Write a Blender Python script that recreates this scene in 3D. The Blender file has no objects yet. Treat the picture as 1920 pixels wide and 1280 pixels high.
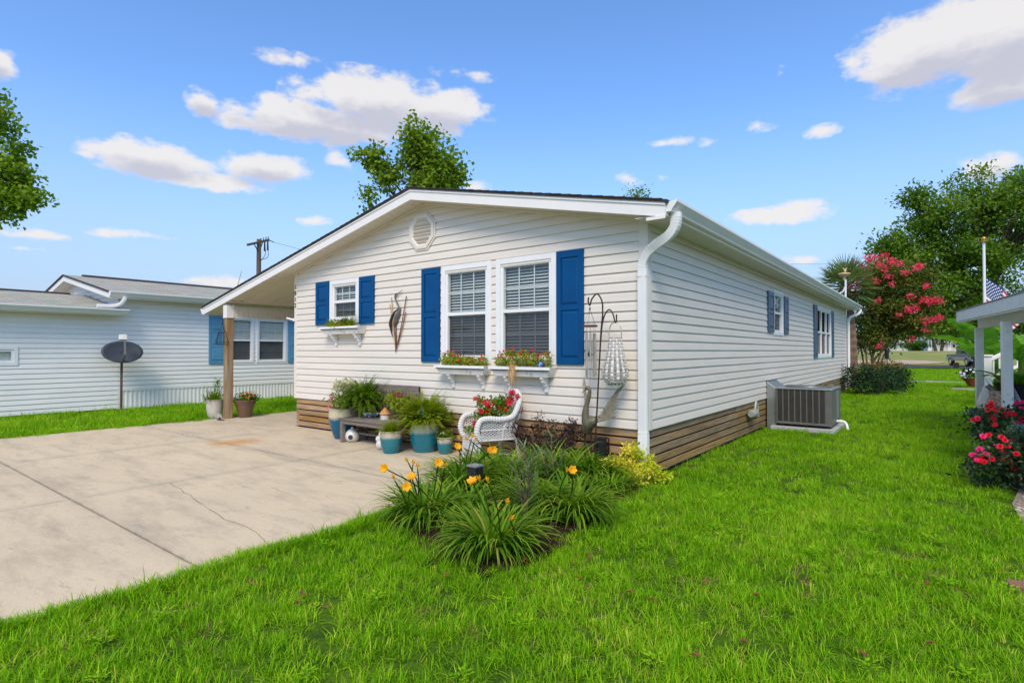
import bpy, bmesh, math, random
import numpy as np
from mathutils import Vector, Matrix
rng = np.random.default_rng(7); random.seed(7)
scene = bpy.context.scene
COL = scene.collection
R = math.radians
# ------------------------------------------------------------------ camera
F = 1039.5; PITCH = math.atan(17.5/F); YAW = math.atan(800/F)
CAM = np.array([2.639, -5.957, 1.445])
cd = bpy.data.cameras.new('camera'); cam = bpy.data.objects.new('camera', cd); COL.objects.link(cam)
cam.location = CAM; cam.rotation_euler = (math.pi/2 + PITCH, 0, YAW)
cd.sensor_width = 36; cd.lens = 36*F/1920; cd.clip_end = 5000; cd.clip_start = .05
scene.camera = cam
_f0 = np.array([-math.sin(YAW), math.cos(YAW), 0]); _r = np.array([math.cos(YAW), math.sin(YAW), 0])
_fw = _f0*math.cos(PITCH) + np.array([0, 0, math.sin(PITCH)]); _up = np.array([0, 0, math.cos(PITCH)]) - _f0*math.sin(PITCH)
def ray(x, y): return _fw + (x-960)/F*_r - (y-640)/F*_up
def gr(x, y, z=0.): d = ray(x, y); return CAM + d*((z-CAM[2])/d[2])
def atY(x, y, Y=0.): d = ray(x, y); return CAM + d*((Y-CAM[1])/d[1])
def atX(x, y, X=0.): d = ray(x, y); return CAM + d*((X-CAM[0])/d[0])
def dep(x, y, D): return CAM + ray(x, y)*D
def depth(p): return float((np.array(p)-CAM) @ _fw)
# ------------------------------------------------------------------ light
SUN_EL, SUN_AZ = 46., 150.      # azimuth clockwise from +Y: the sun stands behind thin cloud in front of the gable
sd = bpy.data.lights.new('sun', 'SUN'); sun = bpy.data.objects.new('sun', sd); COL.objects.link(sun)
sd.energy = 3.0; sd.angle = R(22); sd.color = (1, .885, .75)
dirv = Vector((math.sin(R(SUN_AZ))*math.cos(R(SUN_EL)), math.cos(R(SUN_AZ))*math.cos(R(SUN_EL)), math.sin(R(SUN_EL))))
sun.rotation_euler = dirv.to_track_quat('Z', 'Y').to_euler()
# ------------------------------------------------------------------ sky
world = bpy.data.worlds.new('World'); scene.world = world; world.use_nodes = True
wn = world.node_tree.nodes; wl = world.node_tree.links; wn.clear()
def WN(t, **k):
    n = wn.new(t)
    for a, b in k.items(): setattr(n, a, b)
    return n
sky = WN('ShaderNodeTexSky', sky_type='NISHITA'); sky.sun_disc = False
sky.sun_elevation = R(SUN_EL); sky.sun_rotation = R(SUN_AZ); sky.altitude = 0; sky.air_density = 1.0; sky.dust_density = .6; sky.ozone_density = 2.0
hs = WN('ShaderNodeHueSaturation'); hs.inputs['Saturation'].default_value = 1.08; hs.inputs['Value'].default_value = 1.62
wl.new(sky.outputs[0], hs.inputs['Color'])
gm = WN('ShaderNodeMix', data_type='RGBA', blend_type='MULTIPLY'); gm.inputs[0].default_value = 1; gm.inputs[7].default_value = (.82, .97, 1.15, 1)
wl.new(hs.outputs[0], gm.inputs[6])
tc = WN('ShaderNodeTexCoord'); sx = WN('ShaderNodeSeparateXYZ'); wl.new(tc.outputs['Generated'], sx.inputs[0])
def math_(op, a, b=None, c=None):
    n = WN('ShaderNodeMath', operation=op)
    for i, v in enumerate((a, b, c)):
        if v is None: continue
        if isinstance(v, (int, float)): n.inputs[i].default_value = v
        else: wl.new(v, n.inputs[i])
    return n.outputs[0]
az = math_('ARCTAN2', sx.outputs[0], sx.outputs[1]); el = math_('ARCSINE', sx.outputs[2])
# domain warp so that the outlines billow
mp = WN('ShaderNodeMapping'); mp.inputs['Scale'].default_value = (1, 1, 1.9); wl.new(tc.outputs['Generated'], mp.inputs[0])
nz = WN('ShaderNodeTexNoise', noise_dimensions='3D'); nz.inputs['Scale'].default_value = 13; nz.inputs['Detail'].default_value = 7; nz.inputs['Roughness'].default_value = .6
wl.new(mp.outputs[0], nz.inputs['Vector'])
nz2 = WN('ShaderNodeTexNoise', noise_dimensions='3D'); nz2.inputs['Scale'].default_value = 34; nz2.inputs['Detail'].default_value = 3; nz2.inputs['Roughness'].default_value = .6
wl.new(mp.outputs[0], nz2.inputs['Vector'])
aze = WN('ShaderNodeCombineXYZ'); wl.new(az, aze.inputs[0]); wl.new(el, aze.inputs[1])
def azel(px, py):
    d = ray(px, py); d = d/np.linalg.norm(d); return math.atan2(d[0], d[1]), math.asin(d[2])
clouds = [  # centre and half sizes in the picture, fullness
 (600, 228, 210, 42, 1), (710, 190, 165, 62, 1), (810, 205, 125, 50, 1), (520, 236, 120, 28, .9),
 (545, 113, 85, 20, .55), (384, 192, 40, 32, .75), (880, 140, 90, 18, .5),
 (290, 298, 140, 38, .9), (505, 318, 100, 34, .9), (390, 340, 120, 20, .85), (165, 290, 30, 12, .5),
 (1760, 85, 200, 88, 1), (1880, 60, 160, 110, 1), (1875, 160, 110, 48, .95), (1690, 128, 110, 36, .85),
 (-5, 118, 45, 36, .85), (1420, 238, 48, 16, .6), (1542, 246, 50, 15, .55), (1265, 266, 60, 12, .5), (1330, 264, 32, 16, .55),
 (1470, 402, 110, 24, .7), (1500, 385, 70, 18, .6), (1178, 338, 42, 20, .6), (592, 415, 38, 13, .5), (893, 348, 34, 16, .5), (635, 300, 50, 22, .5), (1462, 137, 22, 16, .4),
 (60, 440, 80, 14, .5), (255, 440, 110, 13, .5), (390, 528, 100, 18, .55), (1850, 318, 90, 34, .8), (1515, 487, 60, 15, .6), (1240, 332, 20, 9, .4), (40, 465, 60, 9, .4)]
field = None
def blob(a0, e0, w, h, k, prev):
    m = WN('ShaderNodeMapping'); m.inputs['Scale'].default_value = (1/w, 1/h, 1); m.inputs['Location'].default_value = (-a0/w, -e0/h, 0)
    wl.new(aze.outputs[0], m.inputs[0])
    g = WN('ShaderNodeTexGradient', gradient_type='SPHERICAL'); wl.new(m.outputs[0], g.inputs[0])
    v = math_('MULTIPLY', g.outputs['Fac'], k) if k < 1 else g.outputs['Fac']
    return v if prev is None else math_('MAXIMUM', prev, v)
shade = None
for i, (x, y, w, h, k) in enumerate(clouds):
    a0, e0 = azel(x, y); a1, _ = azel(x+w, y); a2, _ = azel(x-w, y); _, e1 = azel(x, y-h); _, e2 = azel(x, y+h)
    field = blob(a0, e0, (a1-a2)/2*1.25, (e1-e2)/2*1.25, k, field)
    if h > 30:
        _, es = azel(x, y+h*.62); shade = blob(a0, es, (a1-a2)/2*1.15, (e1-e2)/2*.85, 1, shade)
# the same scattered fair-weather clouds go on all round, outside the frame
r_ = random.Random(3); _c = math.degrees(-YAW)
for i in range(9):
    a = math.radians(_c + 62 + r_.random()*236); a = (a + math.pi) % (2*math.pi) - math.pi
    e = math.radians(8 + r_.random()*42); w = .08 + r_.random()*.2
    field = blob(a, e, w, w*(.22+.15*r_.random()), .6+.4*r_.random(), field)
# overhead, above the picture, the cloud closes to a broken deck: that is what softens the light
dk = WN('ShaderNodeMapRange', interpolation_type='SMOOTHSTEP'); dk.inputs[1].default_value = R(36); dk.inputs[2].default_value = R(56); dk.inputs[4].default_value = .62
wl.new(el, dk.inputs[0]); field = math_('MAXIMUM', field, dk.outputs[0])
d1 = math_('MULTIPLY_ADD', nz.outputs['Fac'], 1.08, -.60)
d2 = math_('MULTIPLY_ADD', nz2.outputs['Fac'], .62, -.31)
gate = math_('MULTIPLY', field, 9.); gate.node.use_clamp = True
dens = math_('ADD', math_('ADD', field, d1), math_('MULTIPLY', d2, gate))
dens = math_('SUBTRACT', dens, math_('MULTIPLY', math_('SUBTRACT', 1., gate), .5))
mr = WN('ShaderNodeMapRange', interpolation_type='SMOOTHSTEP'); mr.inputs[1].default_value = .09; mr.inputs[2].default_value = .44
wl.new(dens, mr.inputs[0]); mr.inputs[4].default_value = .93
mg = WN('ShaderNodeMapRange', interpolation_type='SMOOTHSTEP'); mg.inputs[1].default_value = .10; mg.inputs[2].default_value = .75
wl.new(math_('ADD', shade, math_('MULTIPLY_ADD', nz2.outputs['Fac'], .7, -.35)), mg.inputs[0])
cc = WN('ShaderNodeMix', data_type='RGBA'); wl.new(mg.outputs[0], cc.inputs[0])
CL = 6.3
cc.inputs[6].default_value = (CL, CL*.965, CL*.94, 1); cc.inputs[7].default_value = (CL*.67, CL*.665, CL*.75, 1)
hz = WN('ShaderNodeMapRange', interpolation_type='SMOOTHSTEP'); hz.inputs[1].default_value = R(0); hz.inputs[2].default_value = R(24); hz.inputs[3].default_value = .95; hz.inputs[4].default_value = 0
wl.new(el, hz.inputs[0]); hm = WN('ShaderNodeMix', data_type='RGBA'); wl.new(hz.outputs[0], hm.inputs[0]); wl.new(gm.outputs[2], hm.inputs[6]); hm.inputs[7].default_value = (3.3, 4.2, 5.6, 1)
mx = WN('ShaderNodeMix', data_type='RGBA'); wl.new(mr.outputs[0], mx.inputs[0]); wl.new(hm.outputs[2], mx.inputs[6]); wl.new(cc.outputs[2], mx.inputs[7])
bg = WN('ShaderNodeBackground'); bg.inputs['Strength'].default_value = .15; wl.new(mx.outputs[2], bg.inputs[0])
world.cycles.sampling_method = 'MANUAL'; world.cycles.sample_map_resolution = 512
wo = WN('ShaderNodeOutputWorld'); wl.new(bg.outputs[0], wo.inputs[0])
vs = scene.view_settings; vs.view_transform = 'Standard'; vs.look = 'None'; vs.exposure = -.07; vs.gamma = 1; vs.use_curve_mapping = False
# ------------------------------------------------------------------ helpers
def tag(o, label=None, cat=None, group=None, kind=None):
    if label: o['label'] = label
    if cat: o['category'] = cat
    if group: o['group'] = group
    if kind: o['kind'] = kind
    return o
def thing(name, label, cat, loc=(0, 0, 0), rz=0., group=None):
    o = bpy.data.objects.new(name, None); COL.objects.link(o); o.empty_display_size = .1
    o.location = loc; o.rotation_euler = (0, 0, rz)
    return tag(o, label, cat, group)
def link(name, me, m=None, parent=None, kind=None, loc=None, rot=None, scale=None):
    o = bpy.data.objects.new(name, me); COL.objects.link(o)
    if m is not None and len(me.materials) == 0: me.materials.append(m)
    if parent is not None: o.parent = parent
    if kind: o['kind'] = kind
    if loc is not None: o.location = loc
    if rot is not None: o.rotation_euler = rot
    if scale is not None: o.scale = scale
    return o
def unit(v): v = np.asarray(v, float); return v/(np.linalg.norm(v)+1e-12)
class MB:
    """collects shapes, then builds them as ONE mesh object"""
    def __init__(s): s.v = []; s.f = []
    def add(s, vs, fs):
        n = len(s.v); s.v += [tuple(map(float, p)) for p in vs]; s.f += [tuple(i+n for i in f) for f in fs]; return s
    def box(s, x0, x1, y0, y1, z0, z1):
        return s.add([(x0, y0, z0), (x1, y0, z0), (x1, y1, z0), (x0, y1, z0), (x0, y0, z1), (x1, y0, z1), (x1, y1, z1), (x0, y1, z1)],
                     [(0, 3, 2, 1), (4, 5, 6, 7), (0, 1, 5, 4), (1, 2, 6, 5), (2, 3, 7, 6), (3, 0, 4, 7)])
    def bar(s, a, b, w, h, up=(0, 0, 1)):
        a = np.array(a, float); b = np.array(b, float); d = unit(b-a); sd_ = np.cross(d, up)
        if np.linalg.norm(sd_) < 1e-6: sd_ = np.cross(d, (0, 1, 0))
        sd_ = unit(sd_)*w/2; u = unit(np.cross(sd_, d))*h/2
        vs = [p + i*sd_ + j*u for p in (a, b) for i, j in ((-1, -1), (1, -1), (1, 1), (-1, 1))]
        return s.add(vs, [(0, 3, 2, 1), (4, 5, 6, 7), (0, 1, 5, 4), (1, 2, 6, 5), (2, 3, 7, 6), (3, 0, 4, 7)])
    def prism(s, pts, a, b):
        """pts: function-free list of 3d points (polygon), swept from offset a to offset b"""
        n = len(pts); A = [np.array(p, float)+np.array(a) for p in pts]; B = [np.array(p, float)+np.array(b) for p in pts]
        return s.add(A+B, [tuple(range(n-1, -1, -1)), tuple(range(n, 2*n))] + [(i, (i+1) % n, n+(i+1) % n, n+i) for i in range(n)])
    def tube(s, pts, r, n=8, cap=True):
        pts = [np.array(p, float) for p in pts]; m = len(pts)
        rr = [r]*m if np.isscalar(r) else list(r)
        t0 = unit(pts[1]-pts[0]); ref = np.array((0, 0, 1.)) if abs(t0[2]) < .9 else np.array((1., 0, 0))
        u = unit(np.cross(t0, ref)); vs = []
        for i, p in enumerate(pts):
            t = unit((pts[min(i+1, m-1)]-p) + (p-pts[max(i-1, 0)]) + 1e-9*t0)
            u = unit(u - t*np.dot(u, t)); w = np.cross(t, u)
            for k in range(n):
                a = 2*math.pi*k/n; vs.append(p + rr[i]*(math.cos(a)*u+math.sin(a)*w))
        fs = [(i*n+k, i*n+(k+1) % n, (i+1)*n+(k+1) % n, (i+1)*n+k) for i in range(m-1) for k in range(n)]
        if cap: fs += [tuple(range(n-1, -1, -1)), tuple((m-1)*n+k for k in range(n))]
        return s.add(vs, fs)
    def lathe(s, prof, n=24, c=(0, 0, 0), sx_=1., sy_=1.):
        vs = []; m = len(prof)
        for r, z in prof:
            for k in range(n): a = 2*math.pi*k/n; vs.append((c[0]+r*math.cos(a)*sx_, c[1]+r*math.sin(a)*sy_, c[2]+z))
        fs = [(i*n+k, i*n+(k+1) % n, (i+1)*n+(k+1) % n, (i+1)*n+k) for i in range(m-1) for k in range(n)]
        if prof[0][0] > 1e-4: fs.append(tuple(range(n-1, -1, -1)))
        if prof[-1][0] > 1e-4: fs.append(tuple((m-1)*n+k for k in range(n)))
        return s.add(vs, fs)
    def ball(s, c, r, n=10, m=7, sc=(1, 1, 1)):
        prof = [(max(r*math.sin(math.pi*i/m), 1e-5), -r*math.cos(math.pi*i/m)) for i in range(m+1)]
        k = MB(); k.lathe(prof, n); return s.add([(c[0]+p[0]*sc[0], c[1]+p[1]*sc[1], c[2]+p[2]*sc[2]) for p in k.v], k.f)
    def mesh(s, name, smooth=False):
        me = bpy.data.meshes.new(name); me.from_pydata(s.v, [], s.f); me.validate()
        bm = bmesh.new(); bm.from_mesh(me); bmesh.ops.recalc_face_normals(bm, faces=bm.faces); bm.to_mesh(me); bm.free()
        if smooth:
            me.shade_smooth()
            if smooth != 'all': me.set_sharp_from_angle(angle=R(42))
        return me
    def build(s, name, m, parent=None, smooth=False, bevel=0, kind=None, loc=None, rot=None):
        o = link(name, s.mesh(name, smooth), m, parent, kind, loc, rot)
        if bevel:
            b = o.modifiers.new('bevel', 'BEVEL'); b.width = bevel; b.segments = 2; b.limit_method = 'ANGLE'; b.angle_limit = R(40)
        return o
# ---- materials
def newmat(name):
    m = bpy.data.materials.new(name); m.use_nodes = True; nt = m.node_tree
    return m, nt, nt.nodes['Principled BSDF']
def nd(nt, t, **k):
    n = nt.nodes.new(t)
    for a, b in k.items(): setattr(n, a, b)
    return n
def rgba(c): return (c[0], c[1], c[2], 1)
def surf(name, c1, c2=None, rough=.6, scale=6., detail=4, stretch=(1, 1, 1), bump=0., bscale=None, metal=0., spec=.5, contrast=(.35, .65), objrand=0., coat=0., c3=None, c3at=(.62, .75), c3scale=2.):
    """plain surface: two tones by noise, optional third tone in patches (wear), bump"""
    m, nt, p = newmat(name)
    p.inputs['Roughness'].default_value = rough; p.inputs['Metallic'].default_value = metal; p.inputs['Specular IOR Level'].default_value = spec
    if coat: p.inputs['Coat Weight'].default_value = coat; p.inputs['Coat Roughness'].default_value = .12
    tcn = nd(nt, 'ShaderNodeTexCoord'); mpn = nd(nt, 'ShaderNodeMapping'); mpn.inputs['Scale'].default_value = stretch
    L = nt.links.new; L(tcn.outputs['Object'], mpn.inputs[0])
    n = nd(nt, 'ShaderNodeTexNoise'); n.inputs['Scale'].default_value = scale; n.inputs['Detail'].default_value = detail; n.inputs['Roughness'].default_value = .6
    L(mpn.outputs[0], n.inputs['Vector'])
    if c2 is None: c2 = tuple(x*.86 for x in c1)
    mr_ = nd(nt, 'ShaderNodeMapRange'); mr_.inputs[1].default_value, mr_.inputs[2].default_value = contrast; L(n.outputs['Fac'], mr_.inputs[0])
    mix = nd(nt, 'ShaderNodeMix', data_type='RGBA'); mix.inputs[6].default_value = rgba(c1); mix.inputs[7].default_value = rgba(c2); L(mr_.outputs[0], mix.inputs[0])
    out = mix.outputs[2]
    if c3 is not None:
        n3 = nd(nt, 'ShaderNodeTexNoise'); n3.inputs['Scale'].default_value = c3scale; n3.inputs['Detail'].default_value = 6; n3.inputs['Roughness'].default_value = .65; L(mpn.outputs[0], n3.inputs['Vector'])
        m3 = nd(nt, 'ShaderNodeMapRange'); m3.inputs[1].default_value, m3.inputs[2].default_value = c3at; L(n3.outputs['Fac'], m3.inputs[0])
        x3 = nd(nt, 'ShaderNodeMix', data_type='RGBA'); x3.inputs[7].default_value = rgba(c3); L(m3.outputs[0], x3.inputs[0]); L(out, x3.inputs[6]); out = x3.outputs[2]
    if objrand:
        oi = nd(nt, 'ShaderNodeObjectInfo'); h = nd(nt, 'ShaderNodeHueSaturation')
        r1 = nd(nt, 'ShaderNodeMapRange'); r1.inputs[3].default_value = 1-objrand; r1.inputs[4].default_value = 1+objrand; L(oi.outputs['Random'], r1.inputs[0])
        r2 = nd(nt, 'ShaderNodeMath', operation='FRACT'); m2 = nd(nt, 'ShaderNodeMath', operation='MULTIPLY'); m2.inputs[1].default_value = 7.31; L(oi.outputs['Random'], m2.inputs[0]); L(m2.outputs[0], r2.inputs[0])
        r3 = nd(nt, 'ShaderNodeMapRange'); r3.inputs[3].default_value = 1-objrand; r3.inputs[4].default_value = 1+objrand*.6; L(r2.outputs[0], r3.inputs[0])
        L(r1.outputs[0], h.inputs['Value']); L(r3.outputs[0], h.inputs['Saturation']); L(out, h.inputs['Color']); out = h.outputs[0]
        # shift the grain from piece to piece
        ad = nd(nt, 'ShaderNodeVectorMath', operation='ADD'); cb = nd(nt, 'ShaderNodeCombineXYZ'); mm = nd(nt, 'ShaderNodeMath', operation='MULTIPLY'); mm.inputs[1].default_value = 50; L(oi.outputs['Random'], mm.inputs[0])
        for i in range(3): L(mm.outputs[0], cb.inputs[i])
        L(tcn.outputs['Object'], ad.inputs[0]); L(cb.outputs[0], ad.inputs[1]); L(ad.outputs[0], mpn.inputs[0])
    L(out, p.inputs['Base Color'])
    if bump:
        b = nd(nt, 'ShaderNodeBump'); b.inputs['Strength'].default_value = bump; b.inputs['Distance'].default_value = .01
        if bscale:
            nb = nd(nt, 'ShaderNodeTexNoise'); nb.inputs['Scale'].default_value = bscale; nb.inputs['Detail'].default_value = 5; L(mpn.outputs[0], nb.inputs['Vector']); L(nb.outputs['Fac'], b.inputs['Height'])
        else: L(n.outputs['Fac'], b.inputs['Height'])
        L(b.outputs[0], p.inputs['Normal'])
    return m
def leafmat(name, cols, trans=.3, rough=.5, patch=0., spec=.3):
    """colour by the per-leaf value stored on the mesh"""
    m, nt, p = newmat(name); L = nt.links.new
    p.inputs['Roughness'].default_value = rough; p.inputs['Specular IOR Level'].default_value = spec
    at = nd(nt, 'ShaderNodeAttribute', attribute_name='rnd'); rp = nd(nt, 'ShaderNodeValToRGB')
    els = rp.color_ramp.elements
    while len(els) < len(cols): els.new(.5)
    for i, c in enumerate(cols): els[i].position = i/(len(cols)-1); els[i].color = rgba(c)
    src = at.outputs['Fac']
    if patch:
        g = nd(nt, 'ShaderNodeNewGeometry'); n = nd(nt, 'ShaderNodeTexNoise'); n.inputs['Scale'].default_value = .8; n.inputs['Detail'].default_value = 6; n.inputs['Roughness'].default_value = .72; L(g.outputs['Position'], n.inputs['Vector'])
        oi = nd(nt, 'ShaderNodeObjectInfo')
        a = nd(nt, 'ShaderNodeMath', operation='MULTIPLY_ADD'); a.inputs[1].default_value = patch*2; a.inputs[2].default_value = -patch; L(n.outputs['Fac'], a.inputs[0])
        b = nd(nt, 'ShaderNodeMath', operation='ADD'); L(a.outputs[0], b.inputs[0]); L(src, b.inputs[1]); src = b.outputs[0]
    L(src, rp.inputs[0]); L(rp.outputs[0], p.inputs['Base Color'])
    t = nd(nt, 'ShaderNodeBsdfTranslucent'); hsv = nd(nt, 'ShaderNodeHueSaturation'); hsv.inputs['Value'].default_value = 1.5; hsv.inputs['Saturation'].default_value = 1.05; L(rp.outputs[0], hsv.inputs['Color']); L(hsv.outputs[0], t.inputs[0])
    mx_ = nd(nt, 'ShaderNodeMixShader'); mx_.inputs[0].default_value = trans; L(p.outputs[0], mx_.inputs[1]); L(t.outputs[0], mx_.inputs[2])
    L(mx_.outputs[0], nt.nodes['Material Output'].inputs[0]); return m
def glassmat(name, tint=(.92, .95, .96), dark=0.):
    m, nt, p = newmat(name); L = nt.links.new; nt.nodes.remove(p)
    lw = nd(nt, 'ShaderNodeLayerWeight'); pw = nd(nt, 'ShaderNodeMath', operation='POWER'); pw.inputs[1].default_value = 3.; L(lw.outputs['Facing'], pw.inputs[0]); fr = nd(nt, 'ShaderNodeMath', operation='MULTIPLY_ADD'); fr.inputs[1].default_value = .40; fr.inputs[2].default_value = .09; L(pw.outputs[0], fr.inputs[0])
    tr = nd(nt, 'ShaderNodeBsdfTransparent'); tr.inputs[0].default_value = rgba(tint); gl = nd(nt, 'ShaderNodeBsdfGlossy'); gl.inputs['Roughness'].default_value = .015
    mx_ = nd(nt, 'ShaderNodeMixShader'); L(fr.outputs[0], mx_.inputs[0]); L(tr.outputs[0], mx_.inputs[1]); L(gl.outputs[0], mx_.inputs[2])
    out = mx_
    if dark:
        df = nd(nt, 'ShaderNodeBsdfDiffuse'); df.inputs[0].default_value = (.10, .10, .10, 1); m2 = nd(nt, 'ShaderNodeMixShader'); m2.inputs[0].default_value = dark; L(mx_.outputs[0], m2.inputs[1]); L(df.outputs[0], m2.inputs[2]); out = m2
    L(out.outputs[0], nt.nodes['Material Output'].inputs[0]); return m
# ---- foliage, built as arrays
class Leaves:
    def __init__(s): s.V = []; s.T = []; s.C = []; s.n = 0
    def leaf(s, P, D, N, Ln, Wd, c, fold=.18, mid=.45):
        """many folded two-triangle leaves: P base, D direction, N normal"""
        P, D, N = [np.atleast_2d(np.asarray(a, float)) for a in (P, D, N)]; k = len(P)
        D = D/(np.linalg.norm(D, axis=1, keepdims=True)+1e-9); S = np.cross(N, D); S /= np.linalg.norm(S, axis=1, keepdims=True)+1e-9; N = np.cross(D, S)
        Ln = np.broadcast_to(np.asarray(Ln, float), (k,))[:, None]; Wd = np.broadcast_to(np.asarray(Wd, float), (k,))[:, None]
        A = P; B = P + D*Ln; M_ = P + D*Ln*mid + N*Wd*fold; l = M_ + S*Wd/2; r = M_ - S*Wd/2
        V = np.stack([A, r, B, l], 1).reshape(-1, 3); i = np.arange(k)*4 + s.n
        s.T.append(np.stack([np.stack([i, i+1, i+2], 1), np.stack([i, i+2, i+3], 1)], 1).reshape(-1, 3))
        s.V.append(V); s.C.append(np.repeat(np.broadcast_to(np.asarray(c, float), (k,)), 4)); s.n += 4*k; return s
    def strap(s, P, az_, Ln, Wd, lean, droop, c, segs=5, twist=0.):
        """many arching strap leaves (lily, grass): az_ heading, lean start angle from vertical, droop added along"""
        P = np.atleast_2d(np.asarray(P, float)); k = len(P)
        az_, Ln, Wd, lean, droop, c = [np.broadcast_to(np.asarray(a, float), (k,)) for a in (az_, Ln, Wd, lean, droop, c)]
        H = np.stack([np.cos(az_), np.sin(az_), 0*az_], 1); Sd = np.stack([-np.sin(az_+twist), np.cos(az_+twist), 0*az_], 1)
        pos = P.copy(); rows = []
        for j in range(segs+1):
            t = j/segs; w = Wd*(1-t**2.2)*(.55+.45*min(1, t*4)) if j < segs else Wd*.04
            rows.append((pos - Sd*w[:, None]/2, pos + Sd*w[:, None]/2))
            a = lean + droop*(t**1.3); pos = pos + (H*np.sin(a)[:, None] + np.array((0, 0, 1.))*np.cos(a)[:, None])*(Ln/segs)[:, None]
        V = np.stack([q for rw in rows for q in rw], 1).reshape(-1, 3); m = 2*(segs+1); b = np.arange(k)*m + s.n; T = []
        for j in range(segs):
            a0 = b+2*j; T += [np.stack([a0, a0+1, a0+3], 1), np.stack([a0, a0+3, a0+2], 1)]
        s.T.append(np.stack(T, 1).reshape(-1, 3)); s.V.append(V); s.C.append(np.repeat(c, m)); s.n += m*k; return s
    def flower(s, c, n, r, petals, col, cup=.35, w=.75, jit=.12):
        n = unit(n); a = unit(np.cross(n, (.3, .2, .9) if abs(n[2]) < .9 else (1, 0, 0))); b = np.cross(n, a); ph = rng.random()*6.28
        D = []; 
        for k in range(petals):
            t = ph + 2*math.pi*k/petals; D.append((math.cos(t)*a+math.sin(t)*b)*math.cos(cup) + n*math.sin(cup))
        D = np.array(D); k = petals
        return s.leaf(np.repeat([c], k, 0), D, np.repeat([n], k, 0), r, r*w, col+jit*(rng.random(k)-.5), fold=-.1, mid=.6)
    def build(s, name, m, parent=None, kind='stuff', loc=None):
        V = np.concatenate(s.V); T = np.concatenate(s.T); C = np.concatenate(s.C)
        me = bpy.data.meshes.new(name); me.vertices.add(len(V)); me.vertices.foreach_set('co', V.astype(np.float32).ravel())
        me.loops.add(T.size); me.loops.foreach_set('vertex_index', T.astype(np.int32).ravel())
        me.polygons.add(len(T)); me.polygons.foreach_set('loop_start', (np.arange(len(T))*3).astype(np.int32))
        me.update(calc_edges=True)
        a = me.attributes.new('rnd', 'FLOAT', 'POINT'); a.data.foreach_set('value', np.clip(C, 0, 1).astype(np.float32))
        return link(name, me, m, parent, kind, loc)
def broad_leaf(lv, base, az_, Ln, W, lean, droop, c, segs=16, roll=0.):
    """one big leaf: two halves folded at the midrib, uneven torn margin"""
    pos = np.array(base, float); H_ = np.array((math.cos(az_), math.sin(az_), 0)); S = np.array((-math.sin(az_), math.cos(az_), 0)); rows = []
    for j in range(segs+1):
        t = j/segs; a = lean+droop*t**1.3; d = H_*math.sin(a)+np.array((0, 0, math.cos(a))); n = np.cross(d, S); n = n if n[2] > 0 else -n; S_ = S*math.cos(roll)+n*math.sin(roll); n = n*math.cos(roll)-S*math.sin(roll)
        w = W*.5*(math.sin(math.pi*min(1., t*.93+.07))**.55)*(1+.10*rng.normal()); rows.append((pos.copy(), pos+S_*w+n*w*.18, pos-S_*w+n*w*.18)); pos = pos+d*Ln/segs
    for j in range(segs):
        for sd_ in (1, 2):
            A_, B_, C_, D_ = rows[j][0], rows[j+1][0], rows[j+1][sd_], rows[j][sd_]; k = lv.n; lv.V.append(np.array([A_, B_, C_, D_])); lv.T.append(np.array([[k, k+1, k+2], [k, k+2, k+3]])); lv.C.append(np.full(4, c+.16*rng.normal()*(1 if j % 2 else .5))); lv.n += 4
def rdir(k, up=0.):
    d = rng.normal(size=(k, 3)); d[:, 2] += up; return d/np.linalg.norm(d, axis=1, keepdims=True)
def bush(lv, c, rad, k, size, aspect=.5, cbase=.5, cvar=.5, shell=.45, clumps=0, cs=.25, up=.5, droop=0., flat=1.):
    """leaves through an ellipsoid, gathered in clumps"""
    c = np.array(c, float); rad = np.array(rad, float)
    if clumps:
        cd_ = rdir(clumps, .15); cr = rng.random(clumps)**shell; cc_ = cd_*cr[:, None]; ct = rng.random(clumps)
        i = rng.integers(0, clumps, k); p = cc_[i] + rng.normal(size=(k, 3))*cs*np.array((1, 1, flat)); tone = cbase + cvar*(.6*(ct[i]-.5)+.7*(rng.random(k)-.5))
    else:
        p = rdir(k)*(rng.random(k)**shell)[:, None]; tone = cbase + cvar*(rng.random(k)-.5)
    P = c + p*rad; out = p/(np.linalg.norm(p, axis=1, keepdims=True)+1e-6)
    D = out*.6 + rdir(k)*.8; D[:, 2] -= droop; N = rdir(k)*.7 + out*.4 + np.array((0, 0, up))
    lv.leaf(P, D, N, size*(.6+.8*rng.random(k)), size*aspect*(.7+.6*rng.random(k)), tone)
    return P
def fern(lv, c, nf, Lf, spread=1., pin=.05, cb=.5, lean0=.25, lean1=1.25, droop=1.3, npin=22, up0=0.):
    """arching fronds with leaflets on both sides"""
    c = np.array(c, float)
    for i in range(nf):
        a = rng.random()*6.283; lean = lean0 + (lean1-lean0)*rng.random(); L_ = Lf*(.65+.5*rng.random()); pos = c + np.array((math.cos(a), math.sin(a), 0))*.03*rng.random(); h = np.array((math.cos(a), math.sin(a), 0)); sd_ = np.array((-math.sin(a), math.cos(a), 0))
        dr = droop*(.6+.8*rng.random()); P = []; D = []; N = []; Ls = []; tone = cb + .45*(rng.random()-.5)
        for j in range(npin):
            t = j/npin; an = lean + dr*t**1.4; d = h*math.sin(an)+np.array((0, 0, math.cos(an))); n = np.cross(sd_, d); 
            ln = pin*(.55+.45*math.sin(math.pi*min(1, t*1.1+.12)))*(1-t*.55)
            for sgn in (-1, 1):
                P.append(pos.copy()); D.append(sd_*sgn + d*.45 - n*.25*rng.random()); N.append(n if n[2] > 0 else -n); Ls.append(ln)
            pos = pos + d*L_/npin
        k = len(P); lv.leaf(P, D, N, Ls, np.array(Ls)*.5, tone+.15*(rng.random(k)-.5), fold=.05)
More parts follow.
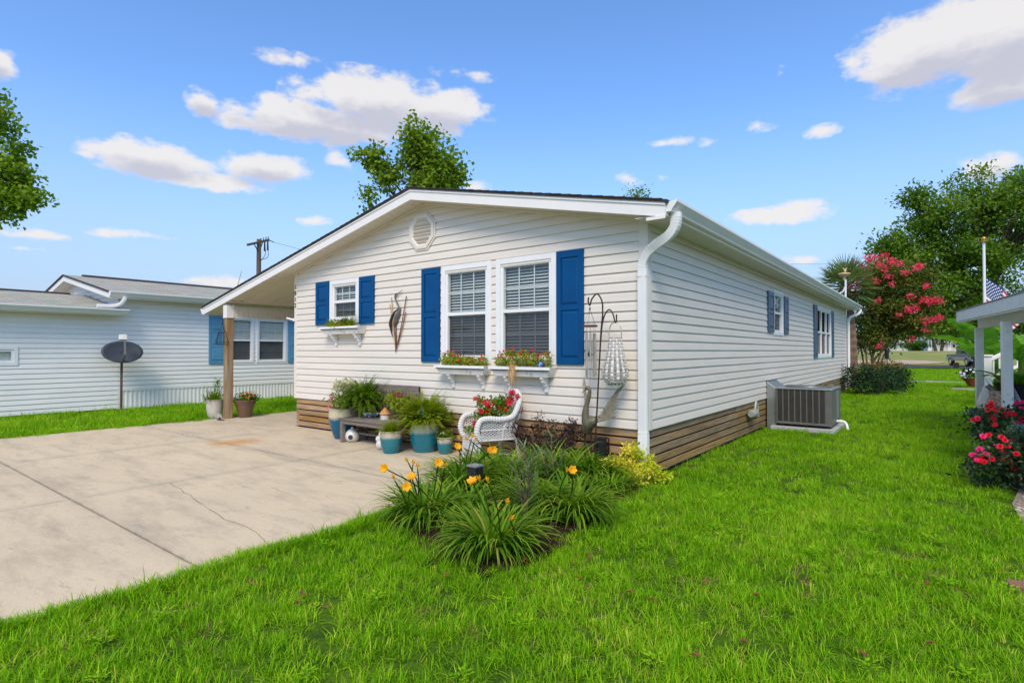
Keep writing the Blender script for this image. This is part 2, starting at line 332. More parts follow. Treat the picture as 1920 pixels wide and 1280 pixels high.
# ------------------------------------------------------------------ materials
M = {}
M['siding'] = surf('vinyl siding cream', (.75, .68, .585), (.71, .645, .55), rough=.5, scale=1.3, detail=5, stretch=(1, 1, 6), bump=.03, bscale=160, spec=.35, c3=(.63, .56, .475), c3at=(.55, .95), c3scale=1.6, objrand=.014)
M['siding_nb'] = surf('vinyl siding white', (.86, .84, .80), (.80, .78, .74), rough=.5, scale=.9, detail=6, stretch=(1, 1, 2.5), spec=.35, c3=(.74, .735, .70), c3at=(.56, .9), c3scale=2.)
M['trim'] = surf('white trim', (.82, .81, .79), (.77, .765, .75), rough=.42, scale=5, spec=.4, c3=(.62, .61, .58), c3at=(.62, .95), c3scale=3)
M['fascia'] = surf('fascia white', (.84, .80, .75), (.79, .755, .71), rough=.45, scale=3, spec=.4, c3=(.66, .63, .58), c3at=(.6, .95), c3scale=2.2)
M['soffit'] = surf('soffit cream', (.72, .655, .56), (.68, .615, .52), rough=.6, scale=3)
M['gutter'] = surf('gutter paint', (.82, .80, .765), (.76, .745, .715), rough=.4, scale=3, spec=.5, stretch=(1, .3, 1), c3=(.6, .61, .6), c3at=(.6, .95), c3scale=2)
M['blue'] = surf('blue shutter paint', (.001, .070, .21), (.001, .060, .185), rough=.5, scale=4, spec=.15, bump=.04, bscale=120)
M['blue_dark'] = surf('slate blue shutter paint', (.045, .10, .17), (.035, .08, .14), rough=.4, scale=4)
M['blue_nb'] = surf('faded blue shutter paint', (.10, .30, .45), (.085, .26, .40), rough=.5, scale=4)
M['glass'] = glassmat('window glass', (.85, .89, .88)); M['screen'] = glassmat('screened glass', (.42, .43, .44), .16)
M['blind'] = surf('blind slats', (.74, .76, .73), (.66, .68, .65), rough=.5, scale=8)
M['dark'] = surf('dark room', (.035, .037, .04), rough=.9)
M['shingle'] = surf('dark shingles', (.05, .043, .04), (.03, .027, .026), rough=.9, scale=30, bump=.5, bscale=90)
def planks(name, ax, c1, c2, c3):
    st = [14., 14., 14.]; st[ax] = .9
    return surf(name, c1, c2, rough=.75, scale=2.2, detail=8, stretch=tuple(st), bump=.25, bscale=6, objrand=.22, contrast=(.38, .64), c3=c3, c3at=(.5, .72), c3scale=.6)
M['plank_x'] = planks('skirting boards front', 0, (.46, .245, .08), (.25, .125, .038), (.43, .34, .22))
M['plank_y'] = planks('skirting boards side', 1, (.37, .23, .09), (.19, .115, .048), (.33, .27, .18))
M['post'] = surf('post timber', (.34, .205, .09), (.21, .12, .05), rough=.7, scale=2.5, detail=8, stretch=(12, 12, .8), bump=.25, bscale=5, c3=(.40, .34, .26), c3at=(.48, .7), c3scale=.8)
M['concrete'] = None
M['metal_grey'] = surf('grey painted steel', (.155, .15, .14), (.13, .125, .115), rough=.5, scale=5, metal=.2)
M['metal_dark'] = surf('dark iron', (.045, .035, .028), (.09, .05, .03), rough=.5, scale=30, metal=.6)
M['galv'] = surf('galvanised sheet', (.40, .43, .42), (.30, .34, .33), rough=.38, scale=2.5, detail=6, metal=.75)
M['pad'] = surf('plastic pad', (.42, .43, .42), rough=.8, scale=8)
M['white_wood'] = surf('weathered white paint', (.84, .82, .78), (.76, .74, .70), rough=.6, scale=8, c3=(.48, .45, .40), c3at=(.6, .75), c3scale=7)
M['bench'] = surf('weathered teak', (.235, .19, .16), (.15, .115, .095), rough=.8, scale=3, detail=8, stretch=(1.5, 14, 14), bump=.2, bscale=6)
M['wicker'] = surf('white wicker', (.74, .72, .68), (.55, .53, .49), rough=.55, scale=60, bump=.4, bscale=120)
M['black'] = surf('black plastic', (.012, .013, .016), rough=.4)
M['soil'] = surf('soil', (.035, .022, .014), (.02, .013, .009), rough=.95, scale=20, bump=.6)
M['copper'] = surf('bronze metal', (.20, .165, .095), (.10, .10, .07), rough=.5, scale=16, metal=.35, bump=.5, bscale=70)
M['feather'] = surf('beaten tan metal', (.40, .34, .25), (.27, .23, .17), rough=.5, scale=20, metal=.2, bump=.4, bscale=60)
M['steel'] = surf('pale metal', (.50, .46, .38), (.34, .31, .25), rough=.4, scale=14, metal=.35)
M['rust'] = surf('rusty reeds', (.26, .07, .025), (.15, .05, .025), rough=.6, scale=20, metal=.3)
M['ochre'] = surf('ochre reeds', (.46, .30, .10), rough=.6, scale=20)
M['grey_metal'] = surf('grey heron metal', (.20, .19, .175), (.12, .11, .10), rough=.45, scale=18, metal=.5)
M['wood_red'] = surf('chime wood', (.14, .04, .025), rough=.5, scale=12)
M['cream_pot'] = surf('cream stone pot', (.60, .54, .45), (.52, .46, .38), rough=.8, scale=9, bump=.15, bscale=30, c3=(.40, .34, .27), c3at=(.58, .85), c3scale=4)
M['brown_pot'] = surf('brown plastic pot', (.17, .10, .055), (.14, .08, .045), rough=.5, scale=5)
M['terracotta'] = surf('terracotta', (.34, .09, .03), (.26, .07, .03), rough=.5, scale=6)
def glaze(name, top, low, zt, blend=.03, run=.05, c3=None, rough=.2):
    """glazed pot: unglazed rim above, colour below, with runs between (object z)"""
    m, nt, p = newmat(name); L = nt.links.new; p.inputs['Roughness'].default_value = rough; p.inputs['Specular IOR Level'].default_value = .5
    t = nd(nt, 'ShaderNodeTexCoord'); s = nd(nt, 'ShaderNodeSeparateXYZ'); L(t.outputs['Object'], s.inputs[0])
    mpn = nd(nt, 'ShaderNodeMapping'); mpn.inputs['Scale'].default_value = (26, 26, 5); L(t.outputs['Object'], mpn.inputs[0])
    n = nd(nt, 'ShaderNodeTexNoise'); n.inputs['Scale'].default_value = 1; n.inputs['Detail'].default_value = 5; L(mpn.outputs[0], n.inputs['Vector'])
    a = nd(nt, 'ShaderNodeMath', operation='MULTIPLY_ADD'); a.inputs[1].default_value = run*2; a.inputs[2].default_value = -run; L(n.outputs['Fac'], a.inputs[0])
    b = nd(nt, 'ShaderNodeMath', operation='ADD'); L(s.outputs[2], b.inputs[0]); L(a.outputs[0], b.inputs[1])
    mr_ = nd(nt, 'ShaderNodeMapRange'); mr_.inputs[1].default_value = zt-blend; mr_.inputs[2].default_value = zt+blend; L(b.outputs[0], mr_.inputs[0])
    lo = nd(nt, 'ShaderNodeMix', data_type='RGBA'); lo.inputs[6].default_value = rgba(low); lo.inputs[7].default_value = rgba(c3 or tuple(x*.7 for x in low)); L(n.outputs['Fac'], lo.inputs[0])
    mx_ = nd(nt, 'ShaderNodeMix', data_type='RGBA'); mx_.inputs[7].default_value = rgba(top); L(lo.outputs[2], mx_.inputs[6]); L(mr_.outputs[0], mx_.inputs[0]); L(mx_.outputs[2], p.inputs['Base Color'])
    return m
def concrete():
    m, nt, p = newmat('driveway concrete'); L = nt.links.new; p.inputs['Roughness'].default_value = .85; p.inputs['Specular IOR Level'].default_value = .25
    g = nd(nt, 'ShaderNodeNewGeometry')
    def noise(sc, det, st=(1, 1, 1), ro=.6):
        mpn = nd(nt, 'ShaderNodeMapping'); mpn.inputs['Scale'].default_value = st; L(g.outputs['Position'], mpn.inputs[0])
        n = nd(nt, 'ShaderNodeTexNoise'); n.inputs['Scale'].default_value = sc; n.inputs['Detail'].default_value = det; n.inputs['Roughness'].default_value = ro; L(mpn.outputs[0], n.inputs['Vector']); return n.outputs['Fac']
    def rng_(x, a, b, c=0., d=1.):
        r_ = nd(nt, 'ShaderNodeMapRange'); r_.inputs[1].default_value = a; r_.inputs[2].default_value = b; r_.inputs[3].default_value = c; r_.inputs[4].default_value = d; L(x, r_.inputs[0]); return r_.outputs[0]
    def mix(f, a, b):
        x = nd(nt, 'ShaderNodeMix', data_type='RGBA')
        for i, v in ((6, a), (7, b)):
            if isinstance(v, tuple): x.inputs[i].default_value = rgba(v)
            else: L(v, x.inputs[i])
        L(f, x.inputs[0]); return x.outputs[2]
    c = mix(rng_(noise(.45, 6), .35, .65), (.60, .50, .355), (.54, .45, .322))
    c = mix(rng_(noise(1.1, 8, (1, 3.2, 1), .72), .47, .70, 0, .95), c, (.39, .325, .245))        # worn, dirty streaks along the drive
    c = mix(rng_(noise(2.6, 8, (1, 3., 1), .75), .57, .74, 0, .85), c, (.235, .225, .20))           # darker blotches
    c = mix(rng_(noise(14, 5), .55, .75, 0, .35), c, (.68, .58, .45))
    c = mix(rng_(noise(120, 3), .52, .78, 0, .6), c, (.27, .24, .2))
    # dirt along the joints
    sp = nd(nt, 'ShaderNodeSeparateXYZ'); L(g.outputs['Position'], sp.inputs[0]); dmin = None
    for ax, cs_ in ((0, (-6.86, -4.07)), (1, (-7.2, -4.28, -1.79))):
        for c0 in cs_:
            a_ = nd(nt, 'ShaderNodeMath', operation='SUBTRACT'); a_.inputs[1].default_value = c0; L(sp.outputs[ax], a_.inputs[0]); b_ = nd(nt, 'ShaderNodeMath', operation='ABSOLUTE'); L(a_.outputs[0], b_.inputs[0])
            if dmin is None: dmin = b_.outputs[0]
            else: m_ = nd(nt, 'ShaderNodeMath', operation='MINIMUM'); L(dmin, m_.inputs[0]); L(b_.outputs[0], m_.inputs[1]); dmin = m_.outputs[0]
    jn = nd(nt, 'ShaderNodeMath', operation='MULTIPLY_ADD'); jn.inputs[1].default_value = .11; L(noise(4, 5), jn.inputs[0]); L(dmin, jn.inputs[2])
    c = mix(rng_(jn.outputs[0], .046, .082, .62, 0), c, (.19, .17, .14))
    c = mix(rng_(jn.outputs[0], .03, .24, .26, 0), c, (.30, .27, .22))
    # rust stain near the carport post
    ps = nd(nt, 'ShaderNodeVectorMath', operation='DISTANCE'); st_ = gr(440, 829); ps.inputs[1].default_value = tuple(st_)
    mps = nd(nt, 'ShaderNodeMapping'); mps.inputs['Scale'].default_value = (1, 1, 1); L(g.outputs['Position'], ps.inputs[0])
    ad = nd(nt, 'ShaderNodeMath', operation='MULTIPLY_ADD'); ad.inputs[1].default_value = 1.1; ad.inputs[2].default_value = -.55; L(noise(3.5, 5), ad.inputs[0])
    sm = nd(nt, 'ShaderNodeMath', operation='ADD'); L(ps.outputs['Value'], sm.inputs[0]); L(ad.outputs[0], sm.inputs[1])
    c = mix(rng_(sm.outputs[0], .12, .5, .75, 0), c, (.48, .24, .08))
    L(c, p.inputs['Base Color'])
    b = nd(nt, 'ShaderNodeBump'); b.inputs['Strength'].default_value = .25; b.inputs['Distance'].default_value = .006; L(noise(90, 6), b.inputs['Height']); L(b.outputs[0], p.inputs['Normal'])
    return m
M['concrete'] = concrete()
def ground(name, cols, scales, bump=.6):
    m, nt, p = newmat(name); L = nt.links.new; p.inputs['Roughness'].default_value = .95; p.inputs['Specular IOR Level'].default_value = .1
    g = nd(nt, 'ShaderNodeNewGeometry'); out = None
    for i, (c, sc) in enumerate(zip(cols, scales)):
        if i == 0: out = c; continue
        n = nd(nt, 'ShaderNodeTexNoise'); n.inputs['Scale'].default_value = sc; n.inputs['Detail'].default_value = 6; n.inputs['Roughness'].default_value = .65; L(g.outputs['Position'], n.inputs['Vector'])
        r_ = nd(nt, 'ShaderNodeMapRange'); r_.inputs[1].default_value = .42; r_.inputs[2].default_value = .62; L(n.outputs['Fac'], r_.inputs[0])
        x = nd(nt, 'ShaderNodeMix', data_type='RGBA'); x.inputs[7].default_value = rgba(c); L(r_.outputs[0], x.inputs[0])
        if isinstance(out, tuple): x.inputs[6].default_value = rgba(out)
        else: L(out, x.inputs[6])
        out = x.outputs[2]
    L(out, p.inputs['Base Color'])
    n = nd(nt, 'ShaderNodeTexNoise'); n.inputs['Scale'].default_value = 40; n.inputs['Detail'].default_value = 6; L(g.outputs['Position'], n.inputs['Vector'])
    b = nd(nt, 'ShaderNodeBump'); b.inputs['Strength'].default_value = bump; b.inputs['Distance'].default_value = .03; L(n.outputs['Fac'], b.inputs['Height']); L(b.outputs[0], p.inputs['Normal'])
    return m
M['lawn'] = ground('lawn ground', [(.06, .13, .008), (.09, .16, .01), (.03, .07, .006)], [0, .5, 5])
M['field'] = ground('dry field grass', [(.22, .25, .075), (.30, .29, .11), (.17, .21, .05)], [0, .06, .4], .2)
M['mulch'] = ground('mulch', [(.05, .03, .018), (.08, .045, .025), (.025, .016, .01)], [0, 6, 30], 1.)
M['sand'] = ground('sand', [(.46, .36, .27), (.40, .31, .22)], [0, 1.], .3)
M['asphalt'] = ground('asphalt', [(.17, .165, .16), (.13, .13, .13)], [0, 3.], .3)
M['gravel'] = ground('gravel', [(.30, .25, .19), (.20, .15, .11), (.40, .34, .27)], [0, 14, 45], 1.)
# foliage materials
G_ = leafmat
M['grass'] = G_('grass blades', [(.040, .135, .003), (.165, .395, .004), (.32, .57, .011), (.56, .52, .09)], .38, .6, patch=.55, spec=.12)
M['oak'] = G_('oak leaves', [(.04, .10, .010), (.105, .21, .016), (.23, .34, .035)], .36, spec=.12)
M['tallow'] = G_('broad green leaves', [(.065, .145, .010), (.17, .28, .018), (.34, .41, .05)], .38, spec=.12)
M['gum'] = G_('star leaves', [(.07, .16, .012), (.165, .29, .018), (.32, .41, .05)], .4, spec=.12)
M['crape'] = G_('crape leaves', [(.03, .06, .012), (.07, .125, .014), (.16, .19, .025), (.28, .17, .04)], .25, spec=.15)
M['pink'] = G_('crape blossom', [(.52, .012, .045), (.80, .045, .10), (.88, .17, .24)], .3, .6)
M['red'] = G_('red blossom', [(.30, .003, .008), (.52, .005, .016), (.70, .02, .05)], .2, .5)
M['rosebl'] = G_('rose blossom', [(.62, .006, .02), (.78, .012, .035), (.80, .03, .22)], .2, .5)
M['magenta'] = G_('magenta blossom', [(.40, .01, .11), (.58, .02, .20)], .2, .5)
M['orange'] = G_('lily blossom', [(.78, .30, .010), (.86, .47, .018), (.88, .58, .04)], .3, .5)
M['rosebush'] = G_('rose leaves', [(.010, .028, .012), (.022, .058, .020), (.05, .10, .03), (.17, .15, .04)], .15)
M['dkshrub'] = G_('dark shrub leaves', [(.008, .028, .010), (.018, .055, .014), (.045, .10, .02)], .18)
M['brown_leaf'] = G_('plum leaves', [(.035, .018, .016), (.075, .040, .030), (.12, .085, .05)], .2)
M['yellow_leaf'] = G_('golden leaves', [(.12, .24, .010), (.46, .54, .02), (.80, .74, .05), (.84, .62, .2)], .3, spec=.15)
M['lily'] = G_('lily leaves', [(.045, .115, .006), (.10, .225, .010), (.21, .35, .02), (.36, .36, .06)], .33, .55, spec=.15)
M['fern'] = G_('fern fronds', [(.09, .16, .008), (.21, .29, .014), (.36, .38, .03)], .35, spec=.15)
M['fern_dk'] = G_('green fern', [(.05, .125, .008), (.125, .23, .012), (.24, .33, .025)], .33, spec=.15)
M['palm'] = G_('palm fronds', [(.06, .12, .03), (.14, .22, .06), (.26, .31, .11)], .3, .5, spec=.2)
M['banana'] = G_('banana leaves', [(.035, .13, .012), (.085, .26, .02), (.20, .42, .04)], .42, .5, spec=.2)
M['varieg'] = G_('variegated leaves', [(.16, .20, .06), (.48, .48, .26), (.72, .68, .50)], .25)
M['coral'] = G_('coral blossom', [(.62, .03, .03), (.78, .16, .10), (.80, .40, .30)], .2)
M['whitebl'] = G_('white blossom', [(.75, .74, .70), (.85, .84, .82)], .2)
M['straw'] = G_('dry leaves', [(.22, .12, .05), (.36, .23, .10)], .2)
M['deadleaf'] = G_('fallen leaf', [(.16, .045, .02), (.26, .09, .04)], .1)
M['bark'] = surf('bark', (.12, .085, .06), (.065, .045, .033), rough=.9, scale=6, detail=7, stretch=(4, 4, .8), bump=.6)
M['bark_smooth'] = surf('smooth tan bark', (.24, .14, .08), (.13, .075, .05), rough=.7, scale=3, detail=6, stretch=(3, 3, .6), bump=.2)
M['pole_wood'] = surf('pole wood', (.17, .115, .075), (.11, .075, .05), rough=.85, scale=3, detail=6, stretch=(8, 8, .5))
# ------------------------------------------------------------------ ground
GZ = -.03
def sheet(name, pts, z, m, parent=None, kind='structure', t=.0):
    mb = MB(); mb.add([(p[0], p[1], p[2] if len(p) > 2 else z) for p in pts], [tuple(range(len(pts)))]); return mb.build(name, m, parent, kind=kind)
sheet('lawn', [(-900, -300), (900, -300), (900, 1500), (-900, 1500)], GZ, M['lawn'])
# far field rising gently, road, sandy patch
nx, ny = 20, 24; mb = MB(); vs = []; X0, X1, Y0, Y1 = -160, 160, 63, 420
for j in range(ny+1):
    for i in range(nx+1):
        y = Y0 + (Y1-Y0)*(j/ny)**1.7; t = min(1, max(0, (y-66)/(128-66))); t = t*t*(3-2*t); vs.append((X0+(X1-X0)*i/nx, y, GZ+.02+1.42*t))
mb.add(vs, [(j*(nx+1)+i, j*(nx+1)+i+1, (j+1)*(nx+1)+i+1, (j+1)*(nx+1)+i) for j in range(ny) for i in range(nx)]); mb.build('field', M['field'], kind='structure', smooth='all')
def fieldz(y): t = min(1, max(0, (y-66)/62.)); return GZ+.02+1.42*t*t*(3-2*t)
sheet('road', [(-80, 50), (80, 56), (80, 64), (-80, 58)], GZ+.030, M['asphalt'])
c_ = gr(1668, 681.5); sheet('sand_patch', [(c_[0]+4.5*math.cos(a)*(1+.2*math.sin(3*a)), c_[1]+3+9*math.sin(a), fieldz(c_[1]+3+9*math.sin(a))+.05) for a in np.linspace(0, 6.283, 28)[:-1]], 0, M['sand'])
mb = MB(); mb.box(-3, 3.75, 26.6, 26.72, GZ, .035); mb.build('garden_edging', M['pad'], kind='structure')
bed = [gr(x, y) for x, y in ((725, 985), (790, 1022), (905, 1075), (1010, 1045), (1110, 985), (1180, 915), (1262, 885))]
sheet('flower_bed', [(p[0], p[1]) for p in bed] + [(.18, -.0), (-1.5, -.0), (-1.5, -.6), (-1.22, -.9)], GZ+.012, M['mulch'])
gv = [(3.25, -2.2), (3.03, -1.3), (3.16, -.5), (3.20, .3), (3.18, 1.2), (3.3, 2.), (3.6, 5), (4.2, 9), (3.5, 13), (6.5, 14), (7, -2.2)]
sheet('gravel_path', gv, GZ+.012, M['gravel'])
# ------------------------------------------------------------------ driveway: poured panels with open joints
drive = MB(); drive.box(-9.56, -1.24, -12, -.012, -.16, -.075); drive.box(-9.56, -7.24, .0, 17, -.16, -.075)
drive = drive.build('driveway', M['soil'], kind='structure')
XS = [-9.62, -6.86, -4.07, -1.24]; YS = [-11.5, -7.2, -4.28, -1.79, -.012]
for i in range(3):
    for j in range(4):
        g = .009; mb = MB(); k = (j-2)*.03
        mb.box(XS[i]+g, XS[i+1]-g, YS[j]+g, YS[j+1]-g, -.09, .0+.0015*((i*7+j*3) % 3)); mb.build('slab_panel', M['concrete'], drive, bevel=.004)
for y0, y1 in ((.0, 3.4), (3.4, 7.2), (7.2, 12), (12, 17)):
    mb = MB(); mb.box(-9.62, -7.24, y0+.006, y1-.006, -.09, .001); mb.build('slab_panel', M['concrete'], drive, bevel=.004)
# the hairline crack that wanders off the joint
pts = [gr(*p) for p in ((318, 905), (325, 912), (338, 916), (345, 924), (358, 928), (362, 935), (378, 945), (392, 955), (408, 964), (420, 974), (440, 980), (462, 988), (480, 998), (498, 1016))]
mb = MB()
for a, b in zip(pts[:-1], pts[1:]):
    d = unit(b-a); n = np.cross(d, (0, 0, 1)); w = .0012+.0026*rng.random(); mb.add([(*(a+n*w)[:2], .0055), (*(b+n*w)[:2], .0055), (*(b-n*w)[:2], .0055), (*(a-n*w)[:2], .0055)], [(0, 1, 2, 3)])
mb.build('crack', surf('crack dirt', (.20, .17, .13), rough=.95), drive)
# ------------------------------------------------------------------ wall helpers
def gmap(u, w, z): return (u, -w, z)            # front gable, outward -Y
def smap(u, w, z): return (w, u, z)             # side wall, outward +X
def nmap(u, w, z): return (NX+w, u, z)          # neighbour's wall
NX = -13.5
def mbox(mb, mp_, u0, u1, w0, w1, z0, z1):
    a = mp_(u0, w0, z0); b = mp_(u1, w1, z1); return mb.box(min(a[0], b[0]), max(a[0], b[0]), min(a[1], b[1]), max(a[1], b[1]), min(a[2], b[2]), max(a[2], b[2]))
def siding(parent, mp_, u0, u1, z0, n, h, m, openings=(), clip=None, zmax=None):
    for k in range(n):
        zb = z0+k*h; jit = .0012*(rng.random()-.5)
        prof = [(.002, h+.010), (.005, h-.002), (.015+jit, .66*h), (.0225+jit, .006), (.0215+jit, 0), (.003, 0)]
        if zmax: prof = [(w, min(z, zmax-zb)) for w, z in prof]
        segs = [(u0, u1)]
        for (a, b, c, d) in openings:
            if min(d, zb+h)-max(c, zb) > .5*h:
                segs = [q for s0, s1 in segs for q in ((s0, min(s1, a)), (max(s0, b), s1)) if q[1]-q[0] > .02]
        sp_ = []
        for s0, s1 in segs:
            x = s0
            while s1-x > 4.4:
                e = x+2.2+1.46*rng.random() if x == s0 else x+3.6
                if s1-e < .6: break
                sp_.append((x, e, 0)); x = e-.018
            sp_.append((x, s1, .0016 if x > s0 else 0))
        for s0, s1, lift in sp_:
            mb = MB(); cuts = np.linspace(s0, s1, max(2, int((s1-s0)/1.2)+2)); wob = (rng.random(len(cuts))-.5)*.0022
            rows = []; ok = True
            for ci, c in enumerate(cuts):
                row = []
                for w, z in prof:
                    cc_ = c
                    if clip:
                        lo, hi = clip(zb+z)
                        if hi-lo < .05: lo = hi = (lo+hi)/2
                        cc_ = min(max(c, lo), hi)
                    row.append(mp_(cc_, w+lift+(.0012 if ci == len(cuts)-1 else 0), zb+z+wob[ci]))
                rows.append(row)
            P = len(prof); vs = [p for r_ in rows for p in r_]; fs = []
            for i in range(len(rows)-1):
                for j in range(P): fs.append((i*P+j, i*P+(j+1) % P, (i+1)*P+(j+1) % P, (i+1)*P+j))
            fs += [tuple(range(P)), tuple((len(rows)-1)*P+j for j in range(P))]
            mb.add(vs, fs); mb.build('siding_course', m, parent)
def window(parent, mp_, u0, u1, z0, z1, tw=.075, cols=3, rows=2, frame=.045, rail=None, lower_grille=True, screen=True, blind=True, mull=(), m_blind=None, fd=-.05):
    """trim outside, sashes, panes, grille bars, blind and the dark room behind"""
    mb = MB(); o = .034
    mbox(mb, mp_, u0, u0+tw, .0, o, z0, z1); mbox(mb, mp_, u1-tw, u1, .0, o, z0, z1)
    mbox(mb, mp_, u0+tw, u1-tw, .0, o-.002, z1-tw, z1); mbox(mb, mp_, u0+tw, u1-tw, .0, o-.002, z0, z0+tw)
    W = mb.build('window', M['trim'], parent, bevel=.004)
    a0, a1, c0, c1 = u0+tw, u1-tw, z0+tw, z1-tw; rail = rail or (c0+c1)/2; f = frame
    mb = MB()
    for (q0, q1) in ([(a0, a1)] if not mull else [(a0, mull[0]-.001)] + [(mull[i], mull[i+1]-.001) for i in range(len(mull)-1)] + [(mull[-1], a1)]):
        mbox(mb, mp_, q0, q0+f, fd, .016, c0, c1); mbox(mb, mp_, q1-f, q1, fd, .016, c0, c1)
    mbox(mb, mp_, a0+f, a1-f, fd, .0155, c1-f, c1); mbox(mb, mp_, a0+f, a1-f, fd, .0155, c0, c0+f); mbox(mb, mp_, a0+f, a1-f, -.045, .0145, rail-.024, rail+.024)
    mb.build('sash', M['trim'], W, bevel=.003)
    mb = MB(); mb.add([mp_(a0+.01, -.010, rail), mp_(a1-.01, -.010, rail), mp_(a1-.01, -.010, c1-.01), mp_(a0+.01, -.010, c1-.01)], [(0, 1, 2, 3)]); mb.build('pane', M['glass'], W)
    mb = MB(); mb.add([mp_(a0+.01, -.028, c0+.01), mp_(a1-.01, -.028, c0+.01), mp_(a1-.01, -.028, rail), mp_(a0+.01, -.028, rail)], [(0, 1, 2, 3)]); mb.build('pane', M['screen' if screen else 'glass'], W)
    if cols > 1 or rows > 1:
        for (b0, b1, ww) in [(rail+.024, c1-f, -.0165)] + ([(c0+f, rail-.024, -.034)] if lower_grille else []):
            mb = MB()
            for i in range(1, cols): u = a0+f+(a1-a0-2*f)*i/cols; mbox(mb, mp_, u-.008, u+.008, ww-.003, ww+.003, b0, b1)
            for j in range(1, rows): z = b0+(b1-b0)*j/rows; mbox(mb, mp_, a0+f, a1-f, ww-.0025, ww+.0025, z-.008, z+.008)
            mb.build('grille', M['trim'], W)
    if blind:
        mb = MB(); z = c0+.03
        while z < c1-.03:
            a = mp_(a0+.03, -.085, z); b = mp_(a1-.03, -.085, z); up = np.array(mp_(0, .62, .78))-np.array(mp_(0, 0, 0)); mb.bar(a, b, .044, .0025, up=np.cross(unit(np.array(b)-a), up)*0+up); z += .042
        mb.build('blind', m_blind or M['blind'], W)
    mb = MB(); D = -.45
    mbox(mb, mp_, a0-.03, a1+.03, D, D+.01, c0-.03, c1+.03); mbox(mb, mp_, a0-.03, a0-.02, D, -.052, c0-.03, c1+.03); mbox(mb, mp_, a1+.02, a1+.03, D, -.052, c0-.03, c1+.03)
    mbox(mb, mp_, a0-.02, a1+.02, D+.01, -.052, c0-.03, c0-.02); mbox(mb, mp_, a0-.02, a1+.02, D+.01, -.052, c1+.02, c1+.03)
    mb.build('window_recess', M['dark'], W)
    return W
def shutter(parent, mp_, u0, u1, z0, z1, m, splits=(.5,)):
    mb = MB(); mbox(mb, mp_, u0, u1, .016, .034, z0, z1); st = min(.07, (u1-u0)*.17); rl = .085
    mbox(mb, mp_, u0, u0+st, .034, .050, z0, z1); mbox(mb, mp_, u1-st, u1, .034, .050, z0, z1)
    zs = [z0] + [z0+(z1-z0)*s for s in splits] + [z1]
    for i, z in enumerate(zs):
        a, b = (z, z+rl) if i == 0 else ((z-rl, z) if i == len(zs)-1 else (z-rl*.4, z+rl*.4)); mbox(mb, mp_, u0+st, u1-st, .034, .049, a, b)
    sh = mb.build('shutter', m, parent, bevel=.003)
    for i in range(len(zs)-1):
        a = zs[i]+(rl if i == 0 else rl*.4)+.008; b = zs[i+1]-(rl if i == len(zs)-2 else rl*.4)-.008; c, d = u0+st+.006, u1-st-.006; q = .028
        V = [mp_(x, w, z) for (x0, x1, z0_, z1_, w) in ((c, d, a, b, .034), (c, d, a, b, .036), (c+q, d-q, a+q, b-q, .048)) for x, z in ((x0, z0_), (x1, z0_), (x1, z1_), (x0, z1_))]
        mb = MB(); mb.add(V, [(0, 1, 2, 3), (8, 9, 10, 11)] + [(4*l+i2, 4*l+(i2+1) % 4, 4*l+4+(i2+1) % 4, 4*l+4+i2) for l in range(2) for i2 in range(4)]); mb.build('panel', m, sh)
    return sh
def kgutter(name, parent, X, sgn, y0, y1, z1, m, w=.12, h=.125):
    """K-style gutter running along Y; X the fascia face, sgn the outward side"""
    pr = [(0, z1), (0, z1-h), (.055, z1-h), (.062, z1-h+.02), (.10, z1-.055), (w, z1-.03), (w, z1), (w-.014, z1), (w-.014, z1-.018), (.012, z1-.02), (.012, z1)]
    mb = MB(); n = len(pr); ys = np.linspace(y0, y1, 6); vs = [(X+sgn*a, y, z) for y in ys for a, z in pr]
    fs = [(i*n+j, i*n+(j+1) % n, (i+1)*n+(j+1) % n, (i+1)*n+j) for i in range(5) for j in range(n)] + [tuple(range(n)), tuple(5*n+j for j in range(n))]
    mb.add(vs, fs); return mb.build(name, m, parent)
def rect_sweep(mb, pts, w, d, side):
    """rectangular pipe along pts; side = fixed width direction hint"""
    pts = [np.array(p, float) for p in pts]; vs = []; n = len(pts)
    for i, p in enumerate(pts):
        t = unit(pts[min(i+1, n-1)]-pts[max(i-1, 0)]); s = unit(np.array(side)-t*np.dot(side, t)); u = np.cross(t, s)
        for a, b in ((-1, -.7), (-.85, -1), (.85, -1), (1, -.7), (1, .7), (.85, 1), (-.85, 1), (-1, .7)): vs.append(p+s*a*w/2+u*b*d/2)
    fs = [(i*8+k, i*8+(k+1) % 8, (i+1)*8+(k+1) % 8, (i+1)*8+k) for i in range(n-1) for k in range(8)] + [tuple(range(8)), tuple((n-1)*8+k for k in range(8))]
    mb.add(vs, fs)
def curve(pts, n=8):
    """smooth path through points (Catmull-Rom)"""
    P = [np.array(p, float) for p in pts]; P = [2*P[0]-P[1]] + P + [2*P[-1]-P[-2]]; out = []
    for i in range(1, len(P)-2):
        for k in range(n):
            t = k/n; a, b, c, d = P[i-1:i+3]; out.append(.5*((2*b)+(c-a)*t+(2*a-5*b+4*c-d)*t*t+(3*b-a-3*c+d)*t**3))
    return out + [P[-2]]
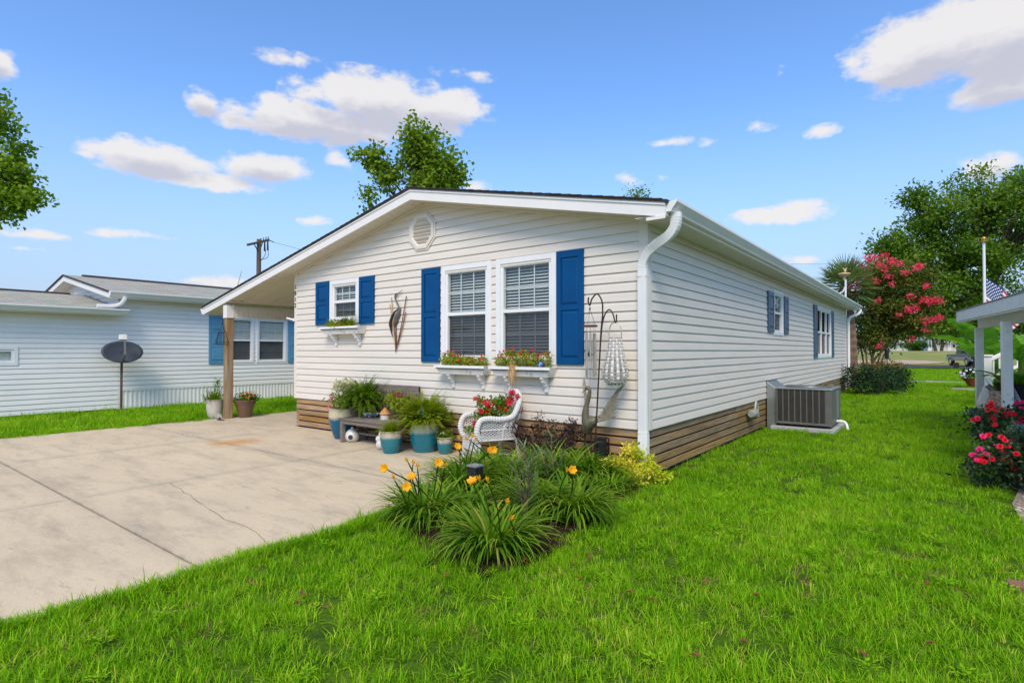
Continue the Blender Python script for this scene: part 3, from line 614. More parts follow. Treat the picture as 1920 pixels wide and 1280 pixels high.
# ------------------------------------------------------------------ the house
RX, ZS, SL = -3.61, 3.72, .213
def zs(x): return ZS-SL*abs(x-RX)
H = thing('manufactured_house', 'white vinyl sided house with bright blue shutters and a gable facing the driveway', 'house')
def clip_g(z): d = max(0, (ZS+.012-z)/SL); return RX-d, RX+d
CH = .1143; ZB = .54
W_small = (-6.09, -5.235, 1.93, 2.705); W_L = (-3.262, -2.288, 1.262, 2.705); W_R = (-2.205, -1.214, 1.262, 2.705)
shr = lambda w, q=.055: (w[0]+q, w[1]-q, w[2]+q, w[3]-q)
siding(H, gmap, -7.20, -.02, ZB, 28, CH, M['siding'], [shr(W_small), shr(W_L), shr(W_R)], clip=clip_g)
S1 = (6.03, 6.90, 1.76, 2.68); S2 = (11.02, 13.52, 1.24, 2.68)
siding(H, smap, .02, 17.05, ZB, 20, CH, M['siding'], [shr(S1), shr(S2)], zmax=2.83)
siding(H, lambda u, w, z: (-7.22-w, u, z), .02, 17.05, ZB, 21, CH, M['siding'])
mb = MB(); mb.add([(-7.21, 17.07, .0), (0, 17.07, 0), (0, 17.07, 2.95), (RX, 17.07, 3.72), (-7.21, 17.07, 2.95)], [(0, 1, 2, 3, 4)]); mb.build('rear_wall', M['siding'], H)
# corner posts, frieze, starter trim
mb = MB(); mb.box(-.085, .027, -.027, .0, ZB-.004, 2.95); mb.box(.0, .027, .0, .085, ZB-.004, 2.90); mb.build('corner_trim', M['siding'], H, bevel=.005)
mb = MB(); mb.box(-7.247, -7.165, -.027, .0, ZB-.004, 2.94); mb.box(-7.242, -7.22, .0, .08, ZB-.004, 2.94); mb.build('corner_trim', M['siding'], H, bevel=.005)
mb = MB(); mb.box(.0, .027, 16.98, 17.07, ZB-.004, 2.84); mb.build('corner_trim', M['siding'], H)
mb = MB(); mb.box(.0, .028, .0, 17.07, 2.828, 2.905); mb.build('frieze', M['soffit'], H)
for sg in (-1, 1):
    xe = -7.24 if sg < 0 else .02; a = np.array((RX, -.03, zs(RX)-.018)); b = np.array((xe, -.03, zs(xe)-.018)); mb = MB(); mb.bar(a, b, .022, .032); mb.build('rake_trim', M['siding'], H)
# windows and shutters
window(H, gmap, *W_small, cols=3, rows=2); shutter(H, gmap, -6.505, -6.10, 1.915, 2.708, M['blue']); shutter(H, gmap, -5.22, -4.825, 1.905, 2.705, M['blue'])
window(H, gmap, *W_L, cols=3, rows=2, rail=1.985); window(H, gmap, *W_R, cols=3, rows=2, rail=1.985)
shutter(H, gmap, -3.675, -3.285, 1.275, 2.70, M['blue']); shutter(H, gmap, -1.20, -.81, 1.272, 2.70, M['blue'])
window(H, smap, *S1, cols=3, rows=2, lower_grille=True, screen=True, frame=.035, blind=False, fd=-.03); shutter(H, smap, 5.53, 6.00, 1.81, 2.61, M['blue_dark']); shutter(H, smap, 6.93, 7.34, 1.81, 2.61, M['blue_dark'])
window(H, smap, *S2, cols=1, rows=1, mull=(11.85, 12.69), frame=.045, blind=False, fd=-.03); shutter(H, smap, 10.50, 10.99, 1.25, 2.67, M['blue_dark']); shutter(H, smap, 13.55, 13.95, 1.25, 2.67, M['blue_dark'])
# octagonal gable vent
vc = (-3.68, 3.285); mb = MB()
def octo(r, y): return [(vc[0]+r*math.cos(math.pi/8+k*math.pi/4), y, vc[1]+r*math.sin(math.pi/8+k*math.pi/4)) for k in range(8)]
rings = [octo(.315, -.015), octo(.315, -.034), octo(.285, -.034), octo(.285, -.048), octo(.235, -.048), octo(.205, -.028), octo(.205, -.005)]
mb.add([p for r_ in rings for p in r_], [(l*8+k, l*8+(k+1) % 8, (l+1)*8+(k+1) % 8, (l+1)*8+k) for l in range(6) for k in range(8)]); V = mb.build('gable_vent', M['siding'], H)
mb = MB(); mb.add(octo(.21, -.004), [tuple(range(8))]); mb.build('vent_backing', M['dark'], V)
for k in range(7):
    z = vc[1]-.165+k*.055; hw = min(.195, .205*math.cos(math.pi/8)-.0, .27-abs(z-vc[1])*.98); mb = MB(); mb.bar((vc[0]-hw, -.030, z), (vc[0]+hw, -.030, z), .05, .006, up=(0, .75, 1.)); mb.build('slat', M['siding'], V)
# house number 1812, one digit under the other
for i, ch in enumerate('1812'):
    cu = bpy.data.curves.new('house_number', 'FONT'); cu.body = ch; cu.size = .115; cu.extrude = .004; cu.align_x = 'CENTER'
    to = bpy.data.objects.new('tmp', cu); me = bpy.data.meshes.new_from_object(to); bpy.data.objects.remove(to)
    link('house_number', me, M['metal_dark'], H, loc=(-7.204, -.031, 2.635-i*.118), rot=(math.pi/2, 0, 0))
mb = MB(); mb.box(-7.26, -7.20, -.06, -.02, 2.015, 2.07); mb.bar((-7.24, -.05, 2.045), (-7.36, -.11, 2.08), .05, .03); mb.build('wall_camera', M['trim'], H, bevel=.004)
# roof
def strip(mb, xa, xb, y0, y1, d0, d1):
    mb.add([(x, y, zs(x)+d) for y in (y0, y1) for x, d in ((xa, d0), (xb, d0), (xb, d1), (xa, d1))], [(0, 1, 2, 3), (4, 5, 6, 7), (0, 1, 5, 4), (1, 2, 6, 5), (2, 3, 7, 6), (3, 0, 4, 7)])
XL, XR = -10.42, .36
mb = MB(); strip(mb, RX, XR+.03, -.36, 17.45, .142, .172); strip(mb, XL-.03, RX, -.36, 17.45, .142, .172); mb.build('roof', M['shingle'], H)
# ragged courses at the rake edge of the shingles
mb = MB()
for sg, xe in ((1, XR+.02), (-1, XL-.02)):
    n = int(abs(xe-RX)/.14)
    for k in range(n):
        xa = RX+sg*k*.14; xb = RX+sg*(k+1)*.14+sg*.02; e = -.372+.006*rng.random(); mb.add([(xa, e, zs(xa)+.172), (xb, e, zs(xb)+.180), (xb, -.2, zs(xb)+.180), (xa, -.2, zs(xa)+.172), (xb, e, zs(xb)+.165), (xb, -.2, zs(xb)+.165), (xa, e, zs(xa)+.165), (xa, -.2, zs(xa)+.165)], [(0, 1, 2, 3), (1, 4, 5, 2), (0, 6, 4, 1)])
mb.build('shingle_edge', M['shingle'], H, kind='stuff')
for xa, xb in ((RX, XR), (XL, RX)):
    mb = MB(); strip(mb, xa, xb, -.335, -.315, -.012, .112); mb.build('rake_board', M['fascia'], H)
    mb = MB(); strip(mb, xa, xb, -.348, -.315, .1125, .1415); mb.build('drip_edge', M['fascia'], H)
mb = MB(); mb.box(.15, XR, -.349, -.336, zs(XR)-.028, zs(XR)+.005); mb.build('rake_patch', M['fascia'], H)
mb = MB(); mb.box(XR-.02, XR, -.314, 17.42, 2.885, zs(XR)+.14); mb.build('eave_board', M['fascia'], H)
mb = MB(); mb.box(XL, XL+.02, -.314, 17.42, zs(XL)-.01, zs(XL)+.14); mb.build('eave_board', M['fascia'], H)
# soffit under the rake: one panel after another
PW = .152
for sg, xe in ((1, XR-.03), (-1, -9.3)):
    mb = MB(); a, b = (0, sg*(PW-.006)); mb.add([(x, y, -SL*abs(x)+d) for y in (-.313, .0) for x, d in ((a, 0), (b, 0), (b, .012), (a, .012))], [(0, 1, 2, 3), (4, 5, 6, 7), (0, 1, 5, 4), (1, 2, 6, 5), (2, 3, 7, 6), (3, 0, 4, 7)]); me = mb.mesh('soffit_panel')
    for k in range(int(abs(xe-RX)/PW)): x = RX+sg*k*PW; link('soffit_panel', me, M['soffit'], H, loc=(x, 0, zs(x)))
mb = MB(); strip(mb, XL+.02, -9.33, -.313, .0, .0, .012); mb.build('soffit_panel', M['soffit'], H)
mb = MB(); strip(mb, XL+.02, RX, -.31, -.0, .02, .03); strip(mb, RX, XR-.02, -.31, -.0, .02, .03); mb.build('rake_deck', M['soffit'], H)
mb = MB(); mb.box(.0, XR-.025, 0, .296, 2.893, 2.902); me = mb.mesh('soffit_panel')
for k in range(58): link('soffit_panel', me, M['soffit'], H, loc=(.003, k*.3-.31, 0))
# carport ceiling panels, beam with board cladding, post
for k in range(14):
    mb = MB(); y = .004+k*.305; strip(mb, -10.3, -7.24, y, y+.299, .0, .012); mb.build('ceiling_panel', M['soffit'], H)
mb = MB(); strip(mb, -10.3, -7.24, 4.29, 17., .0, .012); mb.build('ceiling_panel', M['soffit'], H)
mb = MB(); mb.box(-9.53, -9.39, -.30, 17, 2.16, 2.40); mb.build('carport_beam', M['soffit'], H)
mb = MB(); mb.box(-9.388, -9.374, .0, .104, 2.172, 2.36); me = mb.mesh('beam_board')
for k in range(26): link('beam_board', me, M['soffit'], H, loc=(0, -.17+k*.109, 0))
mb = MB(); mb.box(-9.385, -9.37, -.17, 4, 2.148, 2.170); mb.build('beam_trim', M['fascia'], H)
mb = MB(); mb.box(-9.545, -9.37, -.315, -.14, 2.148, 2.165); mb.box(-9.54, -9.375, -.31, -.145, 2.165, 2.42); mb.build('beam_trim', M['fascia'], H)
mb = MB(); mb.box(-9.53, -9.385, -.30, -.155, .0, 2.147); mb.build('carport_post', M['post'], H, bevel=.008)
# skirting boards
k = 0
for row in range(5):
    z1 = ZB-.008-row*.107; cuts = [-7.20] + sorted([-4.75+.5*(rng.random()-.5), -2.35+.5*(rng.random()-.5)]) + [-.012]
    for a, b in zip(cuts[:-1], cuts[1:]):
        mb = MB(); e = .003*(rng.random()-.5); mb.box(a+.003, b-.003, .004, .024, z1-.085+e, z1+e*.5); mb.build('skirting_board', M['plank_x'], H, bevel=.003)
    cuts = [.03] + [c+.4*rng.random() for c in (3.2, 6.8, 10.4, 13.9)] + [17.05]
    for a, b in zip(cuts[:-1], cuts[1:]):
        mb = MB(); e = .004*(rng.random()-.5); mb.box(-.024, -.004, a+.002, b-.002, z1-.085+e, z1+e*.5); mb.build('skirting_board', M['plank_y'], H, bevel=.003)
    mb = MB(); mb.box(-7.216, -7.197, .03, 17, z1-.085, z1); mb.build('skirting_board', M['plank_y'], H)
mb = MB(); mb.box(-7.18, -.04, .05, .06, GZ, .56); mb.box(-.06, -.05, .07, 17, GZ, .56); mb.build('skirting_light_block', M['dark'], H)  # dark panels added behind the skirting boards to block light through the gaps
# gutters and downspouts
g = kgutter('gutter', H, XR+.001, 1, -.315, 17.45, 3.045, M['gutter'])
mb = MB(); p = curve([(.425, -.20, 2.925), (.425, -.20, 2.84), (.405, -.195, 2.76), (.33, -.175, 2.69), (.20, -.14, 2.635), (.08, -.095, 2.57), (.005, -.068, 2.48), (-.018, -.064, 2.40), (-.02, -.064, 2.28)], 6)
p += [np.array((-.02, -.064, z)) for z in (1.6, .9, .49)]; rect_sweep(mb, p, .105, .078, (.85, -.1, 0)); mb.build('downspout', M['gutter'], g, smooth=True)
mb = MB()
for i in range(4, 44, 2):
    if i < len(p)-5:
        t = unit(p[i+1]-p[i-1]); rect_sweep(mb, [p[i]-t*.003, p[i]+t*.003], .110, .083, (.85, -.1, 0))
for z in (2.30, .52): rect_sweep(mb, [(-.02, -.064, z-.012), (-.02, -.064, z+.012)], .112, .085, (1, 0, 0))
mb.build('downspout_ribs', M['gutter'], g, kind='stuff')
mb = MB(); rect_sweep(mb, [(-.018, -.066, .50), (-.018, -.066, .02)], .116, .088, (1, 0, 0)); mb.build('downspout_boot', M['gutter'], g)
mb = MB(); p = curve([(.425, 17.3, 2.925), (.425, 17.3, 2.86), (.36, 17.25, 2.76), (.16, 17.15, 2.66), (.08, 17.12, 2.52), (.075, 17.12, 2.3)], 6) + [np.array((.075, 17.12, .1))]; rect_sweep(mb, p, .105, .078, (.6, -.8, 0)); mb.build('downspout', M['gutter'], g, smooth=True)
kgutter('gutter', H, XL-.001, -1, -.345, 17.45, zs(XL)+.12, M['gutter'])
# ------------------------------------------------------------------ neighbour's house
N = thing('manufactured_house', 'pale white sided house with faded blue shutters across the grass strip', 'house', (0, 0, 0))
YA = -1.0      # where the taller part begins
NWL = (1.70, 2.42, 1.09, 2.42); NWR = (2.50, 3.46, 1.09, 2.42); NWS = (-4.2, -2.90, 1.12, 1.54)
siding(N, nmap, YA+.0, 13, .47, 21, CH, M['siding_nb'], [shr(NWL), shr(NWR)], zmax=2.80)
siding(N, nmap, -11, YA-.002, .02, 21, CH, M['siding_nb'], [shr(NWS)], zmax=2.40)
mb = MB(); mb.box(NX-.05, NX+.020, YA-.045, YA+.03, .0, .50); mb.build('corner_trim', M['siding_nb'], N)
window(N, nmap, *NWL, cols=3, rows=2, tw=.06, frame=.035, screen=True); window(N, nmap, *NWR, cols=3, rows=2, tw=.06, frame=.035); window(N, nmap, *NWS, cols=1, rows=1, tw=.07, blind=False, rail=1.215, screen=False)
shutter(N, nmap, 1.13, 1.66, 1.08, 2.46, M['blue_nb'], (.36, .66)); shutter(N, nmap, 3.50, 3.98, 1.08, 2.40, M['blue_nb'], (.36, .66))
# ribbed skirting, one panel per rib pair
pr = MB(); pr.add([(NX+.0, 0, 0), (NX+.012, .012, 0), (NX+.012, .045, 0), (NX+.002, .058, 0), (NX+.002, .10, 0), (NX+.0, 0, .45), (NX+.012, .012, .45), (NX+.012, .045, .45), (NX+.002, .058, .45), (NX+.002, .10, .45)], [(i, i+1, i+6, i+5) for i in range(4)])
me = pr.mesh('skirting_panel')
for k in range(76): link('skirting_panel', me, M['siding_nb'], N, loc=(.002, YA+.05+k*.1, .0))
mb = MB(); mb.box(NX-.01, NX+.022, YA+.03, 13, .44, .468); mb.build('skirting_rail', M['siding_nb'], N)
def shingles_nb():
    m, nt, p = newmat('weathered shingles'); L = nt.links.new; p.inputs['Roughness'].default_value = .92; p.inputs['Specular IOR Level'].default_value = .15
    g_ = nd(nt, 'ShaderNodeNewGeometry'); s = nd(nt, 'ShaderNodeSeparateXYZ'); c = nd(nt, 'ShaderNodeCombineXYZ'); L(g_.outputs['Position'], s.inputs[0]); L(s.outputs[1], c.inputs[0]); L(s.outputs[0], c.inputs[1])
    b = nd(nt, 'ShaderNodeTexBrick'); b.inputs['Scale'].default_value = 1; b.inputs['Brick Width'].default_value = .30; b.inputs['Row Height'].default_value = .14; b.inputs['Mortar Size'].default_value = .008; b.inputs['Color1'].default_value = (.50, .50, .44, 1); b.inputs['Color2'].default_value = (.40, .40, .36, 1); b.inputs['Mortar'].default_value = (.22, .22, .2, 1); b.inputs['Mortar Smooth'].default_value = .3; L(c.outputs[0], b.inputs['Vector'])
    n = nd(nt, 'ShaderNodeTexNoise'); n.inputs['Scale'].default_value = 3; n.inputs['Detail'].default_value = 6; L(g_.outputs['Position'], n.inputs['Vector'])
    x = nd(nt, 'ShaderNodeMix', data_type='RGBA', blend_type='MULTIPLY'); x.inputs[0].default_value = .5; L(b.outputs[0], x.inputs[6]); L(n.outputs['Color'], x.inputs[7]); L(x.outputs[2], p.inputs['Base Color']); return m
M['shingle_nb'] = shingles_nb()
def slope(mb, xa, za, xb, zb_, y0, y1, t=.03):
    mb.add([(x, y, z+d) for y in (y0, y1) for x, z, d in ((xa, za, 0), (xb, zb_, 0), (xb, zb_, t), (xa, za, t))], [(0, 1, 2, 3), (4, 5, 6, 7), (0, 1, 5, 4), (1, 2, 6, 5), (2, 3, 7, 6), (3, 0, 4, 7)])
EV, RXN, RZN = NX+.36, -16.8, 3.55
mb = MB(); slope(mb, EV, 2.86, RXN, RZN, YA-.32, 13.3); slope(mb, RXN, RZN, -20.5, 2.80, YA-.32, 13.3); rf = mb.build('roof', M['shingle_nb'], N)
mb = MB(); slope(mb, RXN+.16, RZN+.005, RXN, RZN+.05, -.9, 13.3, .03); slope(mb, RXN, RZN+.05, RXN-.16, RZN+.005, -.9, 13.3, .03); mb.build('ridge_cap', M['shingle'], rf)
mb = MB(); slope(mb, EV, 2.72, RXN, RZN-.15, YA-.33, YA-.30, .15); slope(mb, RXN, RZN-.15, -20.5, 2.65, YA-.33, YA-.30, .15); mb.build('rake_board', M['fascia'], N)
mb = MB(); slope(mb, EV, 2.855, RXN, RZN-.006, YA-.36, YA-.331, .04); slope(mb, RXN, RZN-.006, -20.5, 2.79, YA-.36, YA-.331, .04); mb.build('shingle_edge', M['shingle'], N)
mb = MB(); slope(mb, EV, 2.71, RXN, RZN-.16, YA-.30, YA, .01); slope(mb, RXN, RZN-.16, -20.5, 2.64, YA-.30, YA, .01); mb.build('soffit_panel', M['soffit'], N)
mb = MB(); mb.add([(NX, YA-.004, 2.2), (NX, YA-.004, 2.72), (RXN, YA-.004, RZN-.14), (-20.2, YA-.004, 2.7), (-20.2, YA-.004, 2.2)], [(0, 1, 2, 3, 4)]); mb.build('gable_wall', M['siding_nb'], N)
for k in range(9):
    z = 2.48+k*.1143; xe = RXN+(RZN-.15-z)/.205
    if xe > RXN+.2: mb = MB(); mb.add([(min(xe, NX), YA-.006, z), (RXN-(xe-RXN), YA-.006, z), (RXN-(xe-RXN), YA-.022, z), (min(xe, NX), YA-.022, z), (min(xe, NX), YA-.006, z+.1), (RXN-(xe-RXN), YA-.006, z+.1)], [(0, 1, 2, 3), (3, 2, 5, 4)]); mb.build('siding_course', M['siding_nb'], N)
mb = MB(); mb.box(NX, EV-.01, YA, 13.2, 2.79, 2.80); mb.build('soffit_panel', M['soffit'], N)
mb = MB(); mb.box(EV-.03, EV-.005, YA-.3, 13.3, 2.72, 2.86); mb.build('eave_board', M['fascia'], N)
gn = kgutter('gutter', N, EV-.004, 1, YA-.32, 13.3, 2.885, M['gutter'])
mb = MB(); p = curve([(EV+.05, YA-.02, 2.76), (EV+.05, YA-.03, 2.68), (EV+.02, YA-.10, 2.58), (EV-.02, YA-.25, 2.53), (EV-.03, YA-.55, 2.515)], 6); rect_sweep(mb, p, .10, .08, (1, 0, 0)); mb.build('downspout', M['gutter'], gn, smooth=True)
# lower addition roof
mb = MB(); slope(mb, EV, 2.425, -16.0, 2.95, -11.5, YA-.02); slope(mb, -16.0, 2.95, -19, 2.4, -11.5, YA-.02); rf = mb.build('roof', M['shingle_nb'], N)
mb = MB(); slope(mb, -15.85, 2.955, -16.0, 2.985, -11.5, YA-.4, .03); slope(mb, -16.0, 2.985, -16.15, 2.955, -11.5, YA-.4, .03); mb.build('ridge_cap', M['shingle'], rf)
mb = MB(); mb.box(NX, EV-.01, -11.4, YA+.05, 2.375, 2.387); mb.build('soffit_panel', M['soffit'], N)
mb = MB(); mb.box(EV-.03, EV-.005, -11.4, YA+.05, 2.30, 2.43); mb.build('eave_board', M['fascia'], N)
kgutter('gutter', N, EV-.004, 1, -11.5, YA+.08, 2.455, M['gutter'])
mb = MB(); mb.box(-20, -13.58, -11, 13, .0, 2.3); mb.build('house_core', M['siding_nb'], N)
# ------------------------------------------------------------------ garden porch roof on the right, rails, flagpole
pd = unit(np.array((.636, -4.43, 0))); pn = np.array((-pd[1], pd[0], 0)); pn = pn if pn[0] < 0 else -pn     # pn points towards our house
A0 = np.array((2.93, 8.78, 0)); PG = thing('garden_porch', 'white timber porch roof on posts at the right edge of the lawn', 'porch')
def along(d, off, z): p = A0+pd*d+(-pn)*off; return np.array((p[0], p[1], z))
mb = MB(); mb.bar(along(0, .02, 2.145), along(9, .02, 2.145), .03, .20); mb.build('eave_board', M['white_wood'], PG, bevel=.004)
mb = MB(); mb.bar(along(-.03, .03, 2.250), along(9, .03, 2.250), .075, .010); mb.build('drip_edge', M['metal_grey'], PG)
mb = MB(); a, b, c, d = along(-.03, .0, 2.256), along(9, .0, 2.256), along(9, 3.4, 2.90), along(-.03, 3.4, 2.90); mb.add([a, b, c, d, a+(0, 0, .012), b+(0, 0, .012), c+(0, 0, .012), d+(0, 0, .012)], [(0, 1, 2, 3), (4, 5, 6, 7), (0, 1, 5, 4), (1, 2, 6, 5), (2, 3, 7, 6), (3, 0, 4, 7)]); mb.build('roof', M['shingle_nb'], PG)
mb = MB(); mb.bar(along(.0, .05, 2.03), along(9, .05, 2.03), .05, .025); mb.build('eave_trim', M['white_wood'], PG)
mb = MB(); mb.bar(along(.2, .36, 1.99), along(9, .36, 1.99), .10, .20); mb.build('beam', M['white_wood'], PG, bevel=.004)
for px_, dd in ((1836, 11.1), (1887.5, 8.6)):
    p = dep(px_, 657, dd); mb = MB(); mb.box(-.062, .062, -.062, .062, -.05, 1.90); mb.build('post', M['white_wood'], PG, bevel=.006, loc=(p[0], p[1], 0), rot=(0, 0, R(8)))
# stair rail of the house beyond
SR = thing('stair_railing', 'white sloping stair railing with pickets behind the porch posts', 'railing')
a = dep(1851, 676, 15); b = dep(1995, 612, 15.6)
mb = MB(); mb.bar(a, b, .09, .07); mb.build('top_rail', M['white_wood'], SR)
a2 = dep(1851, 671, 15); mb = MB(); mb.box(-.09, .09, -.09, .09, 0, a2[2]+.04); mb.box(-.12, .12, -.12, .12, a2[2]+.04, a2[2]+.09); mb.build('newel_post', M['white_wood'], SR, loc=(a2[0], a2[1], 0), bevel=.01)
mb = MB(); mb.bar(a-(0, 0, .52), b-(0, 0, .52), .07, .06); mb.build('bottom_rail', M['white_wood'], SR)
for k in range(1, 13):
    p = a+(b-a)*k/13; mb = MB(); mb.box(p[0]-.02, p[0]+.02, p[1]-.02, p[1]+.02, p[2]-.52, p[2]); mb.build('baluster', M['white_wood'], SR)
SR2 = thing('stair_railing', 'white upper railing higher up at the right picture edge', 'railing')
a = dep(1906, 657, 17); b = dep(1990, 622, 17.4); mb = MB(); mb.bar(a, b, .09, .07); mb.build('top_rail', M['white_wood'], SR2)
for k in range(0, 5):
    p = a+(b-a)*(k+.3)/5; mb = MB(); mb.box(p[0]-.03, p[0]+.03, p[1]-.03, p[1]+.03, 0, p[2]); mb.build('baluster', M['white_wood'], SR2)
# steps and the white wall they climb
ST = thing('garden_steps', 'white painted steps climbing right behind the porch posts', 'steps')
for k in range(6):
    p = dep(1862+22*k, 700-9.5*k, 15.8); mb = MB(); mb.box(p[0]-.16, p[0]+.22, p[1]-.1, p[1]+1.0, 0, .16*(k+1)); mb.build('step', M['white_wood'], ST, bevel=.008)
# flagpole and flag
fp = dep(1847.5, 657, 20)*np.array((1, 1, 0)); FP = thing('flagpole', 'white flagpole with gold ball rising behind the porch roof', 'flagpole', (fp[0], fp[1], 0))
mb = MB(); mb.tube([(0, 0, 0), (0, 0, 5.38)], [.055, .042], 12); mb.build('pole', M['trim'], FP, smooth=True)
M['gold'] = surf('gold paint', (.62, .36, .05), rough=.3, metal=.7)
mb = MB(); mb.lathe([(.001, 5.38), (.13, 5.385), (.13, 5.40), (.04, 5.41), (.045, 5.44), (.001, 5.44)], 14); mb.build('truck_cap', M['gold'], FP, smooth=True)
mb = MB(); mb.ball((0, 0, 5.50), .075, 12, 8); mb.build('ball', M['gold'], FP, smooth='all')
M['flagcloth'] = None
def flagmat():
    m, nt, p = newmat('flag cloth'); L = nt.links.new; p.inputs['Roughness'].default_value = .8
    uv = nd(nt, 'ShaderNodeUVMap'); s = nd(nt, 'ShaderNodeSeparateXYZ'); L(uv.outputs[0], s.inputs[0])
    def mt(op, a, b=None):
        n = nd(nt, 'ShaderNodeMath', operation=op)
        for i, v in enumerate((a, b)):
            if v is None: continue
            if isinstance(v, (int, float)): n.inputs[i].default_value = v
            else: L(v, n.inputs[i])
        return n.outputs[0]
    u, v = s.outputs[0], s.outputs[1]
    st = mt('MODULO', mt('FLOOR', mt('MULTIPLY', v, 13.)), 2.)      # 0 red, 1 white (counted from the bottom)
    x = nd(nt, 'ShaderNodeMix', data_type='RGBA'); x.inputs[6].default_value = (.50, .012, .03, 1); x.inputs[7].default_value = (.80, .79, .78, 1); L(st, x.inputs[0])
    can = mt('MULTIPLY', mt('LESS_THAN', u, .4), mt('GREATER_THAN', v, 6/13.))
    y = nd(nt, 'ShaderNodeMix', data_type='RGBA'); y.inputs[7].default_value = (.012, .04, .16, 1); L(can, y.inputs[0]); L(x.outputs[2], y.inputs[6])
    # stars: eleven staggered columns, nine rows
    cu = mt('MULTIPLY', u, 12/.4); cv = mt('MULTIPLY', mt('SUBTRACT', v, 6/13.), 10/(7/13.)); iu = mt('ROUND', cu); iv = mt('ROUND', cv)
    odd = mt('LESS_THAN', mt('MODULO', mt('ADD', iu, iv), 2.), .5)
    du = mt('SUBTRACT', cu, iu); dv = mt('SUBTRACT', cv, iv); r2 = mt('ADD', mt('MULTIPLY', du, du), mt('MULTIPLY', dv, dv))
    inside = mt('MULTIPLY', mt('MULTIPLY', mt('GREATER_THAN', iu, .5), mt('LESS_THAN', iu, 11.5)), mt('MULTIPLY', mt('GREATER_THAN', iv, .5), mt('LESS_THAN', iv, 9.5)))
    star = mt('MULTIPLY', mt('MULTIPLY', mt('LESS_THAN', r2, .16), odd), mt('MULTIPLY', inside, can))
    z = nd(nt, 'ShaderNodeMix', data_type='RGBA'); z.inputs[7].default_value = (.82, .82, .82, 1); L(star, z.inputs[0]); L(y.outputs[2], z.inputs[6]); L(z.outputs[2], p.inputs['Base Color']); return m
mb = MB(); nu, nv = 24, 14; vs = []; Lf, Hf = 2.1, 1.25
for i in range(nu+1):
    for j in range(nv+1):
        u, v = i/nu, j/nv; reach = Lf*.72*u; sag = -Lf*.72*u*(.75+.25*u)*(.65+.45*v); w = .10*math.sin(u*9+v*2.)*u
        q = fp + _r*(.05+reach*(.55+.45*v)) + np.array((0, 0, 4.10-Hf+Hf*v+sag*.8)) + _f0*w; vs.append(q)
mb.add(vs, [(i*(nv+1)+j, (i+1)*(nv+1)+j, (i+1)*(nv+1)+j+1, i*(nv+1)+j+1) for i in range(nu) for j in range(nv)]); me = mb.mesh('flag', 'all')
uvl = me.uv_layers.new(name='UVMap')
for lp in me.loops: i, j = divmod(lp.vertex_index, nv+1); uvl.data[lp.index].uv = (i/nu, j/nv)
fo = link('flag', me, flagmat()); tag(fo, 'american flag with stars and stripes hanging limp at half mast', 'flag'); sm = fo.modifiers.new('t', 'SOLIDIFY'); sm.thickness = .004
# ------------------------------------------------------------------ air conditioner, duct box, hose fitting
AC = thing('air_conditioner', 'grey air conditioning unit with ribbed louvre front standing beside the side wall', 'air conditioner', (.66, 5.90, 0))
w, dpt, z0, z1 = .46, .55, .09, .76
mb = MB(); mb.box(-w-.08, w+.06, -dpt-.10, dpt+.08, GZ, .045); mb.build('pad', M['pad'], AC, bevel=.01)
mb = MB()
for x, y in ((-w+.08, -dpt+.08), (w-.08, -dpt+.08), (w-.08, dpt-.08), (-w+.08, dpt-.08)): mb.lathe([(.035, .045), (.03, z0)], 10, (x, y, 0))
mb.build('feet', M['black'], AC, kind='stuff')
mb = MB(); mb.box(-w+.03, w-.03, -dpt+.03, dpt-.03, z0+.01, z1-.02); mb.build('coil_core', M['black'], AC)
mb = MB(); mb.box(-w, w, -dpt, dpt, z0, z0+.045); mb.build('base_pan', M['metal_grey'], AC, bevel=.006)
for x in (-w, w-.10):
    for y in (-dpt, dpt-.04): mb = MB(); mb.box(x if x < 0 else x, x+(.02 if x < 0 else .10), y, y+.04, z0+.045, z1-.03); mb.build('corner_panel', M['metal_grey'], AC, bevel=.006)
fw_ = (2*w-.12)/8
for k in range(9):
    x = -w+.02+k*fw_; mb = MB(); mb.box(x-.009, x+.009, -dpt+.0, -dpt+.022, z0+.045, z1-.03); mb.build('rib', M['metal_grey'], AC)
mb = MB(); z = z0+.06
while z < z1-.045: mb.box(-w+.02, w-.10, -dpt+.008, -dpt+.024, z, z+.0075); z += .0165
mb.build('louvre', surf('louvre steel', (.085, .075, .062), rough=.5), AC, kind='stuff')
mb = MB(); mb.box(w-.022, w-.002, -dpt+.04, dpt-.04, z0+.045, z1-.03); mb.build('side_panel', M['metal_grey'], AC)
for yy in (.05, .16, .27): mb = MB(); mb.box(w-.003, w+.008, yy, yy+.035, z0+.08, z1-.06); mb.build('service_strip', M['galv'], AC)
mb = MB(); mb.box(-w-.012, w+.012, -dpt-.012, dpt+.012, z1-.03, z1); mb.build('top_cap', M['galv'], AC, bevel=.01)
mb = MB(); mb.lathe([(.40, z1+.001), (.40, z1+.012), (.37, z1+.014), (.37, z1+.001)], 36); mb.lathe([(.10, z1+.002), (.10, z1+.012), (.001, z1+.013)], 20); mb.build('fan_ring', M['metal_grey'], AC)
mb = MB(); mb.lathe([(.001, z1+.004), (.37, z1+.004)], 36); mb.build('fan_opening', M['black'], AC)
mb = MB()
for k in range(10):
    r_ = .12+k*.026; mb.tube([(r_*math.cos(t), r_*math.sin(t), z1+.010) for t in np.linspace(0, 6.2832, 33)], .003, 5, False)
mb.build('fan_guard', M['galv'], AC, kind='stuff')
DB = thing('duct_box', 'tall sheet metal duct cover with sloping top between wall and air conditioner', 'duct cover', (0, 5.42, 0))
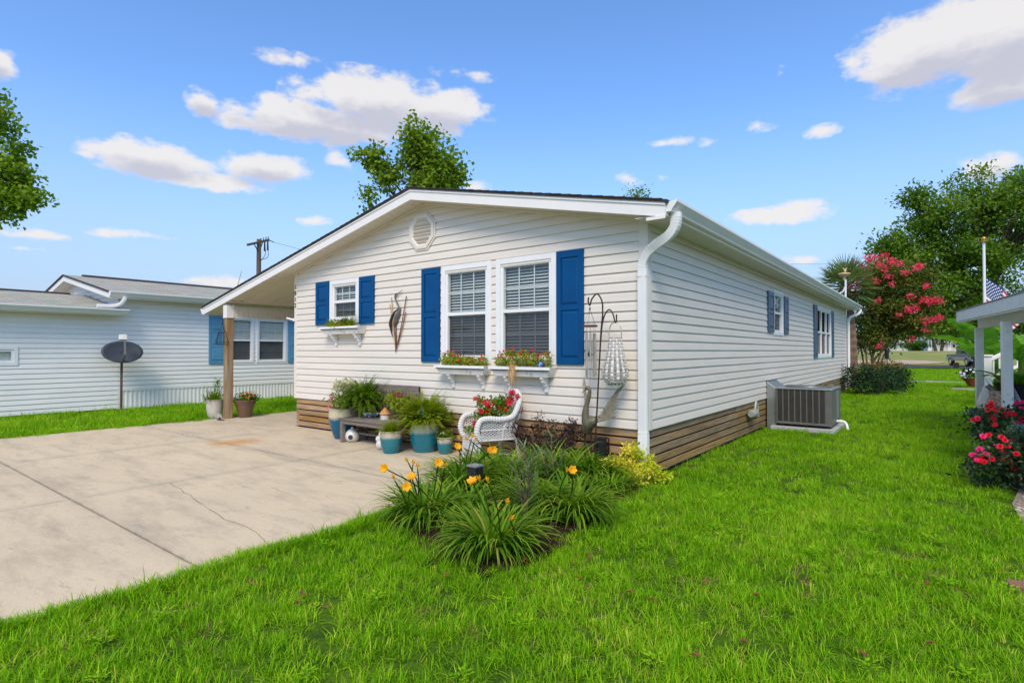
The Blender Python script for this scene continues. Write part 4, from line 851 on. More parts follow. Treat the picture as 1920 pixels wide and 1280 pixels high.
mb = MB(); mb.add([(.025, 0, GZ), (.19, 0, GZ), (.19, 0, .735), (.025, 0, .86), (.025, .82, GZ), (.19, .82, GZ), (.19, .82, .735), (.025, .82, .86)], [(0, 1, 2, 3), (4, 5, 6, 7), (0, 1, 5, 4), (1, 2, 6, 5), (2, 3, 7, 6), (3, 0, 4, 7)]); mb.build('cover', M['galv'], DB, bevel=.006)
mb = MB(); mb.box(.022, .036, -.012, .85, .862, .885); mb.build('flashing', M['galv'], DB)
HF = thing('hose_fitting', 'grey green outdoor tap box with looped hose pipe on the side skirting', 'tap', (0, 4.2, .36))
mb = MB(); mb.lathe([(.001, -.14), (.07, -.14), (.075, .10), (.05, .14), (.001, .14)], 12); o = mb.build('tap_box', surf('grey green plastic', (.30, .32, .27), rough=.5), HF, smooth=True, loc=(.08, .0, 0), rot=(R(90), 0, 0))
mb = MB(); mb.tube(curve([(.09, .10, -.06), (.09, .12, .10), (.09, .19, .19), (.09, .27, .10), (.09, .31, -.08)], 6), .018, 8); mb.tube([(.0, .12, -.05), (.1, .12, -.05)], .03, 8); mb.build('hose_loop', surf('pale hose', (.45, .46, .40), rough=.5), HF, smooth=True)
PV = thing('drain_pipe', 'short white plastic drain pipe bending down beside the air conditioner', 'pipe', (1.16, 5.95, 0))
mb = MB(); mb.tube(curve([(-.06, .0, .135), (.06, -.0, .135), (.11, -.02, .10), (.135, -.06, .03), (.15, -.09, -.02)], 5), .024, 10); mb.build('pipe', M['trim'], PV, smooth=True)
mb = MB(); mb.lathe([(.031, -.02), (.031, .03)], 10); mb.build('collar', M['trim'], PV, loc=(.02, 0, .135), rot=(0, R(90), 0))
# ------------------------------------------------------------------ shepherd's hook with chime and lantern
hb = np.array((-.56, -.25, 0.)); HK = thing('shepherd_hook', 'rusty iron double shepherd hook pole standing before the gable wall', 'garden hook', tuple(hb))
def L_(x, y, Y=-.25): return atY(x, y, Y)-hb
mb = MB(); mb.tube([(0, 0, -.06), L_(1127, 620), L_(1130, 590)]+curve([L_(1130, 590), L_(1129, 566), L_(1120, 551), L_(1110, 560), L_(1106, 572), L_(1103, 566), L_(1103.5, 557)], 5)[1:], .0095, 8); mb.build('hook_pole', M['metal_dark'], HK, smooth=True)
mb = MB(); mb.tube(curve([L_(1126.5, 640), L_(1129, 610), L_(1134, 590), L_(1142, 580.5), L_(1149, 588), L_(1153, 603), L_(1155.5, 603), L_(1156, 589)], 5), .0085, 8); mb.build('hook_arm', M['metal_dark'], HK, smooth=True)
for dx in (-.07, .07): mb = MB(); mb.tube([(dx, 0, -.05), (dx, 0, .09), (0, 0, .10)], .006, 6); mb.build('step_prong', M['metal_dark'], HK)
ch = atY(1106, 573); ch = atY(1106, 574, -.25); CH_ = thing('wind_chime', 'wind chime with five metal tubes under a red wooden disc', 'wind chime', tuple(ch))
def zpx(y, x=1106): return atY(x, y, -.25)[2]-ch[2]
zd = zpx(611); mb = MB(); mb.lathe([(.001, zd-.012), (.088, zd-.012), (.092, zd), (.088, zd+.012), (.001, zd+.012)], 20); mb.build('disc', M['wood_red'], CH_, smooth=True)
mb = MB(); mb.ball((0, 0, -.03), .012, 8, 6)
for k in range(5): a = k*1.2566; mb.tube([(0, 0, -.03), (.08*math.cos(a), .08*math.sin(a), zd)], .0016, 4)
mb.tube([(0, 0, 0), (0, 0, -.04)], .004, 5); mb.build('strings', M['black'], CH_, kind='stuff')
for k, (zb, xx) in enumerate(((710, -.058), (693, -.012), (706, .02), (704, .058), (690, .03))):
    yy = (.02, -.05, .055, .02, -.04)[k]; z1_, z0_ = zpx(625), zpx(zb); mb = MB(); mb.tube([(xx, yy, z0_), (xx, yy, z1_)], .0125, 12); t = mb.build('chime_tube', M['steel'], CH_, smooth=True)
    mb = MB(); mb.tube([(xx, yy, z1_), (xx, yy, zd)], .0014, 4); mb.build('string', M['black'], t)
mb = MB(); mb.tube([(0, 0, zd), (0, 0, zpx(725))], .0014, 4); mb.build('striker_string', M['black'], CH_)
mb = MB(); mb.lathe([(.001, zpx(671)), (.028, zpx(666)), (.030, zpx(664)), (.001, zpx(655))], 10); mb.build('striker', M['black'], CH_)
lt = atY(1153.5, 604, -.25); LT = thing('hanging_lantern', 'pear shaped woven white wire lantern hanging from the iron hook', 'lantern', tuple(lt))
def zl(y): return atY(1153.5, y, -.25)[2]-lt[2]
mb = MB(); mb.tube(curve([(-.075, 0, zl(634)), (-.078, 0, zl(620)), (-.05, 0, zl(608)), (0, 0, zl(604)), (.05, 0, zl(608)), (.078, 0, zl(620)), (.075, 0, zl(634))], 5), .006, 6); mb.build('handle', M['steel'], LT, smooth=True)
prof = [(.076, 633), (.080, 642), (.092, 655), (.112, 670), (.140, 688), (.155, 700), (.150, 708), (.115, 717), (.088, 721)]
pz = [(r_, zl(y)) for r_, y in prof]; zz = np.linspace(pz[0][1], pz[-1][1], 16); rr_ = np.interp(-zz, [-z for r_, z in pz], [r_ for r_, z in pz])
for k in range(14):
    a = k*2*math.pi/14; mb = MB()
    pts = [np.array(((r_+(.004 if (i+k) % 2 else -.004))*math.cos(a), (r_+(.004 if (i+k) % 2 else -.004))*math.sin(a), z)) for i, (r_, z) in enumerate(zip(rr_, zz))]; sdv = np.array((-math.sin(a), math.cos(a), 0))
    for p, q in zip(pts[:-1], pts[1:]):
        wd = .26*np.linalg.norm(p[:2]); mb.add([p-sdv*wd*.42, p+sdv*wd*.42, q+sdv*wd*.42, q-sdv*wd*.42], [(0, 1, 2, 3)])
    mb.build('strip', surf('whitewashed strips', (.76, .74, .70), (.50, .47, .43), rough=.6, scale=30) if k == 0 else bpy.data.materials['whitewashed strips'], LT)
for r_, z in zip(rr_, zz):
    mb = MB(); mb.tube([(r_*math.cos(t), r_*math.sin(t), z) for t in np.linspace(0, 6.2832, 25)], .0042, 5, False); mb.build('hoop', M['steel'], LT)
mb = MB(); mb.lathe([(.001, zl(721)), (.088, zl(721)), (.09, zl(719))], 18); mb.build('bottom', M['metal_dark'], LT)
# crane statue
cb = np.array((-.79, -.22, 0.)); CR = thing('crane_statue', 'bronze metal crane statue with raised feather wings among the lilies', 'statue', tuple(cb))
def K(x, y, Y=-.22): return atY(x, y, Y)-cb
mb = MB(); pts = curve([K(1097, 812), K(1100, 800), K(1106, 792), K(1113, 788), K(1118, 783)], 5); n = len(pts); mb.tube(pts, [.012+.062*math.sin(math.pi*min(1, .12+.85*i/(n-1)))**.8 for i in range(n)], 14)
pts = curve([K(1100, 806), K(1098, 790), K(1097.5, 776), K(1099, 764), K(1102, 752), K(1105, 740), K(1105.5, 731), K(1102, 727), K(1098, 729)], 5); n = len(pts); mb.tube(pts, np.interp(np.linspace(0, 1, n), [0, .2, .45, .75, .9, 1], [.05, .045, .028, .02, .026, .015]), 12); mb.build('body', M['copper'], CR, smooth='all')
mb = MB(); mb.tube([K(1098, 729), K(1090.5, 737)], [.013, .003], 8); mb.build('beak', M['steel'], CR, smooth=True)
for x in (1097, 1109):
    mb = MB(); mb.tube([K(x, 803), K(x-.5, 833, -.2), K(x-1, 862, -.22), K(x-1, 880, -.25)], [.011, .008, .009, .008], 7); mb.build('leg', M['metal_dark'], CR, smooth=True)
def wing(root, tip, side, nf, m, name='wing'):
    root = np.array(root); tip = np.array(tip); ax = tip-root; mb = MB(); hw = np.linalg.norm(ax)
    for k in range(nf):
        t0 = k/nf*.78; a = root+ax*t0; ln = hw*(1-t0)*(.50+.5*(k == nf-1))+.05; d = unit(unit(ax)*.93+np.array(side)*(.62-.52*k/nf)); w_ = .022
        s = unit(np.cross(d, _f0)); mid = a+d*ln*.55; mb.add([a-s*w_*.3, a+s*w_*.3, mid+s*w_, a+d*ln, mid-s*w_, a-s*w_*.3+_f0*.006, a+s*w_*.3+_f0*.006, mid+s*w_+_f0*.006, a+d*ln+_f0*.006, mid-s*w_+_f0*.006], [(0, 1, 2, 3, 4), (9, 8, 7, 6, 5)]+[(i, (i+1) % 5, 5+(i+1) % 5, 5+i) for i in range(5)])
    mb.build(name, m, CR)
wing(K(1114, 792), K(1163, 722), (.75, 0, -.65), 9, M['feather']); wing(K(1099, 775), K(1093.5, 713), (.25, 0, -.2), 3, M['feather'])
# cut-out metal lantern box
lb = atY(1128, 850, -.17)*np.array((1, 1, 0)); LB = thing('garden_light', 'square black metal garden light with leaf cut outs by the corner', 'garden light', tuple(lb)); zt = atY(1128, 820, -.17)[2]
mb = MB(); mb.box(-.062, .062, -.062, .062, zt-.012, zt); mb.build('lid', M['black'], LB)
mb = MB(); mb.box(-.045, .045, -.045, .045, 0, zt-.02); mb.build('core', surf('smoked liner', (.05, .05, .045), rough=.4), LB)
for sx_, sy_ in ((-1, 0), (1, 0), (0, -1), (0, 1)):
    mb = MB()
    for i in range(4):
        for j in range(13):
            u = -.045+.03*i+.006*(rng.random()-.5); z = .02+j*(zt-.05)/13; q = .58+.3*rng.random(); an = rng.random()*3.14
            for t in np.linspace(0, 3.14, 3): pass
            du, dz = .017*math.cos(an), .017*math.sin(an)
            c = np.array((sx_*.06+(abs(sy_))*u, sy_*.06+abs(sx_)*u, z)); dv = np.array((abs(sy_)*du, abs(sx_)*du, dz)); mb.bar(c-dv, c+dv, .006, .009)
    mb.build('cut_out_panel', M['black'], LB)
for i in (-1, 1):
    for j in (-1, 1): mb = MB(); mb.box(i*.062-.006, i*.062+.006, j*.062-.006, j*.062+.006, 0, zt-.012); mb.build('corner_bar', M['black'], LB)
# wall heron
HW = thing('wall_heron', 'metal heron wall art among rusty reeds on the gable siding', 'wall art', tuple(atY(741, 660, -.03)))
ho = np.array(HW.location); h_ = lambda x, y, Y=-.045: atY(x, y, Y)-ho
mb = MB(); mb.tube(curve([h_(749, 578), h_(744, 566), h_(741, 558), h_(742, 552), h_(745, 551)], 5), [.012]*8+[.014]*9+[.017]*3+[.012], 8); mb.tube([h_(745, 552), h_(755, 543)], [.009, .002], 6)
pts = curve([h_(750, 577), h_(747, 588), h_(743, 600), h_(739, 611)], 5); mb.tube(pts, np.interp(np.linspace(0, 1, len(pts)), [0, .4, .8, 1], [.018, .042, .035, .01]), 10); mb.build('body', M['grey_metal'], HW, smooth=True)
mb = MB(); pts = curve([h_(747, 578, -.06), h_(738, 588, -.06), h_(732.5, 603, -.06), h_(733, 616, -.06), h_(736, 632, -.06)], 5); mb.tube(pts, np.interp(np.linspace(0, 1, len(pts)), [0, .3, .6, .85, 1], [.008, .02, .028, .012, .002]), 8); mb.build('wing', M['metal_dark'], HW, smooth=True)
for x in (739.5, 742.5): mb = MB(); mb.tube([h_(x, 606), h_(x+1, 648)], .006, 6); mb.build('leg', M['metal_dark'], HW)
for a, b, mt_ in (((743, 655), (762, 555), 'rust'), ((744, 650), (761, 585), 'rust'), ((742, 655), (739, 610), 'rust'), ((741, 650), (733.5, 557), 'ochre'), ((740, 640), (731, 571), 'ochre'), ((741.5, 660), (741, 640), 'metal_dark')):
    mb = MB(); A_, B_ = h_(*a), h_(*b); mb.tube(curve([A_, (A_+B_)/2+np.array((.012, 0, 0)), B_], 4), .0075, 6); mb.build('reed', M[mt_], HW, smooth=True)
# ------------------------------------------------------------------ solar light in the lilies
sb = gr(891, 938); SLt = thing('solar_light', 'black solar stake light with square grey panel top amid lilies', 'solar light', (sb[0], sb[1], 0))
mb = MB(); mb.box(-.055, .055, -.055, .055, .20, .33); mb.build('lamp_head', M['black'], SLt, bevel=.006)
mb = MB(); mb.box(-.062, .062, -.062, .062, .331, .345); mb.build('solar_panel', surf('solar panel', (.20, .22, .25), rough=.2), SLt)
mb = MB(); mb.box(-.02, .02, -.02, .02, -.02, .20); mb.build('stake', M['black'], SLt)
# ------------------------------------------------------------------ bench
BX0, BX1, BY0, BY1 = -4.88, -3.62, -.65, -.10
BN = thing('garden_bench', 'weathered grey wooden bench with slatted back under the wall heron', 'bench', (BX0, BY0, 0)); BW = BX1-BX0; BD = BY1-BY0
for x in (0, BW-.06):
    mb = MB(); mb.box(x, x+.06, 0, .06, 0, .355); mb.build('leg', M['bench'], BN, bevel=.004)
    mb = MB(); mb.add([(x+i*.06, y, z) for i in (0, 1) for y, z in ((BD-.10, 0), (BD-.04, 0), (BD, .90), (BD-.05, .90))], [(0, 1, 2, 3), (4, 5, 6, 7), (0, 1, 5, 4), (1, 2, 6, 5), (2, 3, 7, 6), (3, 0, 4, 7)]); mb.build('leg', M['bench'], BN, bevel=.004)
    mb = MB(); mb.box(x+.012, x+.048, .06, BD-.10, .12, .16); mb.build('stretcher', M['bench'], BN)
mb = MB(); mb.box(.0, BW, .004, .034, .295, .355); mb.build('front_rail', M['bench'], BN, bevel=.004)
mb = MB(); mb.box(.06, BW-.06, .20, .24, .12, .155); mb.build('stretcher', M['bench'], BN)
for k in range(6): mb = MB(); y = -.015+k*.078; mb.box(-.02, BW+.02, y, y+.066, .357, .385); mb.build('seat_slat', M['bench'], BN, bevel=.004)
def by(z): return BD-.075+.05*(z-.35)/.55
mb = MB(); mb.bar((0.0, by(.86), .86), (BW, by(.86), .86), .035, .095, up=(0, -.09, 1)); mb.build('top_rail', M['bench'], BN, bevel=.005)
mb = MB(); mb.bar((0.06, by(.47), .47), (BW-.06, by(.47), .47), .03, .05); mb.build('lower_rail', M['bench'], BN)
mb = MB(); mb.bar((0.06, by(.755)+.004, .755), (BW-.06, by(.755)+.004, .755), .014, .028); mb.build('lattice_rail', M['bench'], BN)
for k in range(15): mb = MB(); x = .09+k*(BW-.18)/14; mb.bar((x, by(.49), .49), (x, by(.815), .815), .034, .016, up=(0, 1, 0)); mb.build('back_slat', M['bench'], BN)
ZSEAT = .385
# gourd birdhouse, figurine, bowl, little house on and under the bench
p = gr(655, 830); GB = thing('gourd_birdhouse', 'white round gourd birdhouse with dark hole on the concrete under the bench', 'birdhouse', (p[0]-.06, p[1]+.10, 0))
M['ceramic'] = surf('white ceramic', (.70, .68, .61), (.62, .60, .53), rough=.35, scale=9)
mb = MB(); mb.lathe([(.04, 0), (.085, .015), (.108, .06), (.112, .10), (.10, .145), (.065, .185), (.032, .205), (.022, .215), (.024, .232), (.012, .24), (.001, .24)], 22); mb.build('body', M['ceramic'], GB, smooth='all')
vd = unit(np.array((CAM[0]-p[0], CAM[1]-p[1]))); hd = np.array((vd[0]*.9-vd[1]*-.25, vd[1]*.9+vd[0]*-.25)); hd = unit(hd)
mb = MB(); c = np.array((hd[0]*.110, hd[1]*.110, .088)); mb.tube([c-np.array((hd[0], hd[1], 0))*.03, c+np.array((hd[0], hd[1], 0))*.003], .036, 16); mb.build('entrance', M['dark'], GB)
p = gr(712, 843); RB = thing('figurine', 'small white rounded figurine half hidden behind the teal pot', 'figurine', (p[0], p[1]+.03, 0))
mb = MB(); mb.ball((0, 0, .075), .08, 14, 9, (1, 1, .95)); mb.ball((-.03, -.02, .155), .05, 12, 8); mb.ball((.06, .03, .06), .035, 10, 6); mb.build('body', M['ceramic'], RB, smooth='all')
for dx in (-.015, .02): mb = MB(); mb.ball((-.03+dx, 0, .215), .016, 8, 6, (1, .6, 2.4)); mb.build('ear', M['ceramic'], RB, smooth='all')
def on_seat(x, y, back=0.): q = gr(x, y, ZSEAT); return (q[0], q[1]+back, ZSEAT)
M['bluewhite'] = surf('blue and white glaze', (.72, .73, .74), (.07, .09, .20), rough=.25, scale=14, detail=1, contrast=(.50, .54))
q = on_seat(686, 783.5, .13); BO = thing('bowl', 'blue and white patterned bowl with a grey bird on the bench seat', 'bowl', (q[0], q[1], ZSEAT))
mb = MB(); mb.lathe([(.075, 0), (.12, .02), (.145, .06), (.15, .085), (.138, .085), (.125, .05), (.001, .03)], 24); mb.build('dish', M['bluewhite'], BO, smooth=True)
mb = MB(); mb.ball((.03, -.02, .125), .038, 10, 7, (1.3, 1, .9)); mb.ball((.075, -.02, .165), .024, 8, 6); mb.tube([(0, -.02, .13), (-.06, -.02, .115)], [.018, .006], 6); mb.tube([(.095, -.02, .163), (.115, -.02, .158)], [.007, .001], 5); mb.build('bird', M['grey_metal'], BO, smooth='all')
q = on_seat(712, 787, .10); LH = thing('birdhouse', 'little white birdhouse with orange cone roof on the bench seat', 'birdhouse', (q[0], q[1], ZSEAT))
mb = MB(); mb.lathe([(.068, 0), (.070, .085), (.001, .085)], 20); mb.build('body', M['ceramic'], LH, smooth=True)
mb = MB(); mb.lathe([(.084, .078), (.088, .085), (.045, .14), (.008, .178), (.001, .18)], 20); mb.build('roof', surf('orange clay', (.60, .26, .07), (.50, .21, .06), rough=.7, scale=12), LH, smooth=True)
mb = MB(); mb.tube([(-.055, -.045, .05), (-.062, -.052, .05)], .015, 10); mb.build('entrance', M['dark'], LH)
# ------------------------------------------------------------------ window boxes
def wbox(name_l, u0, u1, zt, nb=2, u_bal=0.):
    T = thing('window_box', name_l, 'window box', (u0, 0, zt)); w_ = u1-u0; h = .125
    mb = MB(); V = [(x, y, z) for (a, b, y0, y1, z) in ((.05, w_-.05, -.17, -.02, -h), (0, w_, -.215, -.02, 0), (.018, w_-.018, -.197, -.036, 0), (.05, w_-.05, -.16, -.04, -h+.03)) for x, y in ((a, y0), (b, y0), (b, y1), (a, y1))]
    mb.add(V, [(0, 1, 2, 3), (12, 13, 14, 15)]+[(l*4+i, l*4+(i+1) % 4, l*4+4+(i+1) % 4, l*4+4+i) for l in range(3) for i in range(4)]); mb.build('planter', M['white_wood'], T)
    mb = MB(); mb.box(-.014, w_+.014, -.232, -.2155, -.034, .004); mb.build('lip', M['white_wood'], T)
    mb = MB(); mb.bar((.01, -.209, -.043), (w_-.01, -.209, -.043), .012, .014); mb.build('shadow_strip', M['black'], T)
    mb = MB(); mb.box(.03, w_-.03, -.18, -.045, -.05, -.022); mb.build('soil', M['soil'], T)
    for f in (.22, .84):
        x = w_*f; prof = [(-.022, -h), (-.16, -h), (-.165, -h-.022), (-.145, -h-.035), (-.135, -h-.07), (-.10, -h-.085), (-.085, -h-.125), (-.06, -h-.14), (-.055, -h-.195), (-.022, -h-.205)]
        mb = MB(); mb.prism([(x, y, z) for y, z in prof], (-.022, 0, 0), (.022, 0, 0)); mb.build('bracket', M['white_wood'], T)
    return T, w_
def red_plants(T, w_, k, hgt=.16, ncl=7):
    lv = Leaves(); fl = Leaves()
    for i in range(ncl):
        x = .06+(w_-.12)*(i+.5)/ncl+.03*(rng.random()-.5); h = hgt*(.5+.7*rng.random()); bush(lv, (x, -.12, h*.5), (.07, .06, h*.6), k, .045, .45, .75, .5)
        for j in range(4): c = np.array((x+.10*(rng.random()-.5), -.12+.12*(rng.random()-.7), h*(.6+.65*rng.random()))); fl.flower(c, (rng.random()-.5, -.8, .5), .021, 5, .2+.6*rng.random(), w=.8)
    lv.build('foliage', M['fern'], T); fl.build('blossoms', M['red'], T)
T, w_ = wbox('small white window box of green and rust foliage below the small window', -6.10, -5.03, 1.862)
lv = Leaves(); bush(lv, (w_*.42, -.12, .03), (.38, .09, .085), 800, .045, .4, .6, .9, clumps=16, cs=.22); bush(lv, (w_*.55, -.12, .06), (.10, .08, .08), 160, .05, .4, .2, .4)
k = 90; lv.strap(np.stack([w_*.66+.10*rng.normal(size=k), -.11+.03*rng.normal(size=k), 0*np.ones(k)], 1), rng.random(k)*6.28, .18+.22*rng.random(k), .006, .1+.5*rng.random(k), 1.+rng.random(k), .5*rng.random(k), 4); lv.build('foliage', M['fern'], T)
lv = Leaves(); bush(lv, (w_*.5, -.13, .05), (.12, .07, .06), 160, .045, .5, .4, .8); lv.build('rust_foliage', leafmat('rust leaves', [(.20, .07, .02), (.36, .16, .04)], .2), T)
T, w_ = wbox('white window box with red flowers below the left half of the big window', -3.20, -2.27, 1.235); red_plants(T, w_, 150)
T, w_ = wbox('white window box with red flowers, raffia and blue ball below the right half', -2.16, -1.20, 1.235); red_plants(T, w_, 150, .2)
mb = MB(); mb.ball((w_-.16, -.15, .035), .045, 14, 10); mb.build('glass_ball', surf('blue ball', (.02, .05, .30), (.25, .35, .60), rough=.1, scale=18, contrast=(.5, .6)), T, smooth='all')
lv = Leaves(); k = 46; x0 = .40; lv.strap(np.stack([x0+.02*rng.normal(size=k), -.235-.02*rng.random(k), .03*np.ones(k)], 1), rng.random(k)*6.28, .18+.22*rng.random(k), .007, 2.6+.4*rng.random(k), .2, .3+.7*rng.random(k), 4); bush(lv, (x0, -.235, .03), (.03, .02, .04), 40, .06, .15, .8, .4); lv.build('raffia', leafmat('raffia', [(.50, .30, .10), (.64, .44, .20)], .2), T)
# ------------------------------------------------------------------ pots and what grows in them
def pot(T, prof, m, n=30, soil=None, name='pot'):
    mb = MB(); top = prof[-1]; inner = [(top[0]-.018, top[1]), (top[0]-.022, top[1]-.04), (.001, top[1]-.045)]
    mb.lathe(prof+inner[:2], n); o = mb.build(name, m, T, smooth=True)
    mb = MB(); mb.lathe([(.001, top[1]-.035), (top[0]-.02, top[1]-.035)], n); mb.build('soil', M['soil'], T); return top[1]-.035
def body(rb, rm, rt, h, lip=.012, n=9, k=.62):
    """planter outline: base, widest point, rim with lip"""
    t = np.linspace(0, 1, n); r = rb+(rm-rb)*np.sin(np.minimum(t/k, 1)*math.pi/2)**.9; r = np.where(t > k, rm+(rt-rm)*((t-k)/(1-k))**2, r)
    return [(rb*.9, 0)]+[(float(a), float(b)*h*.96+.004) for a, b in zip(r, t)]+[(rt+lip*.2, h*.962), (rt+lip, h*.97), (rt+lip, h*.992), (rt+lip*.6, h)]
p = np.array((-5.20, -.36, 0)); T = thing('potted_plant', 'tall teal and cream glazed pot with cream and pink blooms left of the bench', 'potted plant', tuple(p))
z = pot(T, body(.135, .235, .232, .50, k=.8), glaze('tall pot glaze', (.62, .54, .36), (.004, .12, .20), .345, .035, .05, (.003, .08, .15)))
lv = Leaves(); bush(lv, (-.02, .02, z+.30), (.26, .2, .16), 420, .075, .42, .55, .8, clumps=18, cs=.25); bush(lv, (.3, .05, z+.33), (.25, .12, .13), 200, .065, .42, .5, .8, clumps=10, cs=.25); lv.build('variegated_foliage', M['varieg'], T)
lv = Leaves(); bush(lv, (0, 0, z+.16), (.20, .18, .13), 380, .06, .45, .5, .6, clumps=12, cs=.3)
for a in range(7): lv.strap([(.1*math.cos(a), .1*math.sin(a), z)], a, .34, .008, .15+.2*rng.random(), .3, .4, 4)
lv.build('foliage', M['fern_dk'], T)
fl = Leaves()
for c in ((-.14, -.14, z+.20), (-.20, -.10, z+.14), (-.12, -.17, z+.08), (-.10, -.20, z+.03), (-.06, -.2, z+.22)):
    for j in range(4): fl.flower(np.array(c)+rng.normal(size=3)*.018, (-.2, -1, .3), .028, 5, .6, w=.8)
fl.build('pink_blossoms', leafmat('soft pink blossom', [(.60, .06, .20), (.78, .25, .38)], .2), T)
# fern on the bench
q = on_seat(668, 782, .17); T = thing('potted_fern', 'lush arching green fern standing on the left end of the bench', 'potted fern', (q[0]+.02, q[1], ZSEAT))
z = pot(T, body(.08, .115, .12, .17), M['brown_pot'], 20); lv = Leaves(); fern(lv, (-.02, -.03, z+.04), 280, .62, pin=.07, cb=.5, lean0=.1, lean1=1.35, droop=1.35, npin=28); bush(lv, (0, -.02, z+.12), (.30, .24, .20), 900, .06, .35, .5, .7, clumps=24, cs=.25); lv.build('fronds', M['fern_dk'], T)
q = on_seat(735, 788, .24); T = thing('potted_plant', 'magenta flowered yellow green plant in a brown pot on the bench', 'potted plant', (q[0], q[1], ZSEAT))
z = pot(T, body(.08, .11, .115, .15), M['brown_pot'], 20); lv = Leaves(); bush(lv, (0, -.03, z+.13), (.34, .18, .16), 1200, .06, .5, .6, .8, clumps=26, cs=.22); lv.build('foliage', M['fern'], T)
fl = Leaves()
for cx, cz in ((-.13, .22), (-.10, .25), (-.16, .19), (.0, .27), (.03, .24), (-.02, .23)):
    for j in range(7): fl.flower(np.array((cx, -.10, z+cz))+rng.normal(size=3)*.018, (-.1, -.9, .4), .03, 5, .5, w=.9)
fl.build('magenta_blossoms', M['magenta'], T)
q = on_seat(738, 784, .12); T = thing('woven_basket', 'small brown woven basket beside the birdhouse on the bench', 'basket', (q[0]+.06, q[1], ZSEAT))
mb = MB(); mb.lathe([(.06, 0)]+[(.065+.02*math.sin(i*.35)+(.004 if i % 2 else 0), .014*i+.004) for i in range(1, 10)]+[(.06, .13), (.05, .06), (.001, .05)], 22); mb.build('basket', surf('brown weave', (.13, .075, .05), (.08, .045, .03), rough=.8, scale=40, bump=.5), T, smooth=False)
# teal pots before the bench
def teal(name, x, y, rb, rm, rt, h, zt, lab, k=.7, back=.1, top=(.50, .43, .33), low=(.022, .20, .225), c3=(.012, .14, .18)):
    g_ = gr(x, y); v = unit(g_[:2]-CAM[:2]); T = thing('potted_plant', lab, 'potted plant', (g_[0]+v[0]*rb*.9, g_[1]+v[1]*rb*.9, 0))
    return T, pot(T, body(rb, rm, rt, h, k=k), glaze(name, top, low, zt, .02, .02, c3))
T, z = teal('teal pot glaze', 733, 851, .10, .152, .152, .315, .225, 'medium teal pot with sand coloured rim and fine feathery greenery')
lv = Leaves(); fern(lv, (0, 0, z), 90, .30, pin=.034, cb=.55, lean0=.1, lean1=1.3, droop=1.2, npin=18); k = 130; lv.strap(np.stack([.05*rng.normal(size=k), .05*rng.normal(size=k), z*np.ones(k)], 1), rng.random(k)*6.28, .12+.16*rng.random(k), .005, .2+1.*rng.random(k), .9, .3+.6*rng.random(k), 4); lv.build('fronds', M['fern'], T)
T, z = teal('large pot glaze', 796, 849, .15, .215, .212, .41, .285, 'large teal glazed pot with big yellow green fern and blue pinwheel', low=(.008, .15, .23), c3=(.02, .20, .22), top=(.36, .40, .30))
lv = Leaves(); fern(lv, (0, 0, z), 230, .60, pin=.09, cb=.52, lean0=.1, lean1=1.3, droop=1.15, npin=24); bush(lv, (0, 0, z+.14), (.30, .28, .18), 700, .07, .4, .5, .7, clumps=20, cs=.25); lv.build('fronds', M['fern'], T)
mb = MB(); mb.tube([(.05, -.1, z), (.10, -.14, z+.20)], .004, 5); mb.build('pinwheel_stick', M['steel'], T)
fl = Leaves()
for j in range(2): fl.flower((.10, -.15-.004*j, z+.21), (.3, -.9, .2), .055, 8, .5, w=.4, cup=.1)
fl.build('pinwheel', leafmat('blue pinwheel', [(.02, .20, .50), (.10, .45, .75)], .1), T)
T, z = teal('small pot glaze', 834, 852, .075, .108, .108, .235, .165, 'small teal pot with sand rim and low green herb')
lv = Leaves(); bush(lv, (-.02, 0, z+.05), (.12, .10, .06), 420, .032, .6, .55, .6, clumps=12, cs=.3); lv.build('foliage', M['fern_dk'], T)
fl = Leaves()
for j in range(14): fl.flower((.12*(rng.random()-.5), -.06+.1*(rng.random()-.5), z+.08+.03*rng.random()), (0, -.5, 1), .012, 5, .5)
fl.build('blossoms', leafmat('pale yellow blossom', [(.6, .55, .25), (.7, .68, .4)], .2), T)
# pots at the carport post, stone shell
T = thing('potted_plant', 'cream stone urn with spiky green plants beside the carport post', 'potted plant', tuple(gr(398, 785)*np.array((1, 1, 0))+np.array((-.12, .1, 0))))
z = pot(T, body(.115, .165, .165, .40, k=.75), M['cream_pot']); lv = Leaves(); k = 90
lv.strap(np.stack([.07*rng.normal(size=k), .07*rng.normal(size=k), z*np.ones(k)], 1), rng.random(k)*6.28, .22+.22*rng.random(k), .028, .2+1.1*rng.random(k), .5+.6*rng.random(k), .2+.8*rng.random(k), 4)
for a in range(40): lv.leaf([(.12+.02*rng.normal(), .0, z+.22+.25*rng.random())], [(math.cos(a*2.4), math.sin(a*2.4), .5)], [(0, 0, 1)], .14, .022, .1+.3*rng.random())
mb = MB(); mb.tube([(.10, 0, z), (.12, 0, z+.46)], .006, 5); mb.build('stem', M['fern_dk'], T); lv.build('foliage', M['fern_dk'], T)
g_ = gr(455, 783); T = thing('potted_plant', 'brown plastic pot with coral red flowers right of the carport post', 'potted plant', (g_[0]-.10, g_[1]+.10, 0))
z = pot(T, [(.13, 0), (.135, .03), (.145, .032), (.145, .05), (.14, .052), (.20, .30), (.215, .302), (.22, .34), (.235, .345), (.24, .375), (.235, .38)], M['brown_pot'])
lv = Leaves(); bush(lv, (0, 0, z+.08), (.21, .2, .10), 620, .05, .55, .35, .7, clumps=16, cs=.28); lv.build('foliage', M['fern_dk'], T); fl = Leaves()
for j in range(34): a = rng.random()*6.28; r_ = .2*rng.random()**.5; fl.flower((r_*math.cos(a)+.05, r_*math.sin(a), z+.17-.10*(r_/.2)**2+.03*rng.random()), (0, -.5, .8), .028, 5, rng.random(), w=.9)
fl.build('blossoms', M['coral'], T)
